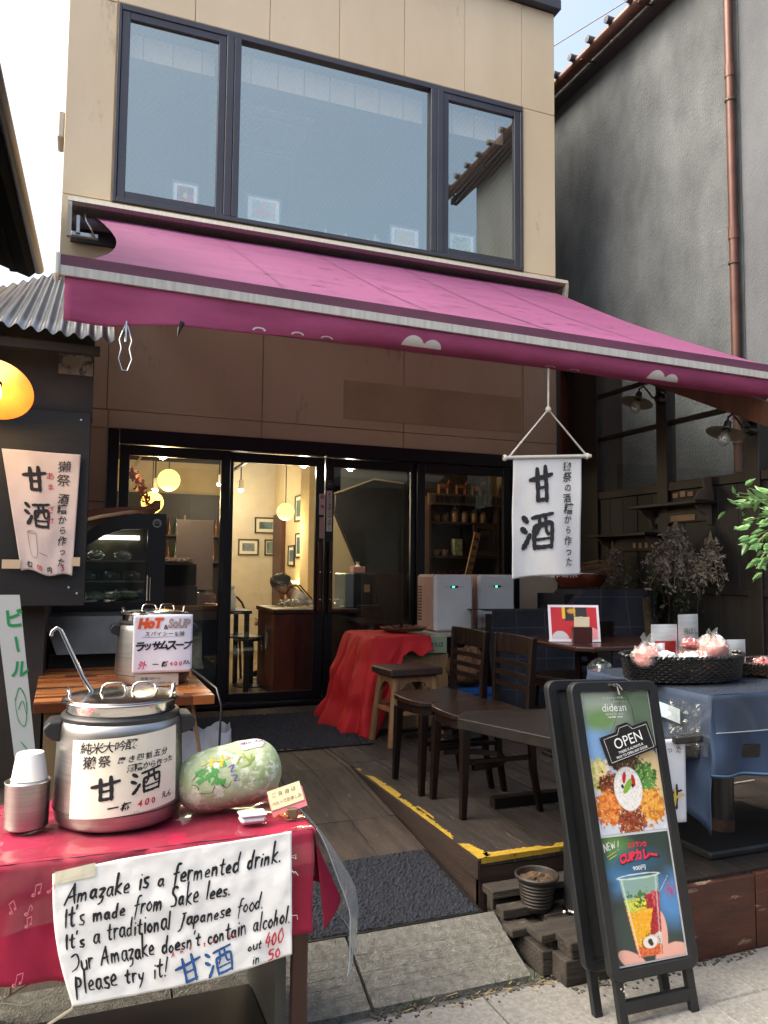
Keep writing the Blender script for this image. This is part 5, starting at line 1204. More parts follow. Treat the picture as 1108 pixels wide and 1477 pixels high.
# ================================================================== terrace furniture
CHW = mat('chair_wood', '#1A100D', '#0E0907', rough=.4, spec=.22, scale=5, stretch=(5, 5, .8), bump=.08, rnd=.12, wear='#5E4838', wpos=.7)
def make_chair(label):
    """ladder-back bistro chair, front towards -Y, origin on the floor at its centre"""
    t = thing('bistro_chair', label, 'chair', (0, 0, ZD), group='dark ladder-back bistro chairs on the deck')
    # seat: rounded front, narrower back
    P = [(-.19, .18), (-.205, -.05), (-.20, -.14), (-.17, -.19), (-.10, -.215), (0, -.222), (.10, -.215), (.17, -.19), (.20, -.14), (.205, -.05), (.19, .18)]
    build('seat', MB().prism(P, 2, .435, .462), mat('seat_wood', '#281812', '#120C0A', rough=.34, spec=.3, scale=3, stretch=(5, .8, 5), rnd=.1, wear='#6A5040', wpos=.68), t, world=False, bev=.006)
    mb = MB(); mb.prism([(a*.93, b*.93) for a, b in P], 2, .395, .434); build('seat_frame', mb, CHW, t, world=False)
    for s in (-1, 1):
        mb = MB(); v = [(s*.155, -.165, .394, .021), (s*.165, -.18, .0, .014)]
        a, b = v; mb.add([(a[0]-a[3], a[1]-a[3], a[2]), (a[0]+a[3], a[1]-a[3], a[2]), (a[0]+a[3], a[1]+a[3], a[2]), (a[0]-a[3], a[1]+a[3], a[2]), (b[0]-b[3], b[1]-b[3], 0), (b[0]+b[3], b[1]-b[3], 0), (b[0]+b[3], b[1]+b[3], 0), (b[0]-b[3], b[1]+b[3], 0)],
                        [(0, 1, 2, 3), (7, 6, 5, 4), (4, 5, 1, 0), (5, 6, 2, 1), (6, 7, 3, 2), (7, 4, 0, 3)])
        build('leg', mb, CHW, t, world=False, bev=.003)
        pth = [(s*.17, .22, .0), (s*.165, .185, .2), (s*.165, .172, .42), (s*.17, .172, .58), (s*.178, .185, .805)]
        mb = MB(); n0 = len(mb.v)
        ws = [.013, .016, .019, .017, .014]
        for (x, y, z), w_ in zip(pth, ws): mb.v += [(x-.013, y-w_, z), (x+.013, y-w_, z), (x+.013, y+w_, z), (x-.013, y+w_, z)]
        for i in range(4): mb.f += [(4*i+k, 4*i+(k+1) % 4, 4*i+4+(k+1) % 4, 4*i+4+k) for k in range(4)]
        mb.f += [(3, 2, 1, 0), (16, 17, 18, 19)]
        build('rear_post', mb, CHW, t, world=False, bev=.003)
    def slat(z, h, yb, bow=.018, x=.168):
        mb = MB(); n = 8
        for i in range(n+1):
            u = -1+2*i/n; xx = u*x; yy = yb+bow*(1-u*u)
            mb.v += [(xx, yy-.006, z), (xx, yy+.006, z), (xx, yy+.006, z+h), (xx, yy-.006, z+h)]
        for i in range(n): mb.f += [(4*i+k, 4*i+(k+1) % 4, 4*i+4+(k+1) % 4, 4*i+4+k) for k in range(4)]
        mb.f += [(3, 2, 1, 0), tuple(4*n+k for k in range(4))]; return mb
    build('top_rail', slat(.712, .095, .178, x=.180), CHW, t, world=False, bev=.003)
    for z, y in ((.655, .172), (.600, .169), (.545, .167)): build('back_slat', slat(z, .024, y-.002), CHW, t, world=False)
    for s in (-1, 1): build('stretcher', MB().box(s*.162-.008, s*.162+.008, -.155, .19, .24, .262, .003), CHW, t, world=False)
    n = 14; mb = MB()
    for i in range(n+1):
        a = pi*i/n; x = cos(a)*.158; y = -.13+sin(a)*.24; mb.v += [(x*.96, y-.0, .21), (x*1.04, y+.008, .21), (x*1.04, y+.008, .235), (x*.96, y, .235)]
    for i in range(n): mb.f += [(4*i+k, 4*i+(k+1) % 4, 4*i+4+(k+1) % 4, 4*i+4+k) for k in range(4)]
    build('hoop_stretcher', mb, CHW, t, world=False)
    return t
c1 = make_chair('nearer dark bistro chair beside the low plank table, front one of the pair')
c1.location = (1.835, 3.365, ZD); c1.rotation_euler.z = radians(-91)
c2 = copy_tree(c1, None, (1.80, 3.765, ZD), radians(-89), 'second dark bistro chair just behind the front one, next to the carved stool')
c3 = copy_tree(c1, None, (2.95, 4.22, ZD), radians(-160), 'dark bistro chair behind the red menu stand, half hidden by the round table')
# carved stool
CST = mat('stool_wood', '#8A6646', '#6A4A30', rough=.6, scale=5, stretch=(4, 4, .7), bump=.25, wear='#4A3020', wpos=.62)
s_ = thing('carved_stool', 'rustic light wood stool with carved aprons and dark brown seat beside the red cloth', 'stool', (2.03, 4.74, ZD), radians(5))
build('seat', MB().box(-.19, .19, -.15, .15, .44, .487, .008), mat('stool_seat', '#3A2A22', '#241A15', rough=.5, scale=4, stretch=(.7, 5, 5), bump=.15), s_, world=False)
for sx in (-1, 1):
    for sy in (-1, 1):
        mb = MB(); mb.tube([(sx*.135, sy*.10, .44), (sx*.185, sy*.14, 0)], [.026, .024], 8); build('leg', mb, CST, s_, world=False, smooth=True)
for sy in (-1, 1):
    build('carved_apron', MB().prism([(-.13, .438), (-.138, .30), (-.115, .33), (-.10, .36), (-.08, .365), (-.07, .39), (-.03, .40), (.03, .40), (.07, .39), (.08, .365), (.10, .36), (.115, .33), (.138, .30), (.13, .438)], 1, sy*.108-.009, sy*.108+.009), CST, s_, world=False)
    build('stretcher', MB().box(-.15, .15, sy*.122-.012, sy*.122+.012, .19, .215, .003), CST, s_, world=False)
    build('stretcher', MB().box(-.15, .15, sy*.120-.012, sy*.120+.012, .235, .258, .003), CST, s_, world=False)
for sx in (-1, 1):
    build('carved_apron', MB().prism([(-.10, .438), (-.105, .30), (-.08, .34), (-.06, .37), (-.03, .395), (.03, .395), (.06, .37), (.08, .34), (.105, .30), (.10, .438)], 0, sx*.145-.009, sx*.145+.009), CST, s_, world=False)
    build('stretcher', MB().box(sx*.158-.011, sx*.158+.011, -.11, .11, .21, .235, .003), CST, s_, world=False)
# low plank table next to the chairs, standing on the plank step
PLT = mat('plank_table', '#1E1917', '#100E0D', rough=.42, spec=.3, scale=4, stretch=(.7, 5, 5), bump=.15, wear='#7C6E60', wpos=.70)
pt = thing('plank_table', 'low worn black plank table with a round post leg standing beside the sign', 'table', (1.95, 2.75, 0))
zt = .765; A = (1.56, 3.08); B = (1.665, 3.215); Cc = (2.62, 3.05); D = (2.42, 2.25); Ee = (1.80, 2.40)
poly = [Ee, D, Cc, B, A]
build('table_top', MB().prism(poly, 2, zt-.048, zt), PLT, pt, bev=.004)
build('post_leg', MB().tube([(1.795, 2.545, .142), (1.795, 2.545, .716)], .047, 20), mat('post_black', '#16181A', '#1E2022', rough=.45, scale=8), pt, smooth=True)
build('post_leg', MB().tube([(2.38, 2.85, ZD), (2.38, 2.85, .716)], .04, 16), BLACK, pt, smooth=True)
build('foot_ring', MB().lathe([(.047, 0), (.053, 0), (.05, .006), (.047, .006)], 20, (1.795, 2.545, .1405)), CHROME, pt)
build('cross_brace', MB().box(1.86, 2.3, 3.28, 3.33, ZD+.002, ZD+.05), PLT, pt)
# small glint stone next to the post
build('pebble', MB().sphere((1.72, 2.515, .148), .006, 8, 6), mat('pebble_white', '#E6E2DA', rough=.3), label='tiny white pebble at the foot of the round post', cat='pebble')
# plastic pots
def plant_pot(loc, label, r=.1):
    t = thing('plant_pot', label, 'plant pot', loc, group='empty plant pots on the plank step'); k = r/.1; prof = [(.001, 0), (.062, 0), (.066, .004)]
    for i in range(7): z = .02+i*.016; rr = .068+z*.16; prof += [(rr, z), (rr+.0025, z+.006), (rr, z+.012)]
    prof += [(.092, .145), (.104, .148), (.106, .158), (.100, .163), (.092, .158), (.085, .13)]
    build('pot', MB().lathe([(a*k, b*k) for a, b in prof], 36), mat('brown_plastic', '#2E2825', '#201C1A', rough=.5, scale=14, bump=.1), t, world=False, smooth=True)
    mb = MB(); q = random.Random(3); mb.lathe([(.001, .14*k), (.05*k, .138*k), (.086*k, .130*k)], 24); mb.v = [(a, b, c+q.uniform(-.006, .008)) for a, b, c in mb.v]; build('soil', mb, mat('dry_soil', '#5A4734', '#3A2C20', rough=1, scale=20, bump=.5), t, world=False); return t
a = plant_pot((1.665, 2.615, .129), 'empty ribbed brown plastic pot in the middle of the plank step', .080)
plant_pot((1.93, 2.66, .1285), 'second brown plastic pot half hidden behind the round post', .080)

# red cloth draped over a crate table
RED = mat('red_cloth', '#BC141B', '#A40E15', rough=.75, scale=3, bump=.08)
rc = thing('crate_stack', 'cardboard crates stacked as a side table under the red cloth', 'crates', (2.2, 5.35, ZD))
build('wood_crate', MB().box(1.98, 2.52, 5.12, 5.62, ZD, .80, .004), mat('tan_crate', '#8A6E4A', '#74593A', rough=.7, scale=4, stretch=(5, 5, .7)), rc)
crt = build('carton', MB().box(1.96, 2.50, 5.10, 5.64, .802, .925, .004), mat('green_carton', '#8E9A80', '#7E8A70', rough=.7), rc)
mb = MB(); S = lambda x, z: (x, 5.0985, z); put_text(mb, 'JAちばみどり', S, 2.10, .862, .045, bold=.02); put_text(mb, 'JA全農ちば', S, 2.37, .862, .045, bold=.02)
build('carton_lettering', mb, mat('green_ink', '#2E5A3A', rough=.7), crt)
def redcloth(u, v):
    # u along the draped perimeter (left side, front edge), v from table centre to hem
    th = radians(120)+u*radians(175)   # from back-left round to front-right
    cx, cy = 2.22, 5.36
    hx, hy = .29, .28
    dx, dy = cos(th), sin(th); k = min(hx/abs(dx) if abs(dx) > 1e-6 else 9, hy/abs(dy) if abs(dy) > 1e-6 else 9)
    if v < .35:
        r = v/.35; return (cx+dx*k*r, cy+dy*k*r, .935+.006*fold(u*8, v*9)+.01*(1-r))
    t = (v-.35)/.65; drop = (.935-.30)*t
    w = min(1, t*2.2); amp = .034*w*(.4+1.0*t); fo = (sin(u*44+2.2*sin(u*9))*.6+sin(u*83+t*2)*.25)*amp*1.5+.06*fold(u*7, t*2.5)*w+.02*fold(u*22, t*6)*w
    left = max(0, min(1, (.76-u)/.10)); ln = left+(1-left)*.16
    out = .012+.05*t+fo*left+(.06*t+.11*t**.45)*left
    x = cx+dx*(k+out*(1 if left > .1 else .5)); y = cy+dy*(k+out*.8); z = .935-(.935-.30)*t*ln-.02*sin(min(1, t*4)*pi/2)
    if left < .5: z += .02*sin(u*40)*t; 
    return (x, y, z)
rcl = thing('red_cloth', 'bright red cloth draped over the crates beside the carved stool', 'cloth', (2.1, 5.3, ZD))
mb = MB(); mb.grid(redcloth, 150, 50); build('drape', mb, RED, rcl, smooth=True, thick=.003)
# tray of dried chillies
tr_ = thing('woven_tray', 'round woven tray of dried leaves on the red cloth', 'tray', (2.25, 5.32, .952)); build('tray', MB().lathe([(.001, .0), (.15, .0), (.18, .025), (.175, .03), (.148, .008), (.001, .008)], 28, sy=.8), mat('wicker_tan', '#6A4630', '#4C3020', rough=.6, scale=30, bump=.4), tr_, world=False)
r = random.Random(3); mb = MB()
for k in range(90):
    p = Vector((r.gauss(0, .07), r.gauss(0, .05), .012+abs(r.gauss(0, .014)))); d = Vector((r.gauss(0, 1), r.gauss(0, 1), r.gauss(0, .4))).normalized()*.026; e = d.cross(Vector((0, 0, 1))).normalized()*.008; mb.add([p-d, p+e, p+d+Vector((0, 0, .008)), p-e], [(0, 1, 2, 3)])
build('dried_chillies', mb, mat('dried_red', '#5A1E16', '#35140E', rough=.6), tr_, world=False)
# small white table with grey cooler boxes
wt = thing('folding_table', 'pale topped side table carrying the two grey cooler boxes', 'table', (3.0, 5.7, ZD)); build('table_top', MB().box(2.42, 3.5, 5.42, 5.98, .885, .915, .004), mat('pale_top', '#B8ACA0', rough=.5), wt)
for x in (2.5, 3.45):
    for y in (5.46, 5.94): build('leg', MB().tube([(x, y, ZD), (x, y, .885)], .014, 8), BLACK, wt)
def cooler(x0, x1, y0, y1, label, h=.45):
    t = thing('cooler_box', label, 'mini fridge', ((x0+x1)/2, (y0+y1)/2, .915), group='grey mini fridges by the fourth door'); hx, hy = (x1-x0)/2, (y1-y0)/2
    build('door', MB().box(-hx, hx, -hy, -hy+.045, .004, h, .022), mat('fridge_grey', '#D4D8D6', '#CCD0CE', rough=.3), t, world=False, smooth=True)
    build('body', MB().box(-hx+.003, hx-.003, -hy+.048, hy, .006, h-.002, .018), mat('fridge_side', '#B89890', '#AC8A82', rough=.3, coat=.4), t, world=False, smooth=True)
    for k in range(12): build('vent_slot', MB().box(-hx-.001, -hx+.004, hy-.10, hy-.03, .08+k*.024, .09+k*.024), BLACK, t, world=False)
    build('display', MB().box(-.035, .035, -hy-.0022, -hy-.0006, h-.105, h-.088), BLACK, t, world=False); build('display_light', MB().box(-.018, .002, -hy-.0032, -hy-.0024, h-.101, h-.092), emit('led_green', (.05, 1, .45), 1.5), t, world=False)
    mb = MB()
    for sx in (-.075, -.055, .055, .075): mb.lathe([(.004, 0), (.0055, 0)], 10).xf(tr(sx, -hy-.001, h-.096) @ rot('X', 90), len(mb.v)-20)
    build('button', mb, BLACK, t, world=False); return t
cooler(2.59, 2.925, 5.50, 5.86, 'left grey mini fridge with rosy side next to the red cloth')
cooler(3.03, 3.37, 5.60, 5.96, 'right grey mini fridge with a clear sheet on its door')
# navy checked cloth over boxes, behind the round table
CHK = mat('navy_check', '#1F232E', '#181B24', rough=.85, scale=20)
def add_check(m):
    n = m.node_tree.nodes; L = m.node_tree.links; b = n['Principled BSDF']; src = b.inputs['Base Color'].links[0].from_socket; tc = n.new('ShaderNodeTexCoord'); sp = n.new('ShaderNodeSeparateXYZ'); L.new(tc.outputs['Object'], sp.inputs[0]); g = []
    for ax in (0, 2):
        mo = n.new('ShaderNodeMath'); mo.operation = 'PINGPONG'; mo.inputs[1].default_value = .115; L.new(sp.outputs[ax], mo.inputs[0]); c = n.new('ShaderNodeMath'); c.operation = 'LESS_THAN'; c.inputs[1].default_value = .0022; L.new(mo.outputs[0], c.inputs[0]); g.append(c)
    mx = n.new('ShaderNodeMath'); mx.operation = 'MAXIMUM'; L.new(g[0].outputs[0], mx.inputs[0]); L.new(g[1].outputs[0], mx.inputs[1]); mm = n.new('ShaderNodeMixRGB'); mm.inputs[2].default_value = lin('#3E4452'); L.new(mx.outputs[0], mm.inputs[0]); L.new(src, mm.inputs[1]); L.new(mm.outputs[0], b.inputs['Base Color'])
add_check(CHK)
nc = thing('checked_cloth', 'navy checked cloth hanging over boxes behind the round table', 'cloth', (3.3, 5.2, ZD))
def chk(u, v):
    x = 2.87+u*1.38; y = 5.10-.18*u+.02*sin(u*14)*(1-v); zt = 1.10+(.16*min(1, max(0, (u-.45)/.12)))
    if v > .8: k = (v-.8)/.2; return (x, y+.02+k*.40, zt-.01+.01*sin(k*3))
    return (x, y+.05*fold(u*6, v*3)+.022*sin(u*22+v*2)*(1-v/.8), ZD+.02+(zt-ZD-.02)*v/.8)
mb = MB(); mb.grid(chk, 90, 30); build('drape', mb, CHK, nc, smooth=True, thick=.003)
nb2 = thing('storage_boxes', 'dark storage boxes under the checked cloth', 'boxes', (3.5, 5.3, ZD)); build('box', MB().box(2.98, 3.5, 5.16, 5.4, ZD, 1.06), BLACK, nb2); build('box', MB().box(3.52, 4.2, 5.12, 5.5, ZD, 1.22), BLACK, nb2)
# copper pot and twigs
cp = thing('copper_basin', 'copper basin with a bundle of thin twigs on the checked cloth', 'basin', (3.80, 5.30, 1.275)); build('basin', MB().lathe([(.001, 0), (.16, 0), (.20, .05), (.21, .10), (.205, .10), (.19, .05), (.15, .01)], 28), mat('copper_bright', '#8E4A34', '#6A3526', rough=.3, metal=.7), cp, world=False, smooth=True)
build('lid', MB().lathe([(.001, .13), (.10, .125), (.14, .112), (.14, .105)], 24, (.02, -.05, 0)), STEEL, cp, world=False, smooth=True)
tw = thing('twig_bundle', 'tangle of thin reddish brown twigs above the copper basin', 'twigs', (3.8, 5.3, 1.37)); r = random.Random(5); mb = MB()
for k in range(70):
    a = r.gauss(0, .35)+(pi if r.random() < .5 else 0); l = r.uniform(.18, .42); z = r.uniform(0, .08); mb.tube([(r.gauss(0, .05), r.gauss(0, .05), z), (cos(a)*l*.5, sin(a)*l*.5, z+r.uniform(0, .06)), (cos(a)*l, sin(a)*l*.6, z+r.uniform(-.03, .09))], .0022, 4, cap=False)
build('twigs', mb, mat('twig_red', '#5E3A26', '#7A5A3E', rough=.8, rnd=.1), tw, world=False)
# round table with menu stand
rt = thing('round_table', 'dark brown round edged table behind the chairs carrying a red menu card', 'table', (2.93, 3.9, ZD))
build('table_top', MB().prism([(-.38, -.30), (-.30, -.36), (.34, -.36), (.42, -.30), (.42, .28), (.36, .34), (-.30, .34), (-.38, .28)], 2, .68, .71), mat('table_gloss', '#33201C', '#24150F', rough=.22, scale=3, stretch=(.6, 5, 5)), rt, world=False, bev=.008)
build('pedestal', MB().box(-.05, .05, -.05, .05, .02, .68), BLACK, rt, world=False); build('base', MB().box(-.25, .25, -.25, .25, 0, .022, .006), BLACK, rt, world=False)
mn = thing('menu_stand', 'clear acrylic stand holding a red menu card on the round table', 'menu', (2.70, 3.82, ZD+.712), radians(-20))
def menu_img(X, Y):
    r = np.ones(X.shape+(3,))*L3('#B0212A'); r = over(r, (X > .3)*(X < .78)*(Y < .42), L3('#2A2426')); r = over(r, (X > .25)*(X < .31)*(Y < .35), L3('#D8B030')); r = over(r, ell(X, Y, .45, .12, .09, .08, .4), L3('#C88A3A')); r = over(r, ell(X, Y, .80, 1.0, .30, .38, .05), L3('#D88A92')); r = over(r, ell(X, Y, .18, 1.05, .2, .3, .05), L3('#B8B6BC')); r = over(r, ell(X, Y, .66, .42, .08, .12, .3), L3('#E0D2C8')); 
    return over(r, (X > .5)*(X < .54)*(Y < .3), L3('#C0A040'))
MM = rot('X', -12)
build('acrylic', MB().box(-.15, .15, -.003, .0, 0, .215).xf(MM), mat('acrylic_white', '#DAD2DA', rough=.15), mn, world=False)
mb, rgb = paint_img(menu_img, .27, .185, 60, 44, lambda x, y: tuple(MM @ Vector((-.135+x, -.0045, .016+y)))); set_col(build('menu_print', mb, vcol('print_paper'), mn, world=False), rgb)
build('foot', MB().box(-.14, .14, -.0, .07, 0, .004), mat('acrylic_white', '#DAD2DA'), mn, world=False)
ch = thing('card_holder', 'dark brown wooden card holder with a beige card in front of the red menu', 'card holder', (2.675, 3.72, ZD+.712), radians(-20)); build('holder', MB().box(-.055, .055, -.02, .02, 0, .095, .003), mat('holder_brown', '#3A1818', rough=.4), ch, world=False); build('card', MB().box(-.043, .043, -.004, .004, .095, .15), mat('card_beige', '#CBBFA4', rough=.7), ch, world=False)
# clear bag under table
crumple('clear_bag', 'clear plastic bag hanging below the round table', (2.72, 3.62, .78), .075, CELO, 'bag', 71, squash=1.)
# brown sack and blue crate under the coolers
crumple('paper_sack', 'crumpled brown paper sack behind the second chair', (2.66, 5.1, ZD+.28), .15, mat('sack_brown', '#6A4A30', '#523722', rough=.8, bump=.3), 'sack', 72, squash=1.)
t = thing('blue_crate', 'blue plastic crate under the pale side table', 'crate', (2.66, 5.15, ZD))
for k in range(4): build('rail', MB().box(-.17, .17, -.152, -.146, .02+k*.07, .065+k*.07), mat('blue_plastic', '#1E4E8E', rough=.5), t, world=False)
build('shell', MB().box(-.17, .17, -.145, .15, .0, .27, .004), mat('blue_dark', '#173A66', rough=.6), t, world=False)

# ---- blue table with baskets, right foreground
bt = thing('display_table', 'table with round black leg and square black foot plate under the blue cloth', 'table', (2.62, 2.63, ZD))
TX0, TX1, TY0, TY1, TZ = 2.20, 3.45, 2.27, 3.02, .955
build('table_top', MB().box(TX0+.01, TX1, TY0+.01, TY1, TZ-.03, TZ-.004), DARKW, bt)
build('round_leg', MB().tube([(2.60, 2.63, ZD+.03), (2.60, 2.63, TZ-.03)], .05, 22), mat('post_blue_black', '#14181F', rough=.4), bt, smooth=True)
build('rust_patch', MB().lathe([(.0505, 0), (.0515, .0), (.0512, .045), (.0505, .05)], 22, (2.60, 2.63, ZD+.031)), mat('rust', '#5A4238', '#33281F', rough=.8, scale=20), bt)
build('foot_plate', MB().box(2.33, 3.0, 2.42, 2.92, ZD+.001, ZD+.032, .008), mat('plate_black', '#26282A', '#1A1C1E', rough=.5, scale=9, bump=.2), bt)
BLU = mat('blue_cloth', '#1F3450', '#182B46', rough=.7, scale=4, bump=.08)
bc = thing('blue_tablecloth', 'blue tablecloth with folds over the display table on the deck', 'tablecloth', (2.7, 2.65, ZD+.3))
mb = MB(); mb.grid(lambda u, v: (TX0+u*(TX1-TX0), TY0+v*(TY1-TY0), TZ+.002*fold(u*9, v*5)), 40, 20); build('top', mb, BLU, bc, smooth=True)
def frontdrop(u, v): return (TX0-.016-.02*v*(1-min(1, u*8))+u*(TX1-TX0+.016), TY0-.008-.02*v-.022*sin(u*23+2*sin(u*7))*v-.025*fold(u*9, v*2)*v, TZ-(.29+.02*sin(u*5))*v)
mb = MB(); mb.grid(frontdrop, 90, 16); build('front_drop', mb, BLU, bc, smooth=True, thick=.0015)
def sidedrop(u, v): # u 0 at the front corner -> back
    k = max(0, 1-u*2.4); h = .30+.20*k; return (TX0-.008-.03*v+.03*sin(u*17+1)*v+.02*fold(u*8, v*3)*v-.02*k*v, TY0-.012+u*(TY1-TY0)-.012*v+.05*v*k*u*2, TZ-h*v)
mb = MB(); mb.grid(sidedrop, 50, 16); build('side_drop', mb, BLU, bc, smooth=True, thick=.0015)
mb = MB(); mb.grid(lambda a, b: (lambda q: (q[0], q[1]-.0035, q[2]))(frontdrop(a, .955+.02*b)), 90, 1); build('hem', mb, mat('hem_blue', '#4A6A8C', rough=.8), bc)
VIN = glass('clear_vinyl', (.90, .93, .95), refl=.07, rough=.06, dust=.03)
vs_ = thing('clear_table_cover', 'clear vinyl sheet over the blue cloth with a taped label', 'table cover', (2.7, 2.6, TZ))
mb = MB(); mb.grid(lambda u, v: (TX0-.014+u*(TX1-TX0), TY0-.014+v*(TY1-TY0), TZ+.005+.003*fold(u*5, v*4)), 30, 16); mb.grid(lambda u, v: (TX0-.016+u*(TX1-TX0), TY0-.030-.012*v-.012*sin(u*9)*v, TZ+.005-.135*v), 50, 8); mb.grid(lambda u, v: (TX0-.016-.03*v-.012*sin(u*8)*v, TY0-.03+u*(TY1-TY0), TZ+.005-.22*v), 40, 8)
build('sheet', mb, VIN, vs_, smooth=True)
build('hem_line', MB().tube([(TX0-.016+u*(TX1-TX0), TY0-.043-.012*sin(u*9), TZ-.13) for u in np.linspace(0, 1, 30)], .0016, 5), mat('vinyl_edge', '#8E9AA2', rough=.3), vs_)
mb = MB(); S = lambda x, y: (TX0-.053, TY0+.25-x, TZ-.10+y); mb.grid(lambda u, v: S(u*.2-.05, v*.055-u*.02), 4, 2); build('taped_label', mb, mat('label_pale', '#9FB0BE', rough=.5), vs_)
mb = MB(); mb.grid(lambda u, v: (TX0-.062-.02*v+.014*fold(u*7, v*7, 3), TY0-.02+.17*u+.01*fold(u*6, v*8), TZ-.03-.19*v), 18, 18); build('crinkled_corner', mb, glass('vinyl_crinkle', (.9, .88, .85), refl=.0, rough=.1, dust=.02), vs_)
ww = thing('white_banner', 'narrow white cloth banner with brush writing hanging beside the sign', 'banner', (2.12, 2.26, .5)); 
S = lambda x, z, d=0: (1.945+x, 2.30-d+.006*sin(x*30), .50+z)
mb = MB(); mb.grid(lambda u, v: S(u*.155, v*.30), 14, 20); build('cloth', mb, mat('banner_white', '#D9DCE6', '#CBCFDA', rough=.8), ww, smooth=True, thick=.001)
mb = MB(); row_text(mb, 'かった', lift(S, .003), .055, .262, .026, .034, bold=.0); build('lettering', mb, mat('ink_black', '#15120F'), ww)
mb = MB(); brush(mb, '甘', lift(S, .003), .10, .09, .07, .09); build('outline', mb, mat('ink_black', '#15120F'), ww); mb = MB(); stroke(mb, [(.07, .08), (.10, .09), (.14, .10)], lift(S, .005), .012); stroke(mb, [(.10, .06), (.105, .085), (.105, .12)], lift(S, .0055), .012); build('yellow_fill', mb, mat('banner_yellow', '#D8B848'), ww)
build('clip_bar', MB().box(2.04, 2.17, 2.27, 2.30, .785, .815, .006), BLACK, ww)
# wicker baskets
def wicker(loc, rx, ry, h, label, m, rows, n=46, sq=2.0):
    t = thing('wicker_basket', label, 'basket', loc)
    def ring(rr, a):
        c, s = cos(a), sin(a); k = (abs(c)**sq+abs(s)**sq)**(-1/sq); return rx*rr*c*k, ry*rr*s*k
    mb = MB(); mb.v.append((0, 0, .004)); P = [ring(.93, 2*pi*i/40) for i in range(40)]; mb.v += [(x, y, .004) for x, y in P]; mb.f += [(0, 1+i, 1+(i+1) % 40) for i in range(40)]; build('base', mb, m, t, world=False)
    for k in range(rows):
        mb = MB(); z = .008+(h-.02)*k/(rows-1); rr = .92+.08*z/h; pts = []
        for i in range(n*4+1):
            a = 2*pi*i/(n*4); x, y = ring(rr, a); wv = .0045*cos(a*n+(pi if k % 2 else 0)); l = sqrt(x*x+y*y); pts.append((x*(1+wv/l), y*(1+wv/l), z))
        mb.tube(pts, (h/rows)*.46, 5, cap=False); build('weave', mb, m, t, world=False, smooth=True)
    mb = MB()
    for i in range(n*2):
        a = 2*pi*(i+.5)/(n*2); x, y = ring(.915, a); x2, y2 = ring(1.0, a); mb.tube([(x, y, .0), (x2, y2, h)], .0022, 4, cap=False)
    build('stakes', mb, m, t, world=False)
    for s in (0, 1):
        pts = []
        for i in range(241):
            a = 2*pi*i/240; x, y = ring(1.01, a); an = a*40+s*pi; l = sqrt(x*x+y*y); pts.append((x*(1+.005*cos(an)/l), y*(1+.005*cos(an)/l), h+.004*sin(an)))
        build('rim', MB().tube(pts, .005, 5, cap=False), m, t, world=False, smooth=True)
    return t
WBK = mat('wicker_black', '#17171A', '#0F0F11', rough=.28, scale=20); WBR = mat('wicker_brown', '#3A2A22', '#2A1E18', rough=.4, scale=20)
wicker((2.375, 2.60, TZ+.012), .285, .17, .10, 'large oval black wicker basket of pink sweets on the blue table', WBK, 9)
wicker((2.93, 2.60, TZ+.012), .24, .15, .05, 'low brown wicker tray of red snacks at the right edge of the blue table', WBR, 5, 36)
PNK = mat('pink_sweet', '#CC766E', '#D8A29A', rough=.5, scale=26, wear='#E0D2CC', wpos=.58); RDS = mat('red_snack', '#A8282A', '#7E1A20', rough=.45, scale=30, wear='#C86A5A', wpos=.62)
SWB = glass('sweet_bag', (.97, .96, .96), refl=.03, rough=.12, dust=.12)
for k, (x, y, z, r_) in enumerate(((2.15, 2.55, .06, .070), (2.25, 2.53, .04, .05), (2.33, 2.56, .035, .045), (2.41, 2.54, .045, .055), (2.51, 2.57, .07, .078), (2.30, 2.65, .03, .05), (2.45, 2.66, .04, .05))):
    t = crumple('bag_of_sweets', ['tied bag of pink sweets at the left end of the black basket', 'flat pink bag second from the left in the black basket', 'small pink bag in the middle front of the black basket', 'deep pink bag right of the middle of the black basket', 'large pink bag at the right end of the black basket', 'pink bag at the back left of the black basket', 'pink bag at the back of the black basket near the right'][k], (x, y, TZ+z), r_, SWB, 'bag of sweets', 40+k, inner=PNK, squash=.85)
    if k in (0, 4):
        mb = MB(); mb.grid(lambda u, v: ((.006+.022*v**1.3+.007*sin(u*2*pi*5)*v)*cos(u*2*pi), (.006+.006*v)*sin(u*2*pi), .080+.062*v+.010*sin(u*2*pi*4)*v), 24, 6); build('tied_top', mb, SWB, t, world=False)
WPK = mat('foil_packet', '#C8CED2', '#AEB6BA', rough=.3, metal=.3, scale=5, stretch=(1, 1, 12))
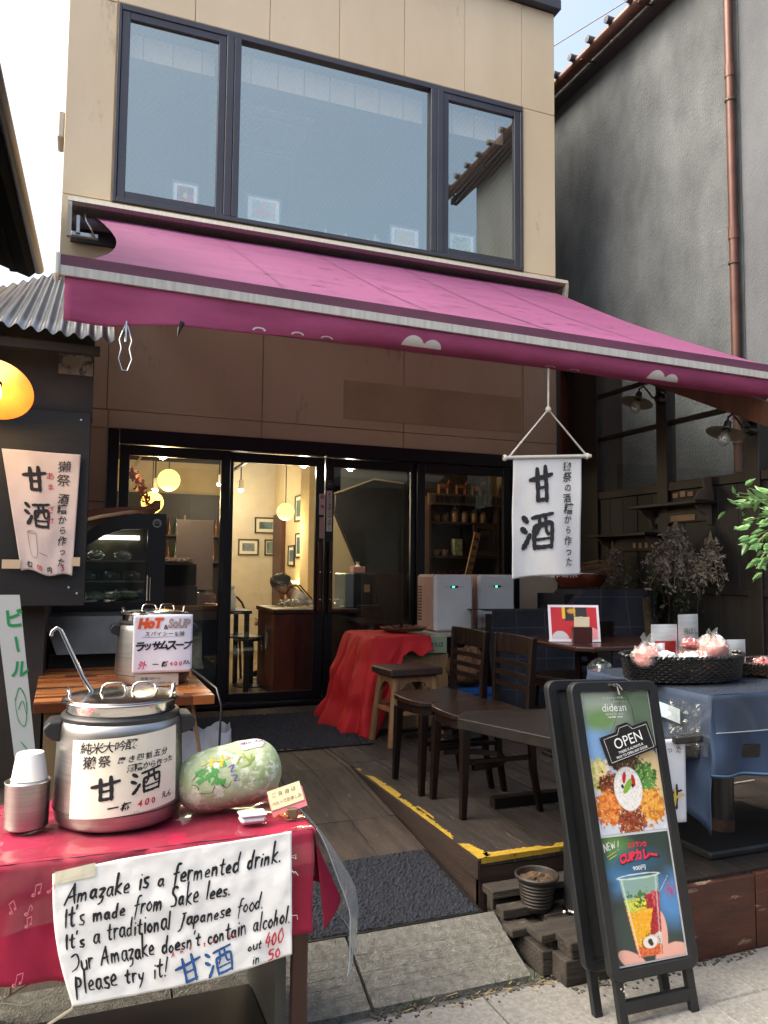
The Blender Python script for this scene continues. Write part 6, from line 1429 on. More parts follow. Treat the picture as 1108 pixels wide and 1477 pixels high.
for k, (x, y, z, w_, h, a, lb) in enumerate(((2.35, 2.68, .08, .13, .15, -6, 'striped silver packet with a dark red window standing at the back of the black basket'), (2.50, 2.70, .09, .13, .18, 8, 'tall white foil packet at the back of the black basket'), (2.69, 2.64, .04, .14, .12, -4, 'short clear packet between the two baskets'), (2.26, 2.60, .10, .06, .06, 15, 'small white card sticking out of the black basket'))):
    t = thing('snack_packet', lb, 'packet', (x, y, TZ+z), radians(a)); mb = MB(); mb.grid(lambda u, v: ((u-.5)*w_, -.012*sin(pi*u)*sin(pi*v), v*h+.0), 10, 10); mb.grid(lambda u, v: ((.5-u)*w_, .010*sin(pi*u)*sin(pi*v), v*h), 10, 10); build('pouch', mb, WPK if k != 3 else mat('film_white', '#D8DCE0'), t, world=False, smooth=True)
    if k in (0, 2): mb = MB(); mb.grid(lambda u, v: ((u-.5)*w_*.8, -.014*sin(pi*(u*.8+.1))*sin(pi*(v*.45+.05))-.002, v*h*.5+.005), 8, 6); build('window', mb, RDS, t, world=False)
    if k == 1: mb = MB(); put_text(mb, '梅ぼし', lambda p, q: (p, -.0145, q), .0, h*.6, .028, bold=.0); build('lettering', mb, mat('green_ink', '#2E5A3A'), t, world=False)
for k in range(5): crumple('snack_bag', ['red snack bag at the left of the brown tray', 'dark red snack bag in the middle of the brown tray', 'red snack bag at the back of the brown tray', 'bag of dark berries at the right of the brown tray', 'flat red bag at the front of the brown tray'][k], (2.78+k*.07, 2.55+.07*(k % 2), TZ+.03), .055, SWB, 'bag of snacks', 60+k, inner=RDS, squash=.5)
for k, (x, y, z, r_, lb) in enumerate(((2.20, 2.50, .095, .040, 'white crinkled film packet on top of the left pink bags'), (2.32, 2.50, .085, .042, 'white film packet in the middle front of the black basket'), (2.44, 2.62, .12, .05, 'clear packet heaped high near the right of the black basket'), (2.60, 2.62, .07, .055, 'clear packet of dark snacks at the right inner edge of the black basket'))):
    crumple('film_packet', lb, (x, y, TZ+z), r_, mat('film_pale', '#C8CED2', '#B4BCC2', rough=.25, scale=20, bump=.3, bscale=30) if k < 2 else SWB, 'packet', 110+k, inner=None if k < 2 else RDS, squash=.6)
# dark bucket and cable under the table
t = thing('dark_bucket', 'dark blue bucket hanging below the blue table at the right edge', 'bucket', (3.05, 2.75, ZD+.25)); build('bucket', MB().lathe([(.001, 0), (.12, 0), (.15, .22), (.145, .22), (.11, .01)], 24), mat('bucket_navy', '#141A28', rough=.5), t, world=False, smooth=True)
build('power_cable', MB().tube([(2.2, 3.0, ZD+.006), (2.45, 3.05, ZD+.008), (2.75, 3.0, ZD+.01), (2.85, 3.08, ZD+.05), (3.2, 3.02, ZD+.08)], .006, 8), mat('cable_grey', '#A8A49A', rough=.5), label='pale cable lying on the deck behind the black foot plate', cat='cable', smooth=True)
# hanging banner from the awning
HB = thing('hanging_banner', 'white cloth banner with black brush writing hanging on a rope from the awning', 'banner', (2.5, 3.86, 1.35))
hbx0, hby, Q = 2.315, 3.86, 1.07
def hb(x, z, d=0.):
    f_ = .012*sin(x*16+z*3)*(1-z/.72)+.008*fold(x*5, z*4); sk = (1-z/.72)*-.01
    return (hbx0+(x+sk)*Q, hby-d+f_, 1.356+(z+.035*x/.45+.006*sin(x*11)*(1-z/.72))*Q)
BANC = mat('banner_cloth', '#EAE8E4', '#DDDAD6', rough=.85, scale=4, bump=.15, bscale=300)
mb = MB(); mb.grid(lambda u, v: hb(u*.44, v*.655), 44, 60); build('cloth', mb, BANC, HB, smooth=True, thick=.0015)
R_ = lambda x, z: lift(hb, .006)(x, z)
build('rod', MB().tube([(hbx0-.064, hby, 2.053), (hbx0+.535, hby, 2.10)], .012, 10), mat('rod_white', '#C9C3B8', rough=.5), HB, smooth=True)
for x, z in ((hbx0-.058, 2.0535), (hbx0+.508, 2.098)): build('rod_knot', MB().lathe([(.012, -.012), (.019, -.006), (.019, .006), (.012, .012)], 10).xf(tr(x, hby, z) @ rot('Y', 90)), mat('rope', '#CFC9BC', rough=.9), HB)
kx, kz = 2.552, 2.36
build('rope', MB().tube([(hbx0-.03, hby, 2.06), (kx, hby, kz), (hbx0+.508, hby, 2.10)], .006, 6), mat('rope', '#CFC9BC', rough=.9), HB)
build('rope', MB().tube([(kx, hby, kz), (kx-.003, hby-.01, 2.64), (kx, BY+.03, barz(kx)-.03)], .006, 6), mat('rope', '#CFC9BC'), HB)
build('rope_knot', MB().sphere((kx, hby, kz), .018, 10, 8), mat('rope', '#CFC9BC'), HB)
mb = MB(); brush(mb, '甘', R_, .175, .50, .145, .20, 1.55, 3); brush(mb, '酒', R_, .155, .245, .185, .20, 1.5, 3); build('brush_characters', mb, mat('ink_soft', '#2A2A2E', rough=.9), HB)
mb = MB(); column_text(mb, '獺祭の酒糟から作った', R_, .345, .60, .056, .0585, bold=.012, rs=4); build('small_characters', mb, mat('ink_soft', '#2A2A2E'), HB)
mb = MB(); r = random.Random(2)
for k in range(26): x = r.uniform(.09, .42); p = Vector(hb(x, 0)); mb.tube([p, p+Vector((r.gauss(0, .004), 0, -r.uniform(.004, .016)))], .0008, 3)
build('frayed_threads', mb, BANC, HB)
# metal clip chain at the left of the awning
kc = thing('hanging_clip', 'bent wire clip dangling from the left end of the awning', 'clip', (.14, 3.79, 2.45))
o_ = val(.17, 1.0); x, y, z = .165, o_[1]-.01, o_[2]
mb = MB(); mb.tube([(x, y, z+.02), (x-.012, y, z-.02), (x-.028, y, z-.07), (x-.018, y, z-.11), (x-.03, y, z-.16), (x-.012, y, z-.215), (x+.012, y, z-.215), (x+.03, y, z-.16), (x+.018, y, z-.11), (x+.028, y, z-.07), (x+.012, y, z-.02), (x, y, z+.02)], .0035, 6)
mb.tube([(x, y-.004, z+.02), (x, y-.004, z-.08)], .006, 6); build('wire', mb, CHROME, kc, smooth=True)
kc2 = thing('hanging_hook', 'small dark hook under the awning hem right of the wire clip', 'hook', (.42, 3.8, 2.5)); o_ = val(.42, 1.0); build('hook', MB().tube([(o_[0], o_[1], o_[2]+.02), (o_[0]-.015, o_[1], o_[2]-.02), (o_[0]-.02, o_[1], o_[2]-.05)], [.012, .008, .003], 6), BLACK, kc2)
# ================================================================== front drink table, left foreground
ft = thing('drink_table', 'low cabinet like stall table under the magenta cloth in the left foreground', 'table', (.0, 2.35, 0))
TGY = mat('panel_grey', '#4A4A44', '#3C3D38', rough=.45, scale=3)
build('table_top', MB().box(-1.1, .60, 2.14, 2.62, .655, .688, .004), DARKW, ft)
build('side_panel', MB().box(.545, .575, 2.185, 2.56, .10, .654), TGY, ft)
build('side_panel', MB().box(-1.08, -1.05, 2.18, 2.56, .10, .654), TGY, ft)
build('bottom_shelf', MB().box(-1.1, .54, 2.16, 2.50, .085, .112), mat('shelf_dark', '#211E1C', '#171514', rough=.5, scale=4), ft)
POST = mat('chipped_post', '#4A2C20', '#321D16', rough=.6, scale=7, stretch=(3, 3, .6), wear='#A89888', wpos=.69)
for x0, x1 in ((.585, .628), (-1.1, -1.06)): build('corner_post', MB().box(x0, x1, 2.15, 2.182, .0, .655, .003), POST, ft)
build('left_batten', MB().box(-.26, -.19, 2.56, 2.60, .11, .62, .002), mat('grey_batten', '#5A544C', rough=.8), ft)
build('rear_rail', MB().box(-1.05, .545, 2.575, 2.61, .50, .56, .002), OLDW, ft)
MAG = mat('magenta_cloth', '#A40C3C', '#940A34', rough=.65, scale=4, bump=.06)
tc_ = thing('magenta_tablecloth', 'magenta tablecloth folded over the front drink table', 'tablecloth', (0, 2.35, .7))
FXR = .628
mb = MB(); mb.grid(lambda u, v: (-1.2+u*(FXR+1.2), 2.125+v*.52, .692+.004*fold(u*14, v*5)), 90, 24); build('top', mb, MAG, tc_, smooth=True)
def fdrop(u, v):
    x = -1.2+u*(FXR+1.2); h = .29+.02*sin(x*7)
    return (x, 2.121-.012*v-.010*sin(x*31+2*sin(x*5))*v-.012*fold(x*9, v*2)-.006*fold(x*26, v*5), .692-h*v)
mb = MB(); mb.grid(fdrop, 150, 18); build('front_drop', mb, MAG, tc_, smooth=True, thick=.001)
def rdrop(u, v):
    y = 2.121+u*.52; k = sin(pi*min(1, u*2.6))*.07 if u < .385 else 0; h = .29-.12*u*(1 if u < .5 else .5)
    return (FXR+.006+v*(.04+k*1.1), y+.03*v, .692-h*v*(1-.10*sin(u*6)))
mb = MB(); mb.grid(rdrop, 60, 16); build('side_drop', mb, MAG, tc_, smooth=True, thick=.001)
VIN2 = glass('clear_vinyl_front', (.95, .93, .94), refl=.0, rough=.12, dust=.015)
vc = thing('clear_table_cover', 'clear vinyl cover over the magenta cloth with crinkled corner on the right', 'table cover', (0, 2.35, .71))
PRT = mat('gold_print', '#D87A8E', rough=.4)
mb = MB(); mb.grid(lambda u, v: (-1.2+u*(FXR+1.205), 2.116+v*.53, .6985+.010*fold(u*11, v*4, 7)+.006*fold(u*34, v*14)-.002), 100, 30)
mb.grid(lambda u, v: (-1.2+u*(FXR+1.20), 2.112-.018*v-.012*sin(u*38)*v-.01*fold(u*13, v*2), .699-(.17+.05*sin(u*4+1))*v), 150, 10)
build('sheet', mb, VIN2, vc, smooth=True)
def vflap(u, v):
    # stiff sheet falling off the right end and flaring outwards
    y = 2.10+u*.42; fl = .07+.19*sin(pi*min(1, .15+u*.8)); vv = v**.8
    return (FXR+.004+fl*vv*(1-.35*max(0, v-.6)/.4)+.012*fold(u*5, v*3)*v, y+.02*v, .699-(.42-.10*u)*v)
mb = MB(); mb.grid(vflap, 40, 26); build('end_flap', mb, glass('clear_vinyl_flap', (.92, .92, .94), refl=.05, rough=.08, dust=.30), vc, smooth=True)
mb = MB(); mb.tube([vflap(u, 1.0) for u in np.linspace(0, 1, 22)], .0014, 5); mb.tube([vflap(0, v) for v in np.linspace(0, 1, 22)], .0016, 5); build('flap_edge', mb, mat('vinyl_edge', '#8E9AA2', rough=.3), vc, smooth=True)
mb = MB(); r = random.Random(1)
for k in range(16):
    x = r.uniform(-.33, -.04); z = r.uniform(.42, .66); S = lambda a, b: (a, 2.088, b)
    a_ = r.uniform(-.5, .5); q = r.uniform(.6, 1.); P_ = lambda p, t: (x+(p*cos(a_)-t*sin(a_))*q, z+(p*sin(a_)+t*cos(a_))*q)
    stroke(mb, [P_(0, 0), P_(-.006, .002), P_(-.004, .007), P_(.002, .005), P_(0, 0)], S, .0035); stroke(mb, [P_(.001, .003), P_(.003, .03)], S, .0018)
    if k % 2: stroke(mb, [P_(.003, .03), P_(.018, .034)], S, .003); stroke(mb, [P_(.018, .034), P_(.015, .008)], S, .0018); stroke(mb, [P_(.015, .008), P_(.010, .006), P_(.012, .012), P_(.015, .008)], S, .003)
    else: stroke(mb, [P_(.003, .03), P_(.010, .022), P_(.009, .014)], S, .002)
build('note_pattern', mb, PRT, vc, kind='stuff')
# big white paper with the English text
PAPW = mat('white_cloth_paper', '#EFEFED', '#E4E4E2', rough=.75, scale=7, bump=.35, bscale=14)
eb = thing('handwritten_banner', 'white cloth notice with English handwriting taped to the front of the magenta table', 'banner', (.28, 2.1, .4))
cTL, cTR, cBR, cBL = [np.array(p) for p in ((-.036, 2.092, .668), (.560, 2.092, .709), (.560, 2.066, .392), (.020, 2.060, .366))]
BW, BH = .58, .31
def eng(x, y, d=0.):
    u, v = x/BW, y/BH; p = (cBL*(1-u)+cBR*u)*(1-v)+(cTL*(1-u)+cTR*u)*v
    e = .004*fold(u*6, v*4, 1)+.0022*fold(u*17, v*9, 3)+.003*sin(u*7+v*2)
    z = p[2]+(.012*sin(u*pi)*(1-v))*-1 + .006*sin(u*5)*v - (.02*(u-.5)**2)*0
    return (p[0]+(-.012*sin(v*pi)*(1-u)*1.2), p[1]-d+e, z)
mb = MB(); mb.grid(lambda a, b: eng(a*BW, b*BH), 110, 60); build('cloth', mb, PAPW, eb, smooth=True, thick=.001)
E_ = lift(eng, .0026); INK = mat('marker_black', '#16141A', rough=.6); INKR = mat('marker_red', '#C4203A', rough=.6); INKB = mat('marker_blue', '#1E5FA8', rough=.6)
mb = MB()
def line(ws, y, x0, x1, xh, wd, rs, drop=0.):
    xh *= 1.12; wd *= 1.0
    W = [sum(HAND[c][0]+.15 for c in w_) for w_ in ws]; gap = 1.1; tot = sum(W)+gap*(len(ws)-1); k = (x1-x0)/tot; x = x0
    for i, (w_, a) in enumerate(zip(ws, W)):
        hand(mb, w_, E_, x, y+drop*(x-x0), xh*(1.0+.12*((i*7+rs) % 3-1)), wd, total=a*k, rs=rs+i, ang=math.degrees(math.atan(drop))); x += (a+gap)*k
line(['Amazake', 'is', 'a', 'fermented', 'drink.'], .232, .025, .555, .0185, .0058, 1, .008)
line(["It's", 'made', 'from', 'Sake', 'lees.'], .180, .022, .42, .0185, .0055, 2, .01)
line(["It's", 'a', 'traditional', 'Japanese', 'food.'], .130, .018, .505, .0175, .0052, 3, .01)
line(['Our', 'Amazake', "doesn't", 'contain', 'alcohol.'], .078, .022, .578, .0172, .0052, 4, .01)
line(['Please', 'try', 'it!'], .026, .016, .245, .0195, .0055, 5, .02)
line(['out'], .040, .455, .495, .012, .004, 6); line(['in'], .008, .465, .488, .011, .004, 7)
build('lettering', mb, INK, eb)
mb = MB(); line(['400'], .038, .502, .555, .0155, .0042, 8); line(['50'], .004, .510, .550, .0155, .0042, 9)
for s, x, y in (('A', .262, .070), ('m', .285, .074), ('a', .308, .078), ('z', .345, .080), ('a', .368, .082), ('k', .412, .082), ('e', .424, .083)): hand(mb, s, E_, x-.004, y, .0055, .0018)
build('red_lettering', mb, INKR, eb)
mb = MB(); brush(mb, '甘', E_, .298, .034, .068, .062, .95, 8); brush(mb, '酒', E_, .378, .036, .070, .062, 1.1, 8); build('outlined_characters', mb, mat('marker_navy', '#1A2A4A', rough=.6), eb)
mb = MB(); E2 = lift(eng, .0034); brush(mb, '甘', E2, .298, .034, .066, .060, .6, 8); brush(mb, '酒', E2, .378, .036, .068, .060, .7, 8); build('blue_characters', mb, INKB, eb)
mb = MB(); mb.grid(lambda a, b: (lambda q: (q[0], q[1]-.003, q[2]))(eng(.005+a*.09, .285+b*.03)), 6, 3); build('tape', mb, mat('masking_tape', '#D8D2B8', rough=.5), eb)
mb = MB(); r = random.Random(6)
for k in range(5):
    p = Vector(eng(BW, r.uniform(.02, .3))); mb.tube([p, p+Vector((r.uniform(.004, .016), 0, r.gauss(0, .006))), p+Vector((r.uniform(.01, .02), 0, r.gauss(0, .012)))], .0007, 3)
build('loose_threads', mb, PAPW, eb, kind='stuff')
# loops of white cord hanging below the table at the left
cd = thing('extension_cable', 'pale electric cord hanging in loops below the left end of the magenta table', 'cable', (-.15, 2.15, .4))
CRD = mat('cord_beige', '#B8B09C', rough=.5)
build('loop', MB().tube([(-.34, 2.10, .43), (-.20, 2.10, .47), (-.165, 2.1, .50), (-.19, 2.11, .46), (-.26, 2.12, .40), (-.30, 2.12, .36)], .004, 6), CRD, cd, smooth=True)
build('loop', MB().tube([(-.20, 2.13, .42), (-.20, 2.13, .37), (-.16, 2.13, .31), (-.10, 2.12, .285), (-.04, 2.12, .30), (.02, 2.12, .33), (.03, 2.14, .37)], .004, 6), CRD, cd, smooth=True)
build('loop', MB().tube([(-.02, 2.16, .42), (.0, 2.16, .39), (-.03, 2.15, .355), (-.09, 2.15, .345), (-.14, 2.15, .36), (-.13, 2.15, .39), (-.08, 2.16, .42)], .003, 6), CRD, cd, smooth=True)
build('lead', MB().tube([(-.24, 2.2, .30), (-.16, 2.2, .33), (-.08, 2.25, .345)], .004, 6), CRD, cd, smooth=True)

# soup warmers
def warmer(loc, label, r_=.18):
    t = thing('soup_warmer', label, 'soup warmer', loc, group='stainless soup warmers'); k = r_/.18; hk = .87
    L_ = lambda prof, nm, m, n=64: build(nm, MB().lathe([(a*k*(1-.035*min(1, b/.33)), b*k*hk) for a, b in prof], n), m, t, world=False, smooth=True)
    L_([(.001, .006), (.12, .006), (.13, .0), (.165, .004), (.176, .018), (.181, .05), (.182, .055)], 'base', STEEL)
    L_([(.182, .056), (.183, .060), (.180, .30), (.178, .325), (.172, .332)], 'body', STEEL)
    L_([(.183, .054), (.1845, .056), (.183, .058)], 'seam_ring', mat('seam_dark', '#3A3A3A', rough=.4, metal=.6))
    L_([(.172, .333), (.174, .345), (.170, .352), (.160, .356)], 'rubber_ring', mat('ring_black', '#26282B', rough=.45))
    L_([(.158, .340), (.158, .385), (.160, .388), (.172, .390), (.174, .393), (.172, .396), (.155, .396)], 'inner_pot', CHROME)
    L_([(.166, .397), (.168, .401), (.160, .404), (.10, .412), (.0, .416)], 'lid', mat('lid_steel', '#C0BEBA', rough=.18, metal=1., scale=3))
    for s in (-1, 1):
        mb = MB(); mb.prism([(.160*s, .336), (.196*s, .334), (.212*s, .312), (.208*s, .290), (.190*s, .276), (.164*s, .268)], 1, -.055, .055); mb.v = [(a*k, b*k, c*k*hk) for a, b, c in mb.v]
        build('side_handle', mb, mat('handle_black', '#202327', rough=.4), t, world=False, bev=.006)
    for (cx, cy, a0, w_, h) in ((-.148, .02, 95, .035, .035), (.148, .0, 80, .035, .04)):
        mb = MB(); ca, sa = cos(radians(a0)), sin(radians(a0)); P = [(-1, 0), (-1.0, .7), (-.7, 1), (.7, 1), (1, .7), (1, 0)]
        mb.tube([((cx+ca*p*w_)*k, (cy+sa*p*w_)*k, (.385*hk+q*h)*k) for p, q in P], .0042*k, 8); build('pot_handle', mb, CHROME, t, world=False, smooth=True)
    for cx, w_ in ((-.025, .036), (.062, .036)):
        mb = MB(); P = [(-1, 0), (-.85, .75), (-.55, 1), (.55, 1), (.85, .75), (1, 0)]; mb.tube([((cx+p*w_)*k, -.02*k, (.410*hk+q*.030)*k) for p, q in P], .0036*k, 8); build('lid_handle', mb, CHROME, t, world=False, smooth=True)
    return t
POT1 = (.128, 2.405, .70)
w1 = warmer(POT1, 'large stainless soup warmer labelled amazake on the magenta front table', .176)
w2 = warmer((.355, 4.05, .842), 'smaller looking stainless soup warmer labelled hot soup on the wooden table behind', .178)
for c in kids(w2):
    pass
LB = mat('label_paper', '#EAE5D4', '#E0DAC6', rough=.7, scale=9, wear='#C2B493', wpos=.66)
def lab(x, z, d=0., R=.179):
    a = radians(-88)+x/R; rr = R+.0012+d-.004*z/.22; return (POT1[0]+rr*cos(a), POT1[1]+rr*sin(a), POT1[2]+.050+z*.93+.02*(x/.15)*.5)
sg = build('paper_label', MB().grid(lambda u, v: lab(-.152+u*.315, v*.222), 60, 16), LB, w1, smooth=True)
Lb = lift(lab, .0012); mb = MB()
row_text(mb, '純米大吟醸', Lb, -.108, .196, .030, .030, bold=.008, rs=2, dy=.0005); row_text(mb, '獺祭', Lb, -.098, .158, .036, .042, bold=.01, rs=3)
row_text(mb, '磨き四割五分', Lb, -.012, .158, .020, .0245, bold=.015, rs=4); row_text(mb, '酒糟から作った', Lb, .012, .130, .020, .0205, bold=.015, rs=5)
brush(mb, '甘', Lb, -.050, .080, .075, .066, 1.35, 4); brush(mb, '酒', Lb, .058, .086, .082, .066, 1.3, 4)
row_text(mb, '一杯', Lb, -.030, .026, .024, .030, bold=.035, rs=8, ang=3); row_text(mb, 'えん', Lb, .112, .030, .020, .018, bold=.02, rs=9)
build('lettering', mb, INK, sg)
mb = MB(); row_text(mb, '400', Lb, .040, .026, .022, .019, bold=.03, rs=10, ang=4); build('red_lettering', mb, INKR, sg)
# flat paper on the second warmer
def lab2(x, z, d=0.): return (.245+x, 3.855-d+.006*sin(x*22)+.01*(x/.23-.5)**2, .905+z+.004*sin(x*9))
sg = build('paper_label', MB().grid(lambda u, v: lab2(u*.275, v*.275), 24, 20), mat('label_white', '#ECEAF2', '#E4E2EC', rough=.7, scale=9), w2, smooth=True, thick=.0008)
L2 = lift(lab2, .003)
def txt(c, m, nm, par=sg):
    mb = MB(); c(mb); return build(nm, mb, m, par)
txt(lambda mb: put_text(mb, 'HoT', L2, .080, .235, .052, bold=.075, shear=.2, fit=.12), mat('marker_orange', '#E0561E', rough=.6), 'orange_lettering')
txt(lambda mb: put_text(mb, 'SoUP', L2, .212, .232, .045, bold=.05, shear=.15, fit=.105), mat('marker_tan', '#8E7468', rough=.6), 'soup_lettering')
txt(lambda mb: put_text(mb, 'SoUP', lift(lab2, .004), .212, .232, .038, bold=.0, shear=.15, fit=.098), mat('marker_pale', '#C9B8B4', rough=.6), 'soup_fill')
txt(lambda mb: (put_text(mb, '&', L2, .150, .215, .022, bold=.01), row_text(mb, 'スパイシーな味', L2, .065, .183, .022, .0265, bold=.01, rs=2), row_text(mb, 'ラッサムスープ', L2, .032, .128, .045, .036, bold=.04, rs=3), row_text(mb, '一杯', L2, .105, .040, .028, .040, bold=.03, rs=4), row_text(mb, 'えん', L2, .240, .046, .020, .018, bold=.02, rs=5)), INK, 'lettering')
txt(lambda mb: (row_text(mb, '外', L2, .045, .038, .036, .03, bold=.01, rs=6), row_text(mb, '400', L2, .178, .042, .026, .022, bold=.02, rs=7)), mat('marker_pink', '#D8205A', rough=.6), 'red_lettering')
txt(lambda mb: stroke(mb, [(.04, .170), (.12, .168), (.235, .172)], L2, .002), mat('marker_violet', '#5A4AA8', rough=.6), 'underline')
def lab3(x, z, d=0.): return (.26+x, 3.862-d, .845+z)
sg3 = build('volume_label', MB().grid(lambda u, v: lab3(u*.20, v*.058), 8, 4), mat('label_grey', '#B8B2A4', rough=.6), w2)
txt(lambda mb: (put_text(mb, '容量 500 ml', lift(lab3, .002), .07, .038, .012, fit=.09), put_text(mb, '最大 1000 ml', lift(lab3, .002), .11, .016, .012, fit=.11)), INK, 'lettering', sg3)
# ladle in the first warmer, tongs in the second
ld = thing('ladle', 'steel ladle with hooked handle leaning out of the front soup warmer', 'ladle', (.03, 2.43, 1.1))
build('handle', MB().tube([(.065, 2.44, 1.02), (.02, 2.45, 1.09), (-.045, 2.49, 1.225), (-.056, 2.494, 1.232), (-.068, 2.495, 1.222), (-.072, 2.495, 1.208)], [.006, .006, .0055, .005, .005, .0045], 8), CHROME, ld, smooth=True)
tg = thing('tongs', 'pair of steel tongs standing in the rear soup warmer', 'tongs', (.33, 4.05, 1.25)); build('arm', MB().box(.315, .322, 4.04, 4.06, 1.24, 1.37, .002), CHROME, tg); build('arm', MB().box(.328, .335, 4.04, 4.06, 1.24, 1.36, .002), CHROME, tg)
# cups in a steel canister
cn = thing('steel_canister', 'small brushed steel canister at the left end of the magenta table', 'canister', (-.112, 2.375, .704)); build('canister', MB().lathe([(.001, 0), (.053, 0), (.0565, .004), (.0575, .120), (.0595, .122), (.0575, .124), (.0555, .120), (.0545, .01), (.001, .008)], 40), STEEL, cn, world=False, smooth=True)
cu = thing('paper_cups', 'stack of white ribbed cups upside down in the steel canister', 'cups', (-.108, 2.370, .772)); WC = mat('cup_white', '#DEDDD9', rough=.5)
o = None
for k in range(4):
    z = .03+k*.010; o = build('cup', MB().lathe([(.046, z-.001), (.048, z+.002), (.046, z+.004), (.036, z+.068), (.034, z+.071)]+([(.001, z+.071)] if k == 3 else []), 32), WC, cu, world=False, smooth=True)
# decorated winter melon
ml_ = thing('winter_melon', 'big pale green winter melon painted with green and yellow figures lying on the magenta table', 'melon', (.437, 2.365, .793), 0)
MLG = mat('melon_skin', '#BCC6A4', '#94A876', rough=.8, scale=14, wear='#D2D8C4', wpos=.52, bump=.35)
MT = rot('Z', 6) @ rot('Y', -7)
def mel(th, s, d=0.):
    # th round the long axis, s -1..1 along it
    rr = .091*(1-abs(s)**4.2)**.5*(1+.06*s)*(1+.03*fold(th*1.5, s*4)) if abs(s) < 1 else 0; rr += d
    return tuple(MT @ Vector((s*.158, -rr*cos(th), rr*1.0*sin(th))))
mb = MB(); mb.grid(lambda u, v: mel(u*2*pi, -cos(v*pi)), 48, 40); bdm = build('body', mb, MLG, ml_, world=False, smooth=True)
def mst(col, sts, nm, wd=.05, d=.0016):
    mb = MB()
    for pts in sts: stroke(mb, pts, lambda a, b: mel(b, a, d), wd, n=4, taper=.6)
    build(nm, mb, col, bdm, world=False)
GRN = mat('paint_green', '#4FA04A', rough=.6); r = random.Random(12)
mst(GRN, [[(x, y), (x+r.uniform(.03, .09), y+r.uniform(-.1, .15)), (x+r.uniform(.02, .1), y+r.uniform(-.2, .2))] for x, y in [(-.72+r.random()*.5, .1+r.random()*.65) for k in range(22)]], 'green_marks', .05)
mst(mat('paint_yellow', '#D8C030', rough=.6), [[(-.56, .85), (-.4, .9), (-.2, .82), (-.05, .9)], [(-.42, .70), (-.38, .95), (-.34, 1.1)], [(-.24, .62), (-.2, .85), (-.16, 1.05)]], 'yellow_marks', .05)
mst(mat('paint_olive', '#8E9A3A', rough=.6), [[(.05, .6), (.15, .8), (.3, .62), (.35, .8)], [(.1, .45), (.25, .5), (.4, .7)], [(.2, .9), (.28, .5)]], 'olive_marks', .035)
mst(mat('paint_violet', '#6A5AA8', rough=.6), [[(-.12, .55), (-.02, .6), (-.1, .4), (.0, .42)], [(-.1, .3), (.0, .25), (-.06, .12), (.04, .1)]], 'violet_marks', .03)
mst(mat('paint_dark', '#2E3A2A', rough=.6), [[(-.8, .3), (-.72, .2), (-.7, .05)], [(-.78, .45), (-.66, .62), (-.5, .75)], [(-.7, -.05), (-.5, -.1), (-.42, .1)], [(-.3, .1), (-.2, -.05), (-.12, .12)]], 'dark_outlines', .016, .002)
mb = MB(); mb.grid(lambda u, v: mel(1.0+v*.55-.25*(u-.5)*(1-v)*0, .22+u*.50*(1-abs(v-.5)*.5), .0022), 14, 8); stk = build('sticker', mb, mat('sticker_pink_white', '#E0D0D4', rough=.5), bdm, world=False)
mb = MB(); row_text(mb, '冬瓜とうがん', lambda a, b: mel(b, a, .0034), .28, 1.30, .16, .075, bold=.0); build('lettering', mb, mat('ink_violet', '#5A2A5A'), stk, world=False)
# little white device, folded card in a clip
dv = thing('white_device', 'small rounded white plastic device in front of the melon', 'device', (.474, 2.20, .704)); build('base', MB().box(-.036, .036, -.024, .024, 0, .020, .008), mat('device_white', '#D8DADC', rough=.3), dv, world=False, smooth=True); build('cap', MB().box(-.038, .038, -.026, .026, .0205, .028, .006), mat('device_white', '#D8DADC'), dv, world=False, smooth=True)
cc = thing('price_card', 'cream card with pink backing held in a small clip at the table corner', 'card', (.588, 2.20, .703), radians(-8)); MC = rot('Y', -16) @ rot('X', -14)
build('backing', MB().box(-.050, .052, .0, .0012, .018, .075).xf(MC), mat('card_pink', '#E0808A', rough=.6), cc, world=False); bk = build('card', MB().box(-.048, .048, -.0026, -.001, .036, .090).xf(MC), mat('card_cream', '#E4D8B0', rough=.6), cc, world=False)
mb = MB(); S = lambda a, b: tuple(MC @ Vector((a, -.0036, b))); row_text(mb, 'ご自由は', S, -.032, .075, .013, .019, bold=-.005); row_text(mb, 'ペルーでお楽しみ', S, -.038, .052, .011, .0108, bold=-.005); build('lettering', mb, INK, bk, world=False)
build('clip', MB().box(-.016, .016, -.01, .012, 0, .028, .003), mat('clip_wood', '#6A5A44', rough=.5), cc, world=False); build('gold_ribbon', MB().tube([(-.05, -.01, .006), (-.04, -.014, .016), (-.025, -.008, .004), (-.03, .0, .014), (-.012, -.012, .008)], .003, 6), mat('gold_wire', '#C8862E', rough=.3, metal=.7), cc, world=False)
# wooden table behind
wtb = thing('wooden_table', 'glossy striped wooden table carrying the rear soup warmer', 'table', (.2, 4.1, .2))
WPL = [mat('plank_orange', '#A8602E', '#8A4A22', rough=.25, scale=3, stretch=(.6, 6, 6)), mat('plank_tan', '#BE8250', '#9E6434', rough=.25, scale=3, stretch=(.6, 6, 6)), mat('plank_brown', '#6E3A1E', '#522A16', rough=.25, scale=3, stretch=(.6, 6, 6))]
r = random.Random(14); y = 3.555; k = 0
while y < 4.66:
    x = -.16+(y-3.555)*-.02; first = True
    while x < .58:
        l = r.uniform(.12, .40); x1 = min(x+l, .585)
        build('plank', MB().box(x, x1-.0008, y, y+.044, .80, .84+r.uniform(-.0004, .0004), .001), WPL[r.choice((0, 0, 1, 1, 2)) if k else (1, 0, 2)[int(x*9) % 3]], wtb); x = x1
    y += .0455; k += 1
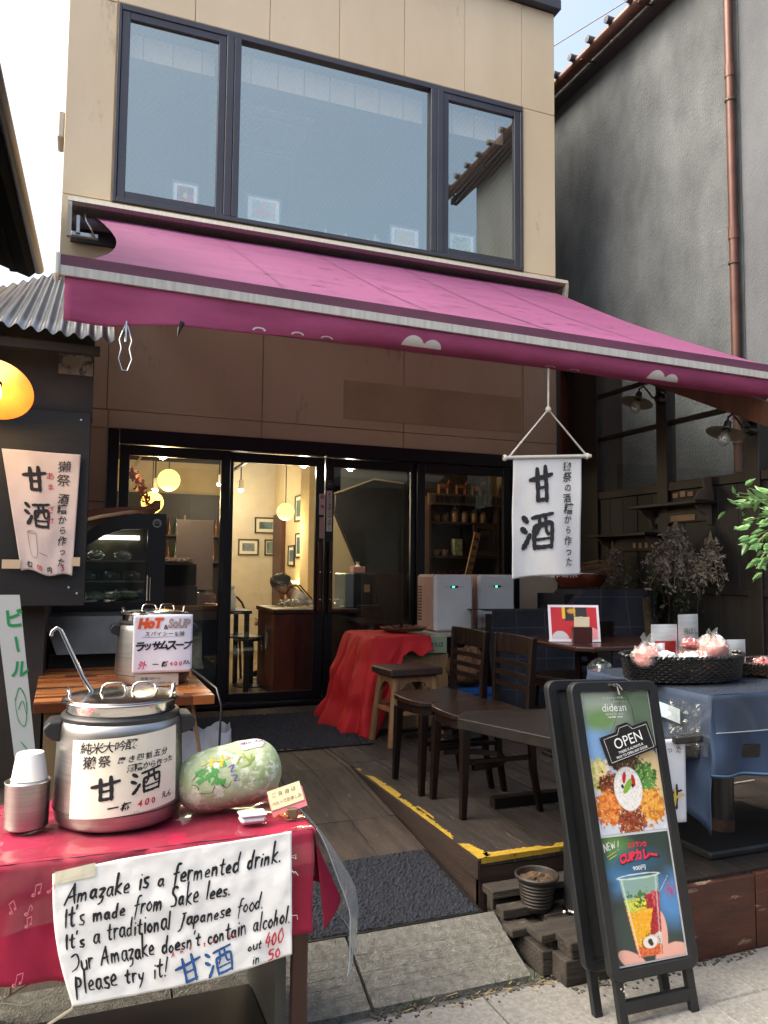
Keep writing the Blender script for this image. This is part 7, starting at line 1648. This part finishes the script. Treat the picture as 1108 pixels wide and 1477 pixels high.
build('leg_panel', MB().box(-.12, -.02, 3.62, 4.5, .18, .798), mat('panel_tan', '#7E6644', '#6E583A', rough=.7), wtb); build('leg_panel', MB().box(.50, .54, 3.9, 4.5, .18, .798), DARKW, wtb)
build('strut', MB().tube([(.50, 3.66, .79), (.60, 3.72, .26)], .008, 6), mat('strut_wood', '#A87A50'), wtb)
cb_ = thing('black_cable', 'black cable from the rear soup warmer down behind the melon', 'cable', (.6, 3.6, .8)); build('cable', MB().tube([(.50, 3.95, .93), (.55, 3.7, .90), (.59, 3.54, .87), (.605, 3.50, .80), (.60, 3.50, .6), (.585, 3.5, .35)], .005, 8), BLACK, cb_, smooth=True)
# paper bag
pb = thing('paper_bag', 'crumpled white paper bag standing behind the melon', 'bag', (.585, 3.9, .25)); 
def bag(u, v):
    a = u*2*pi; c, s = cos(a), sin(a); k = (abs(c)**5+abs(s)**5)**(-1/5); w_ = .118+.018*v; return (c*k*w_+.010*fold(c*3, v*5, s*3), s*k*.075+.010*fold(c*4, v*4, s*4+3), v*(.375+.012*sin(a*3)+.012*sin(a*8)))
mb = MB(); mb.grid(bag, 72, 26); build('bag', mb, mat('bag_white', '#C9C9CC', '#B9B9BD', rough=.55, scale=5, bump=.3, bscale=20), pb, world=False, thick=.001)
# stainless hopper and black display case
hp = thing('steel_hopper', 'stainless steel sloping tray in front of the display case behind the wooden table', 'tray', (.05, 4.9, .9)); 
mb = MB(); mb.add([(-.19, 4.86, 1.115), (.32, 4.86, 1.115), (.32, 4.80, .905), (-.105, 4.80, .905), (-.19, 5.3, 1.115), (.32, 5.3, 1.115)], [(0, 3, 2, 1), (0, 1, 5, 4)]); build('tray', mb, mat('tray_steel', '#6E6862', '#5A554F', rough=.38, metal=.9), hp, thick=.004)
build('stand', MB().box(-.15, .34, 4.9, 5.3, .22, .90), mat('stand_brown', '#2A1C18', '#1E1412', rough=.5), hp); build('shelf_edge', MB().box(-.2, .36, 4.72, 4.75, .80, .83), REDW, hp)
dc = thing('display_case', 'black refrigerated display case with curved top and glass side outside the first door', 'display case', (.2, 5.7, ZD)); CB2 = mat('case_black', '#101113', '#15161A', rough=.35)
outl = [(.06, 1.12), (.545, 1.12), (.545, 1.775), (.36, 1.775), (.22, 1.745), (.10, 1.69), (-.02, 1.60), (-.14, 1.48), (-.2, 1.38), (-.2, 1.12)]
build('side_pillar', MB().box(.425, .545, 5.50, 5.54, 1.125, 1.77), CB2, dc)
build('arch', MB().prism([(.424, 1.765), (.36, 1.77), (.22, 1.74), (.10, 1.685), (-.02, 1.595), (-.14, 1.475), (-.12, 1.40), (.02, 1.53), (.14, 1.61), (.26, 1.655), (.424, 1.665)], 1, 5.50, 5.54), CB2, dc)
build('lower_sill', MB().box(-.2, .424, 5.50, 5.54, 1.12, 1.17), CB2, dc); build('base', MB().box(-.2, .545, 5.5, 5.95, ZD, 1.118), CB2, dc); build('back', MB().box(-.2, .545, 5.93, 5.95, 1.12, 1.77), mat('case_inner', '#3A3A34', rough=.5), dc)
build('glass_side', MB().add([(-.19, 5.52, 1.17), (.424, 5.52, 1.17), (.424, 5.52, 1.66), (.1, 5.52, 1.60), (-.12, 5.52, 1.41)], [(0, 1, 2, 3, 4)]), glass('case_glass', (.75, .8, .78), refl=.05, dust=.03), dc)
build('wood_top', MB().prism([(.50, 1.80), (.50, 1.86), (.46, 1.86), (.455, 1.82), (.08, 1.79), (-.1, 1.74), (-.1, 1.69), (.12, 1.75), (.3, 1.785)], 1, 5.45, 5.95), mat('case_wood', '#A06038', '#8A4E2C', rough=.5, scale=3, stretch=(.6, 5, 5)), dc)
for z in (1.30, 1.44): build('glass_shelf', MB().box(-.18, .42, 5.56, 5.9, z, z+.008), mat('shelf_pale', '#8A8A80', rough=.3), dc)
mb = MB().lathe([(.021, 0), (.030, 0)], 24); lg = build('round_logo', mb.xf(tr(.484, 5.498, 1.705) @ rot('X', 90)), mat('logo_grey', '#A8A8A4', rough=.4), dc)
mb = MB(); put_text(mb, 'COFFEE', lambda a, b: (.484+a, 5.4975, 1.705+b), 0, 0, .010, bold=.02, fit=.036); mb.add([(.484+.019*cos(a), 5.4978, 1.705+.019*sin(a)) for a in np.linspace(.5, pi-.5, 9)]+[(.484+.015*cos(a), 5.4978, 1.705+.015*sin(a)) for a in np.linspace(.5, pi-.5, 9)], [(k, k+1, k+10, k+9) for k in range(8)]); build('logo_lettering', mb, mat('logo_grey', '#A8A8A4'), dc)
for k, (x, z, c) in enumerate(((.10, 1.45, '#9AB4BE'), (.28, 1.45, '#C8CCC8'), (.34, 1.31, '#8A8070'), (.20, 1.31, '#6A5A3A'), (.05, 1.31, '#4A4A3A'))): crumple('wrapped_sandwich', ['wrapped sandwich with a pale blue label on the upper shelf of the display case', 'wrapped white roll on the upper shelf of the display case', 'tan wrapped pastry on the lower shelf of the display case', 'brown wrapped pastry on the lower shelf of the display case', 'dark wrapped pastry at the left of the lower shelf of the display case'][k], (x, 5.72, z), .06, CELO, 'sandwich', 80+k, inner=mat('food_'+c, c, rough=.6), squash=.6)
for k in range(4): crumple('salad_pack', 'pack of green salad at the bottom of the display case', (.0+k*.11, 5.70, 1.175), .06, mat('lettuce', '#7E9A50', '#BAC8A0', rough=.5, scale=20), 'salad', 90+k, squash=.5, group='salad packs in the display case')
build('case_lights', MB().box(-.1, .4, 5.9, 5.92, 1.60, 1.63), emit('case_strip', (1, .9, .7), 1.2), dc)
# left cloth banner on the black board
bl = thing('board_banner', 'white cloth banner with brush writing taped to the black board', 'banner', (-.2, 4.27, 1.4))
bTL, bTR, bBR, bBL = [np.array(p) for p in ((-.385, 4.285, 1.995), (-.015, 4.285, 1.985), (-.035, 4.275, 1.355), (-.272, 4.275, 1.385))]
def lb(x, y, d=0.):
    u, v = x/.34, y/.62; p = (bBL*(1-u)+bBR*u)*(1-v)+(bTL*(1-u)+bTR*u)*v; return (p[0], p[1]-.008-d+.007*fold(u*4, v*5)+.008*sin(u*8+v*3)*(.3+v*.5), p[2]+.01*sin(u*9)*(1-v))
mb = MB(); mb.grid(lambda a, b: lb(a*.34, b*.62), 40, 60); build('cloth', mb, mat('banner_pinkish', '#D8CAC4', '#CDBEB8', rough=.8, scale=4), bl, smooth=True, thick=.001)
Z_ = lift(lb, .004); mb = MB(); brush(mb, '甘', Z_, .132, .475, .105, .125, 1.5, 3); brush(mb, '酒', Z_, .135, .295, .125, .125, 1.4, 3); column_text(mb, '獺祭', Z_, .265, .55, .055, .07, bold=.0, rs=5); column_text(mb, '酒糟から作った', Z_, .265, .385, .048, .054, bold=.012, rs=6); row_text(mb, 'む内', Z_, .06, .030, .034, .13, bold=.03); build('lettering', mb, mat('ink_soft', '#2A2A2E'), bl)
mb = MB(); column_text(mb, 'あま', Z_, .205, .50, .038, .055, bold=.0); column_text(mb, 'ざけ', Z_, .205, .33, .038, .055, bold=.0); put_text(mb, '00', Z_, .125, .028, .026, bold=.01); put_text(mb, '5', Z_, .275, .032, .032, bold=.01); build('red_lettering', mb, mat('ink_red', '#B82438'), bl)
mb = MB()
for pts in ([(.07, .20), (.075, .10), (.085, .075)], [(.12, .20), (.118, .10), (.11, .075)], [(.07, .20), (.095, .207), (.12, .20)], [(.07, .20), (.095, .193), (.12, .20)], [(.085, .075), (.098, .070), (.11, .075)], [(.13, .105), (.18, .10)]): stroke(mb, pts, Z_, .0035)
build('cup_drawing', mb, mat('ink_pale', '#8A7A84'), bl)
for x0, x1, z in ((-.36, -.275, 1.395), (-.04, .0, 1.41)): build('tape', MB().box(x0, x1, 4.262, 4.2635, z, z+.045), mat('tape_cream', '#CDB99A', rough=.5), bl)
# big warm lamp at the left edge
wl = thing('enamel_lamp', 'lit enamel disc lamp glowing orange above the black board at the left edge', 'lamp', (-.40, 4.0, 2.25))
WS = mat('enamel_cream', '#C87A34', '#B46C2A', rough=.4); MW = rot('Z', -12) @ rot('X', -42)
build('shade', MB().lathe([(.03, .03), (.06, .02), (.12, .002), (.172, -.022), (.176, -.026), (.170, -.024), (.12, -.003), (.06, .014), (.028, .022)], 40).xf(MW), WS, wl, world=False, smooth=True)
build('bulb', MB().lathe([(.001, -.105), (.025, -.10), (.04, -.075), (.042, -.055), (.03, -.02), (.02, .01)], 18).xf(MW), emit('bulb_warm', (1, .62, .22), 9), wl, world=False, smooth=True)
build('neck', MB().tube([MW @ Vector((0, 0, .02)), MW @ Vector((0, 0, .07)), Vector((0, .12, .13)), Vector((0, .30, .06))], .014, 8), BLACK, wl, world=False, smooth=True)
light_pt('lamp_light', tuple(Vector((-.40, 4.0, 2.25))+MW @ Vector((0, 0, -.16))), 1.3, (1, .60, .26), .05)
# green and white beer sign leaning at the left
gs = thing('beer_sign', 'tall narrow white sign board with green katakana at the left edge behind the cups', 'sign', (-.2, 3.3, .3))
g0, g1, g2, g3 = [np.array(p) for p in ((-.30, 3.3, 1.30), (-.212, 3.3, 1.30), (-.098, 3.25, .45), (-.165, 3.25, .45))]
def gsn(x, y, d=0.):
    u, v = x/.09, y/.85; p = (g3*(1-u)+g2*u)*(1-v)+(g0*(1-u)+g1*u)*v; return (p[0], p[1]-d, p[2])
mb = MB(); mb.grid(lambda a, b: gsn(a*.09, b*.85), 2, 8); build('board', mb, mat('sign_white', '#B9BEB8', rough=.5), gs, thick=.012)
mb = MB(); column_text(mb, 'ビール', lift(gsn, .008), .062, .76, .07, .095, bold=.03); build('green_lettering', mb, mat('sign_green', '#1E8A4A', rough=.5), gs)
mb = MB(); G = lift(gsn, .008)
for pts in ([(.03, .45), (.055, .50), (.075, .44), (.06, .36), (.035, .38), (.03, .45)], [(.04, .42), (.06, .45), (.07, .40)], [(.035, .30), (.06, .26), (.05, .22)]): stroke(mb, pts, G, .004)
build('line_drawing', mb, mat('sign_green', '#1E8A4A'), gs)

# ================================================================== A-frame menu sign
af = thing('aframe_sign', 'tall narrow black A-frame sign with curry and drink posters standing on the pavement', 'sign', (1.75, 2.1, 0))
bl_, br_, tl_, tr2 = Vector((1.578, 2.065, .135)), Vector((1.925, 2.065, .129)), Vector((1.538, 2.222, 1.040)), Vector((1.898, 2.220, 1.031))
AW, AH = (br_-bl_).length, (tl_-bl_).length
NRM = (br_-bl_).cross(tl_-bl_).normalized()
if NRM.y > 0: NRM = -NRM
def G_(a, b, d=0.):
    u, v = a/AW, b/AH; p = (bl_*(1-u)+br_*u)*(1-v)+(tl_*(1-u)+tr2*u)*v+NRM*d; return tuple(p)
def rr_path(x0, x1, y0, y1, r, n=6):
    P = []
    for cx, cy, a0 in ((x1-r, y0+r, -90), (x1-r, y1-r, 0), (x0+r, y1-r, 90), (x0+r, y0+r, 180)):
        for k in range(n+1): a = radians(a0+90*k/n); P.append((cx+r*cos(a), cy+r*sin(a)))
    return P
def ring_frame(off, d0, d1, nm, m, e=.030):
    O = rr_path(0, AW, 0, AH, .035); I = rr_path(e, AW-e, e, AH-e, .006); n = len(O); mb = MB(); O2 = rr_path(.004, AW-.004, .004, AH-.004, .033)
    G2 = lambda a, b, d: tuple(Vector(G_(a, b, d))+off)
    mb.v = [G2(*p, d0) for p in O]+[G2(*p, d1-.004) for p in O]+[G2(*p, d1) for p in O2]+[G2(*p, d1) for p in I]+[G2(*p, d0) for p in I]
    for r_ in range(4):
        for i in range(n): mb.f.append((r_*n+i, r_*n+(i+1) % n, (r_+1)*n+(i+1) % n, (r_+1)*n+i))
    return build(nm, mb, m, af)
FRB = mat('frame_black', '#16181A', '#1E2022', rough=.4, scale=12, bump=.05)
ring_frame(Vector((0, 0, 0)), -.012, .014, 'front_frame', FRB, .034)
BK = Vector((-.035, .085, -.004))
ring_frame(BK, -.012, .012, 'rear_frame', FRB, .034)
mb = MB(); mb.grid(lambda u, v: tuple(Vector(G_(.03+u*(AW-.06), .03+v*(AH-.06), -.004))), 2, 2); build('backing_board', mb, mat('back_board', '#2A2C2C', rough=.5), af)
mb = MB(); mb.grid(lambda u, v: tuple(Vector(G_(.03+u*(AW-.06), .03+v*(AH-.06), .0))+BK), 2, 2); build('rear_panel', mb, mat('back_board', '#2A2C2C'), af)
for s, x in ((0, .02), (1, AW-.05)):
    for off, nm in ((Vector((0, 0, 0)), 'front_leg'), (BK, 'rear_leg')):
        a = Vector(G_(x, .02, .0))+off; b = a.copy(); dn = (bl_-tl_).normalized(); t_ = a.z/(-dn.z); b = a+dn*t_; ux = Vector((1, 0, 0))*.030; uy = Vector((0, 1, 0))*.022
        mb = MB(); mb.add([b, b+ux, b+ux+uy, b+uy, a, a+ux, a+ux+uy, a+uy], [(0, 3, 2, 1), (4, 5, 6, 7), (0, 1, 5, 4), (1, 2, 6, 5), (2, 3, 7, 6), (3, 0, 4, 7)]); build(nm, mb, FRB, af, bev=.002)
a = Vector(G_(.03, -.075, .0)); b = Vector(G_(AW-.03, -.075, .0))
mb = MB(); mb.add([a+Vector(o) for o in ((0, 0, -.024), (0, .018, -.024), (0, .018, .016), (0, 0, .016))]+[b+Vector(o) for o in ((0, 0, -.024), (0, .018, -.024), (0, .018, .016), (0, 0, .016))], [(0, 1, 2, 3), (7, 6, 5, 4), (0, 4, 5, 1), (1, 5, 6, 2), (2, 6, 7, 3), (3, 7, 4, 0)]); build('cross_bar', mb, FRB, af, bev=.002)
mb = MB(); mb.tube([G_(AW*.45, AH-.012, .018), G_(AW*.50, AH-.02, .024), G_(AW*.52, AH-.045, .02)], .004, 6); mb.tube([G_(AW*.50, AH-.01, .018), G_(AW*.53, AH-.018, .024), G_(AW*.56, AH-.03, .02)], .003, 6); build('cord_knot', mb, CHROME, af)
for x, y in ((.045, .028), (.05, .016), (.036, .02)): build('paint_fleck', MB().box(-.002, .002, -.001, .001, -.002, .002).xf(tr(*G_(x, -y, .003))), WC, af)
PX0, PX1, PY0, PY1, PYM = .040, AW-.038, .043, AH-.036, AH*.463
def food_poster(X, Y):
    # top poster; blurred outdoor backdrop, white plate with rice and curries
    n = vnoise(X*1., Y*1.6, 3.2, 4, 3); r = np.ones(X.shape+(3,))*L3('#7E8C80'); r = over(r, np.clip((n-.5)*6, 0, 1), L3('#95A294')); r = over(r, np.clip((.46-n)*7, 0, 1), L3('#5E6E58')); r = over(r, ell(X, Y, .1, .38, .4, .14, .9), L3('#7EA4D0')); r = over(r, ell(X, Y, .95, .42, .2, .12, .9), L3('#3A5A8A')); r = over(r, ell(X, Y, .25, .20, .25, .08, .9), L3('#6A8A58')); r = over(r, ell(X, Y, .9, .16, .3, .2, .9), L3('#5A6E58'))
    f = vnoise(X, Y*1.7, 26, 8, 3); g = vnoise(X, Y*1.7, 60, 9, 2)
    r = over(r, ell(X, Y, .50, .80, .64, .35, .03), L3('#D8DEE6')); r = over(r, ell(X, Y, .50, .80, .56, .30, .05), L3('#C4CCD8'))
    r = over(r, ell(X, Y, .86, .62, .22, .20, .08, 60), L3('#D8BE8E')*(.85+.3*f)[..., None] if False else L3('#D8BE8E'))
    blobs = [(.10, .60, .16, .12, '#D8C890', '#A8B05A'), (.26, .66, .17, .10, '#7A3A1E', '#4A1E12'), (.50, .52, .22, .08, '#5A3A22', '#34221A'), (.78, .64, .17, .12, '#4E8A3A', '#2A5A24'), (.20, .82, .22, .12, '#E08A3A', '#C05A20'), (.80, .83, .23, .13, '#E0A03A', '#B86A20'), (.48, .92, .20, .12, '#6E2A18', '#A04A2A')]
    for cx, cy, rx, ry, a, b in blobs:
        m_ = np.clip((1-np.sqrt(((X-cx)/rx)**2+((Y-cy)/ry)**2)+(f-.5)*.8)/.08+.5, 0, 1); r = over(r, m_, L3(a)); r = over(r, m_*np.clip((f-.5)*9+.3, 0, 1), L3(b), .9); r = over(r, m_*np.clip((g-.66)*10, 0, 1), L3('#F0D8A8'), .6)
    rice = ell(X, Y, .50, .70, .205, .155, .05); r = over(r, rice, L3('#E6E4E0')); r = over(r, rice*np.clip((g-.48)*6, 0, 1), L3('#BDB8B0'), .55)
    r = over(r, ell(X, Y, .50, .68, .09, .03, .1, -30), L3('#7EA83A')); r = over(r, ell(X, Y, .46, .62, .025, .045, .1, 30), L3('#B81E24')); r = over(r, ell(X, Y, .59, .645, .025, .045, .1, -15), L3('#B81E24')); r = over(r, ell(X, Y, .42, .68, .02, .015, .1), L3('#1E1A2A')); r = over(r, ell(X, Y, .57, .68, .02, .015, .1), L3('#1E1A2A'))
    return r
def cup_poster(X, Y):
    n = vnoise(X*.9, Y*1.3, 3, 14, 3); r = np.ones(X.shape+(3,))*L3('#2E3E3A'); r = over(r, ell(X, Y, .15, .34, .35, .14, .9), L3('#4A7EAE')); r = over(r, ell(X, Y, .95, .55, .3, .2, .9), L3('#4E86BE')); r = over(r, ell(X, Y, .1, .10, .3, .12, .9), L3('#5E8A4A')); r = over(r, np.clip((n-.52)*5, 0, 1), L3('#24302E'), .7); r = over(r, ell(X, Y, .4, .22, .4, .1, .9), L3('#2A5A7A'), .8)
    f = vnoise(X, Y*1.7, 22, 18, 3); g = vnoise(X, Y*1.7, 55, 19, 2)
    # hand behind the cup
    for cx, cy, rx, ry, an in ((.70, .80, .075, .16, 4), (.80, .98, .26, .085, -4), (.22, .985, .22, .07, 20), (.86, .94, .10, .05, 0)): r = over(r, ell(X, Y, cx, cy, rx, ry, .08, an), L3('#E0A898'))
    # tapered clear cup
    t = np.clip((Y-.335)/(.965-.335), 0, 1); xl = .17+.13*t; xr = .76-.10*t; inside = (X > xl)*(X < xr)*(Y > .335)*(Y < .965); u = (X-xl)/(xr-xl)
    r = over(r, inside, L3('#9EB8AC'), .75); r = over(r, inside*(Y < .5), L3('#6E9A88'), .45)
    e = (f-.5)*.10
    r = over(r, inside*(Y+e > .50)*(Y < .66), L3('#B8C24A')); r = over(r, inside*(Y+e > .46)*(Y < .60)*(f > .52), L3('#3E6E34')); r = over(r, inside*(Y+e > .52)*(Y < .60)*(g > .6)*(u < .6), L3('#E8D83A'))
    red = inside*(u > .60+e*1.5-(Y-.5)*.25*0)*(Y+e > .47); r = over(r, red, L3('#B01A28')); r = over(r, red*(g > .58), L3('#7E1420')); r = over(r, red*(f > .64), L3('#D86A72'), .7)
    yl = inside*(Y+e > .60)*(Y < .90)*(u < .70+e*2-.12*np.clip((Y-.7)*6, -.6, 1)); r = over(r, yl, L3('#E8A81E')); r = over(r, yl*(g > .64), L3('#C8841A'), .6); r = over(r, yl*(f > .62), L3('#F2C24A'), .6)
    r = over(r, inside*(Y+e > .80)*(Y < .90)*(u > .55), L3('#D8D0C4'), .9); ro = inside*(Y+e*.7 > .88); r = over(r, ro, L3('#C8502A')); r = over(r, ro*(g > .58), L3('#E08A4A'), .7)
    for xx, a in ((.06, .5), (.93, .35)): r = over(r, inside*(abs(u-xx) < .025), L3('#DCE8E4'), a)
    rim = ell(X, Y, .465, .335, .32, .022, .12)*(1-ell(X, Y, .465, .335, .285, .014, .12)); r = over(r, rim, L3('#DCEAE4'), .9)
    lg_ = ell(X, Y, .50, .86, .12, .055, .1); ri = lg_*(1-ell(X, Y, .50, .86, .10, .045, .1)); r = over(r, ell(X, Y, .50, .86, .105, .048, .1), L3('#E4E0DA'), .9); r = over(r, ell(X, Y, .50, .855, .035, .022, .3), L3('#2A2422'))
    r = over(r, ell(X, Y, .515, .875, .03, .016, .3), L3('#2A2422')); return r
def poster(fn, x0, x1, y0, y1, nx, ny, nm):
    mb, rgb = paint_img(fn, x1-x0, y1-y0, nx, ny, lambda x, y: G_(x0+x, y0+y, .003)); o = build(nm, mb, vcol('poster_print', .35, .25), af); set_col(o, rgb); return o
wb = MB(); 
for a in ((PX0-.005, PX1+.005, PY0-.006, PY1+.004),): wb.grid(lambda u, v: G_(a[0]+u*(a[1]-a[0]), a[2]+v*(a[3]-a[2]), .0012), 2, 2)
build('poster_border', wb, mat('paper_white', '#DCDCDC', rough=.4), af)
p1_ = poster(food_poster, PX0, PX1, PYM+.004, PY1, 130, 210, 'food_poster'); p2_ = poster(cup_poster, PX0, PX1-.004, PY0, PYM-.004, 130, 210, 'drink_poster')
WT = mat('print_text_white', '#E8E8E8', rough=.5); D1 = lambda a, b: G_(a, b, .0042); mx = (PX0+PX1)/2
mb = MB(); put_text(mb, 'didean', D1, mx-.01, PY1-.052, .026, bold=-.004, fit=.095); put_text(mb, 'アーユルヴェーダ料理', D1, mx-.01, PY1-.020, .008, fit=.08); put_text(mb, 'ディディアン', D1, mx+.016, PY1-.033, .006, fit=.055); put_text(mb, '自由が丘ダイニングカフェ', D1, mx-.012, PY1-.074, .006, fit=.07); put_text(mb, 'Yoga Relax Dining', D1, mx-.012, PY1-.084, .006, bold=.03, fit=.06); build('poster_lettering', mb, WT, p1_)
mb = MB(); S2 = lambda a, b: G_(a, b, .0042)
for st_, x, s in (('NEW!', PX0+.012, .012),): hand(mb, 'NEW', S2, PX0+.006, PYM-.048, .012, .0028, ang=14, total=.050); stroke(mb, [(PX0+.064, PYM-.018), (PX0+.060, PYM-.036)], S2, .003); stroke(mb, [(PX0+.059, PYM-.043), (PX0+.0595, PYM-.045)], S2, .003)
put_text(mb, '900円', S2, mx-.004, PYM-.106, .015, bold=.01, fit=.050); build('white_lettering', mb, WT, p2_)
mb = MB(); stroke(mb, [(PX0+.014, PYM-.062), (PX0+.052, PYM-.048)], S2, .002); stroke(mb, [(PX0+.020, PYM-.070), (PX0+.052, PYM-.058)], S2, .002); build('yellow_underline', mb, mat('ink_yellow', '#D8D84A'), p2_)
def arc(a, b): 
    x = a-mx; return G_(a, b-x*x*1.6, .0044)
mb = MB(); put_text(mb, 'スリランカ', arc, mx, PYM-.034, .018, bold=.05, fit=.075); put_text(mb, 'CUPカレー', arc, mx, PYM-.066, .034, bold=.065, fit=.150); build('pink_lettering', mb, mat('ink_pink', '#D8324A', rough=.5), p2_)
mb = MB(); ds = lambda a, b: (lambda x: G_(a, b-x*x*1.6, .0038))(a-mx); put_text(mb, 'CUPカレー', ds, mx+.003, PYM-.0695, .036, bold=.11, fit=.158); build('letter_shadow', mb, mat('ink_darkred', '#3A1418', rough=.5), p2_)
mb = MB(); rs_ = lambda a, b: G_(a, b, .0042); cx, cy = PX1-.030, PYM-.185
def q_(a, b): return (cx+(a-b)*.7071, cy+(a+b)*.7071)
for w_ in (.017,):
    P = [(-w_, -w_), (w_, -w_), (w_, w_), (-w_, w_), (-w_, -w_)]
    for i in range(4): stroke(mb, [q_(*P[i]), q_(*P[i+1])], rs_, .0022, smooth=False)
put_text(mb, '薬膳', rs_, cx, cy, .016, bold=.0, ang=-45, fit=.026); build('red_seal', mb, mat('ink_pink', '#D8324A'), p2_)
mb = MB(); put_text(mb, 'I want to eat it', rs_, cx-.022, cy+.022, .006, ang=48, fit=.06); build('slanted_lettering', mb, WT, p2_)
# cup logo lettering round the circle
mb = MB(); s = 'CAN DULL COFFEE '
for i, c in enumerate('CURRY BOWL CAFE'):
    a = radians(215-i*17); ux_, uy_ = cos(a), sin(a); X0 = PX0+(PX1-PX0)*.50+ux_*.035; Y0 = PY0+(PYM-.004-PY0)*.14+uy_*.024
    if c != ' ': put_text(mb, c, rs_, X0, Y0, .0065, bold=.02, ang=math.degrees(a)-90)
build('ring_lettering', mb, mat('ink_black', '#15120F'), p2_)
# hanging OPEN plaque
op = thing('open_plaque', 'small black OPEN plaque hanging tilted on the front of the A-frame sign', 'sign', (1.74, 2.1, .85))
ocx, ocy, oan = mx+.018, AH*.775, 14
def O_(a, b, d=0.): c, s = cos(radians(oan)), sin(radians(oan)); return G_(ocx+a*c-b*s, ocy+a*s+b*c, .010+d)
def plaque(w_, h): return [(-w_, -h), (w_, -h), (w_, h), (.36*w_, h), (.20*w_, h+.018), (-.20*w_, h+.018), (-.36*w_, h), (-w_, h)]
mb = MB(); P = plaque(.098, .045); n = len(P); mb.v = [O_(*p, .0) for p in P]+[O_(*p, .008) for p in P]; mb.f = [tuple(range(n)), tuple(range(2*n-1, n-1, -1))]+[(i, (i+1) % n, (i+1) % n+n, i+n) for i in range(n)]; bo = build('board', mb, mat('plaque_black', '#1B191A', rough=.4), op, bev=.002)
mb = MB(); P = plaque(.091, .039); OS = lambda a, b: O_(a, b, .0090)
for i in range(len(P)): stroke(mb, [P[i], P[(i+1) % len(P)]], OS, .0016, smooth=False)
put_text(mb, 'OPEN', OS, 0, .012, .034, bold=.0, fit=.115); put_text(mb, 'THERE IS ALWAYS A', OS, 0, -.017, .0085, bold=.01, fit=.105); put_text(mb, 'WAY TO OPEN ANY DOOR.', OS, 0, -.030, .0085, bold=.01, fit=.135); build('lettering', mb, WT, bo)
mb = MB(); mb.tube([O_(-.05, .05, .004), G_(mx+.0, AH-.10, .012), G_(mx+.02, AH-.03, .018)], .0009, 4); mb.tube([O_(.05, .047, .004), G_(mx+.055, AH-.09, .012), G_(mx+.025, AH-.03, .018)], .0009, 4); build('string', mb, mat('string_dark', '#3A3A36'), op)
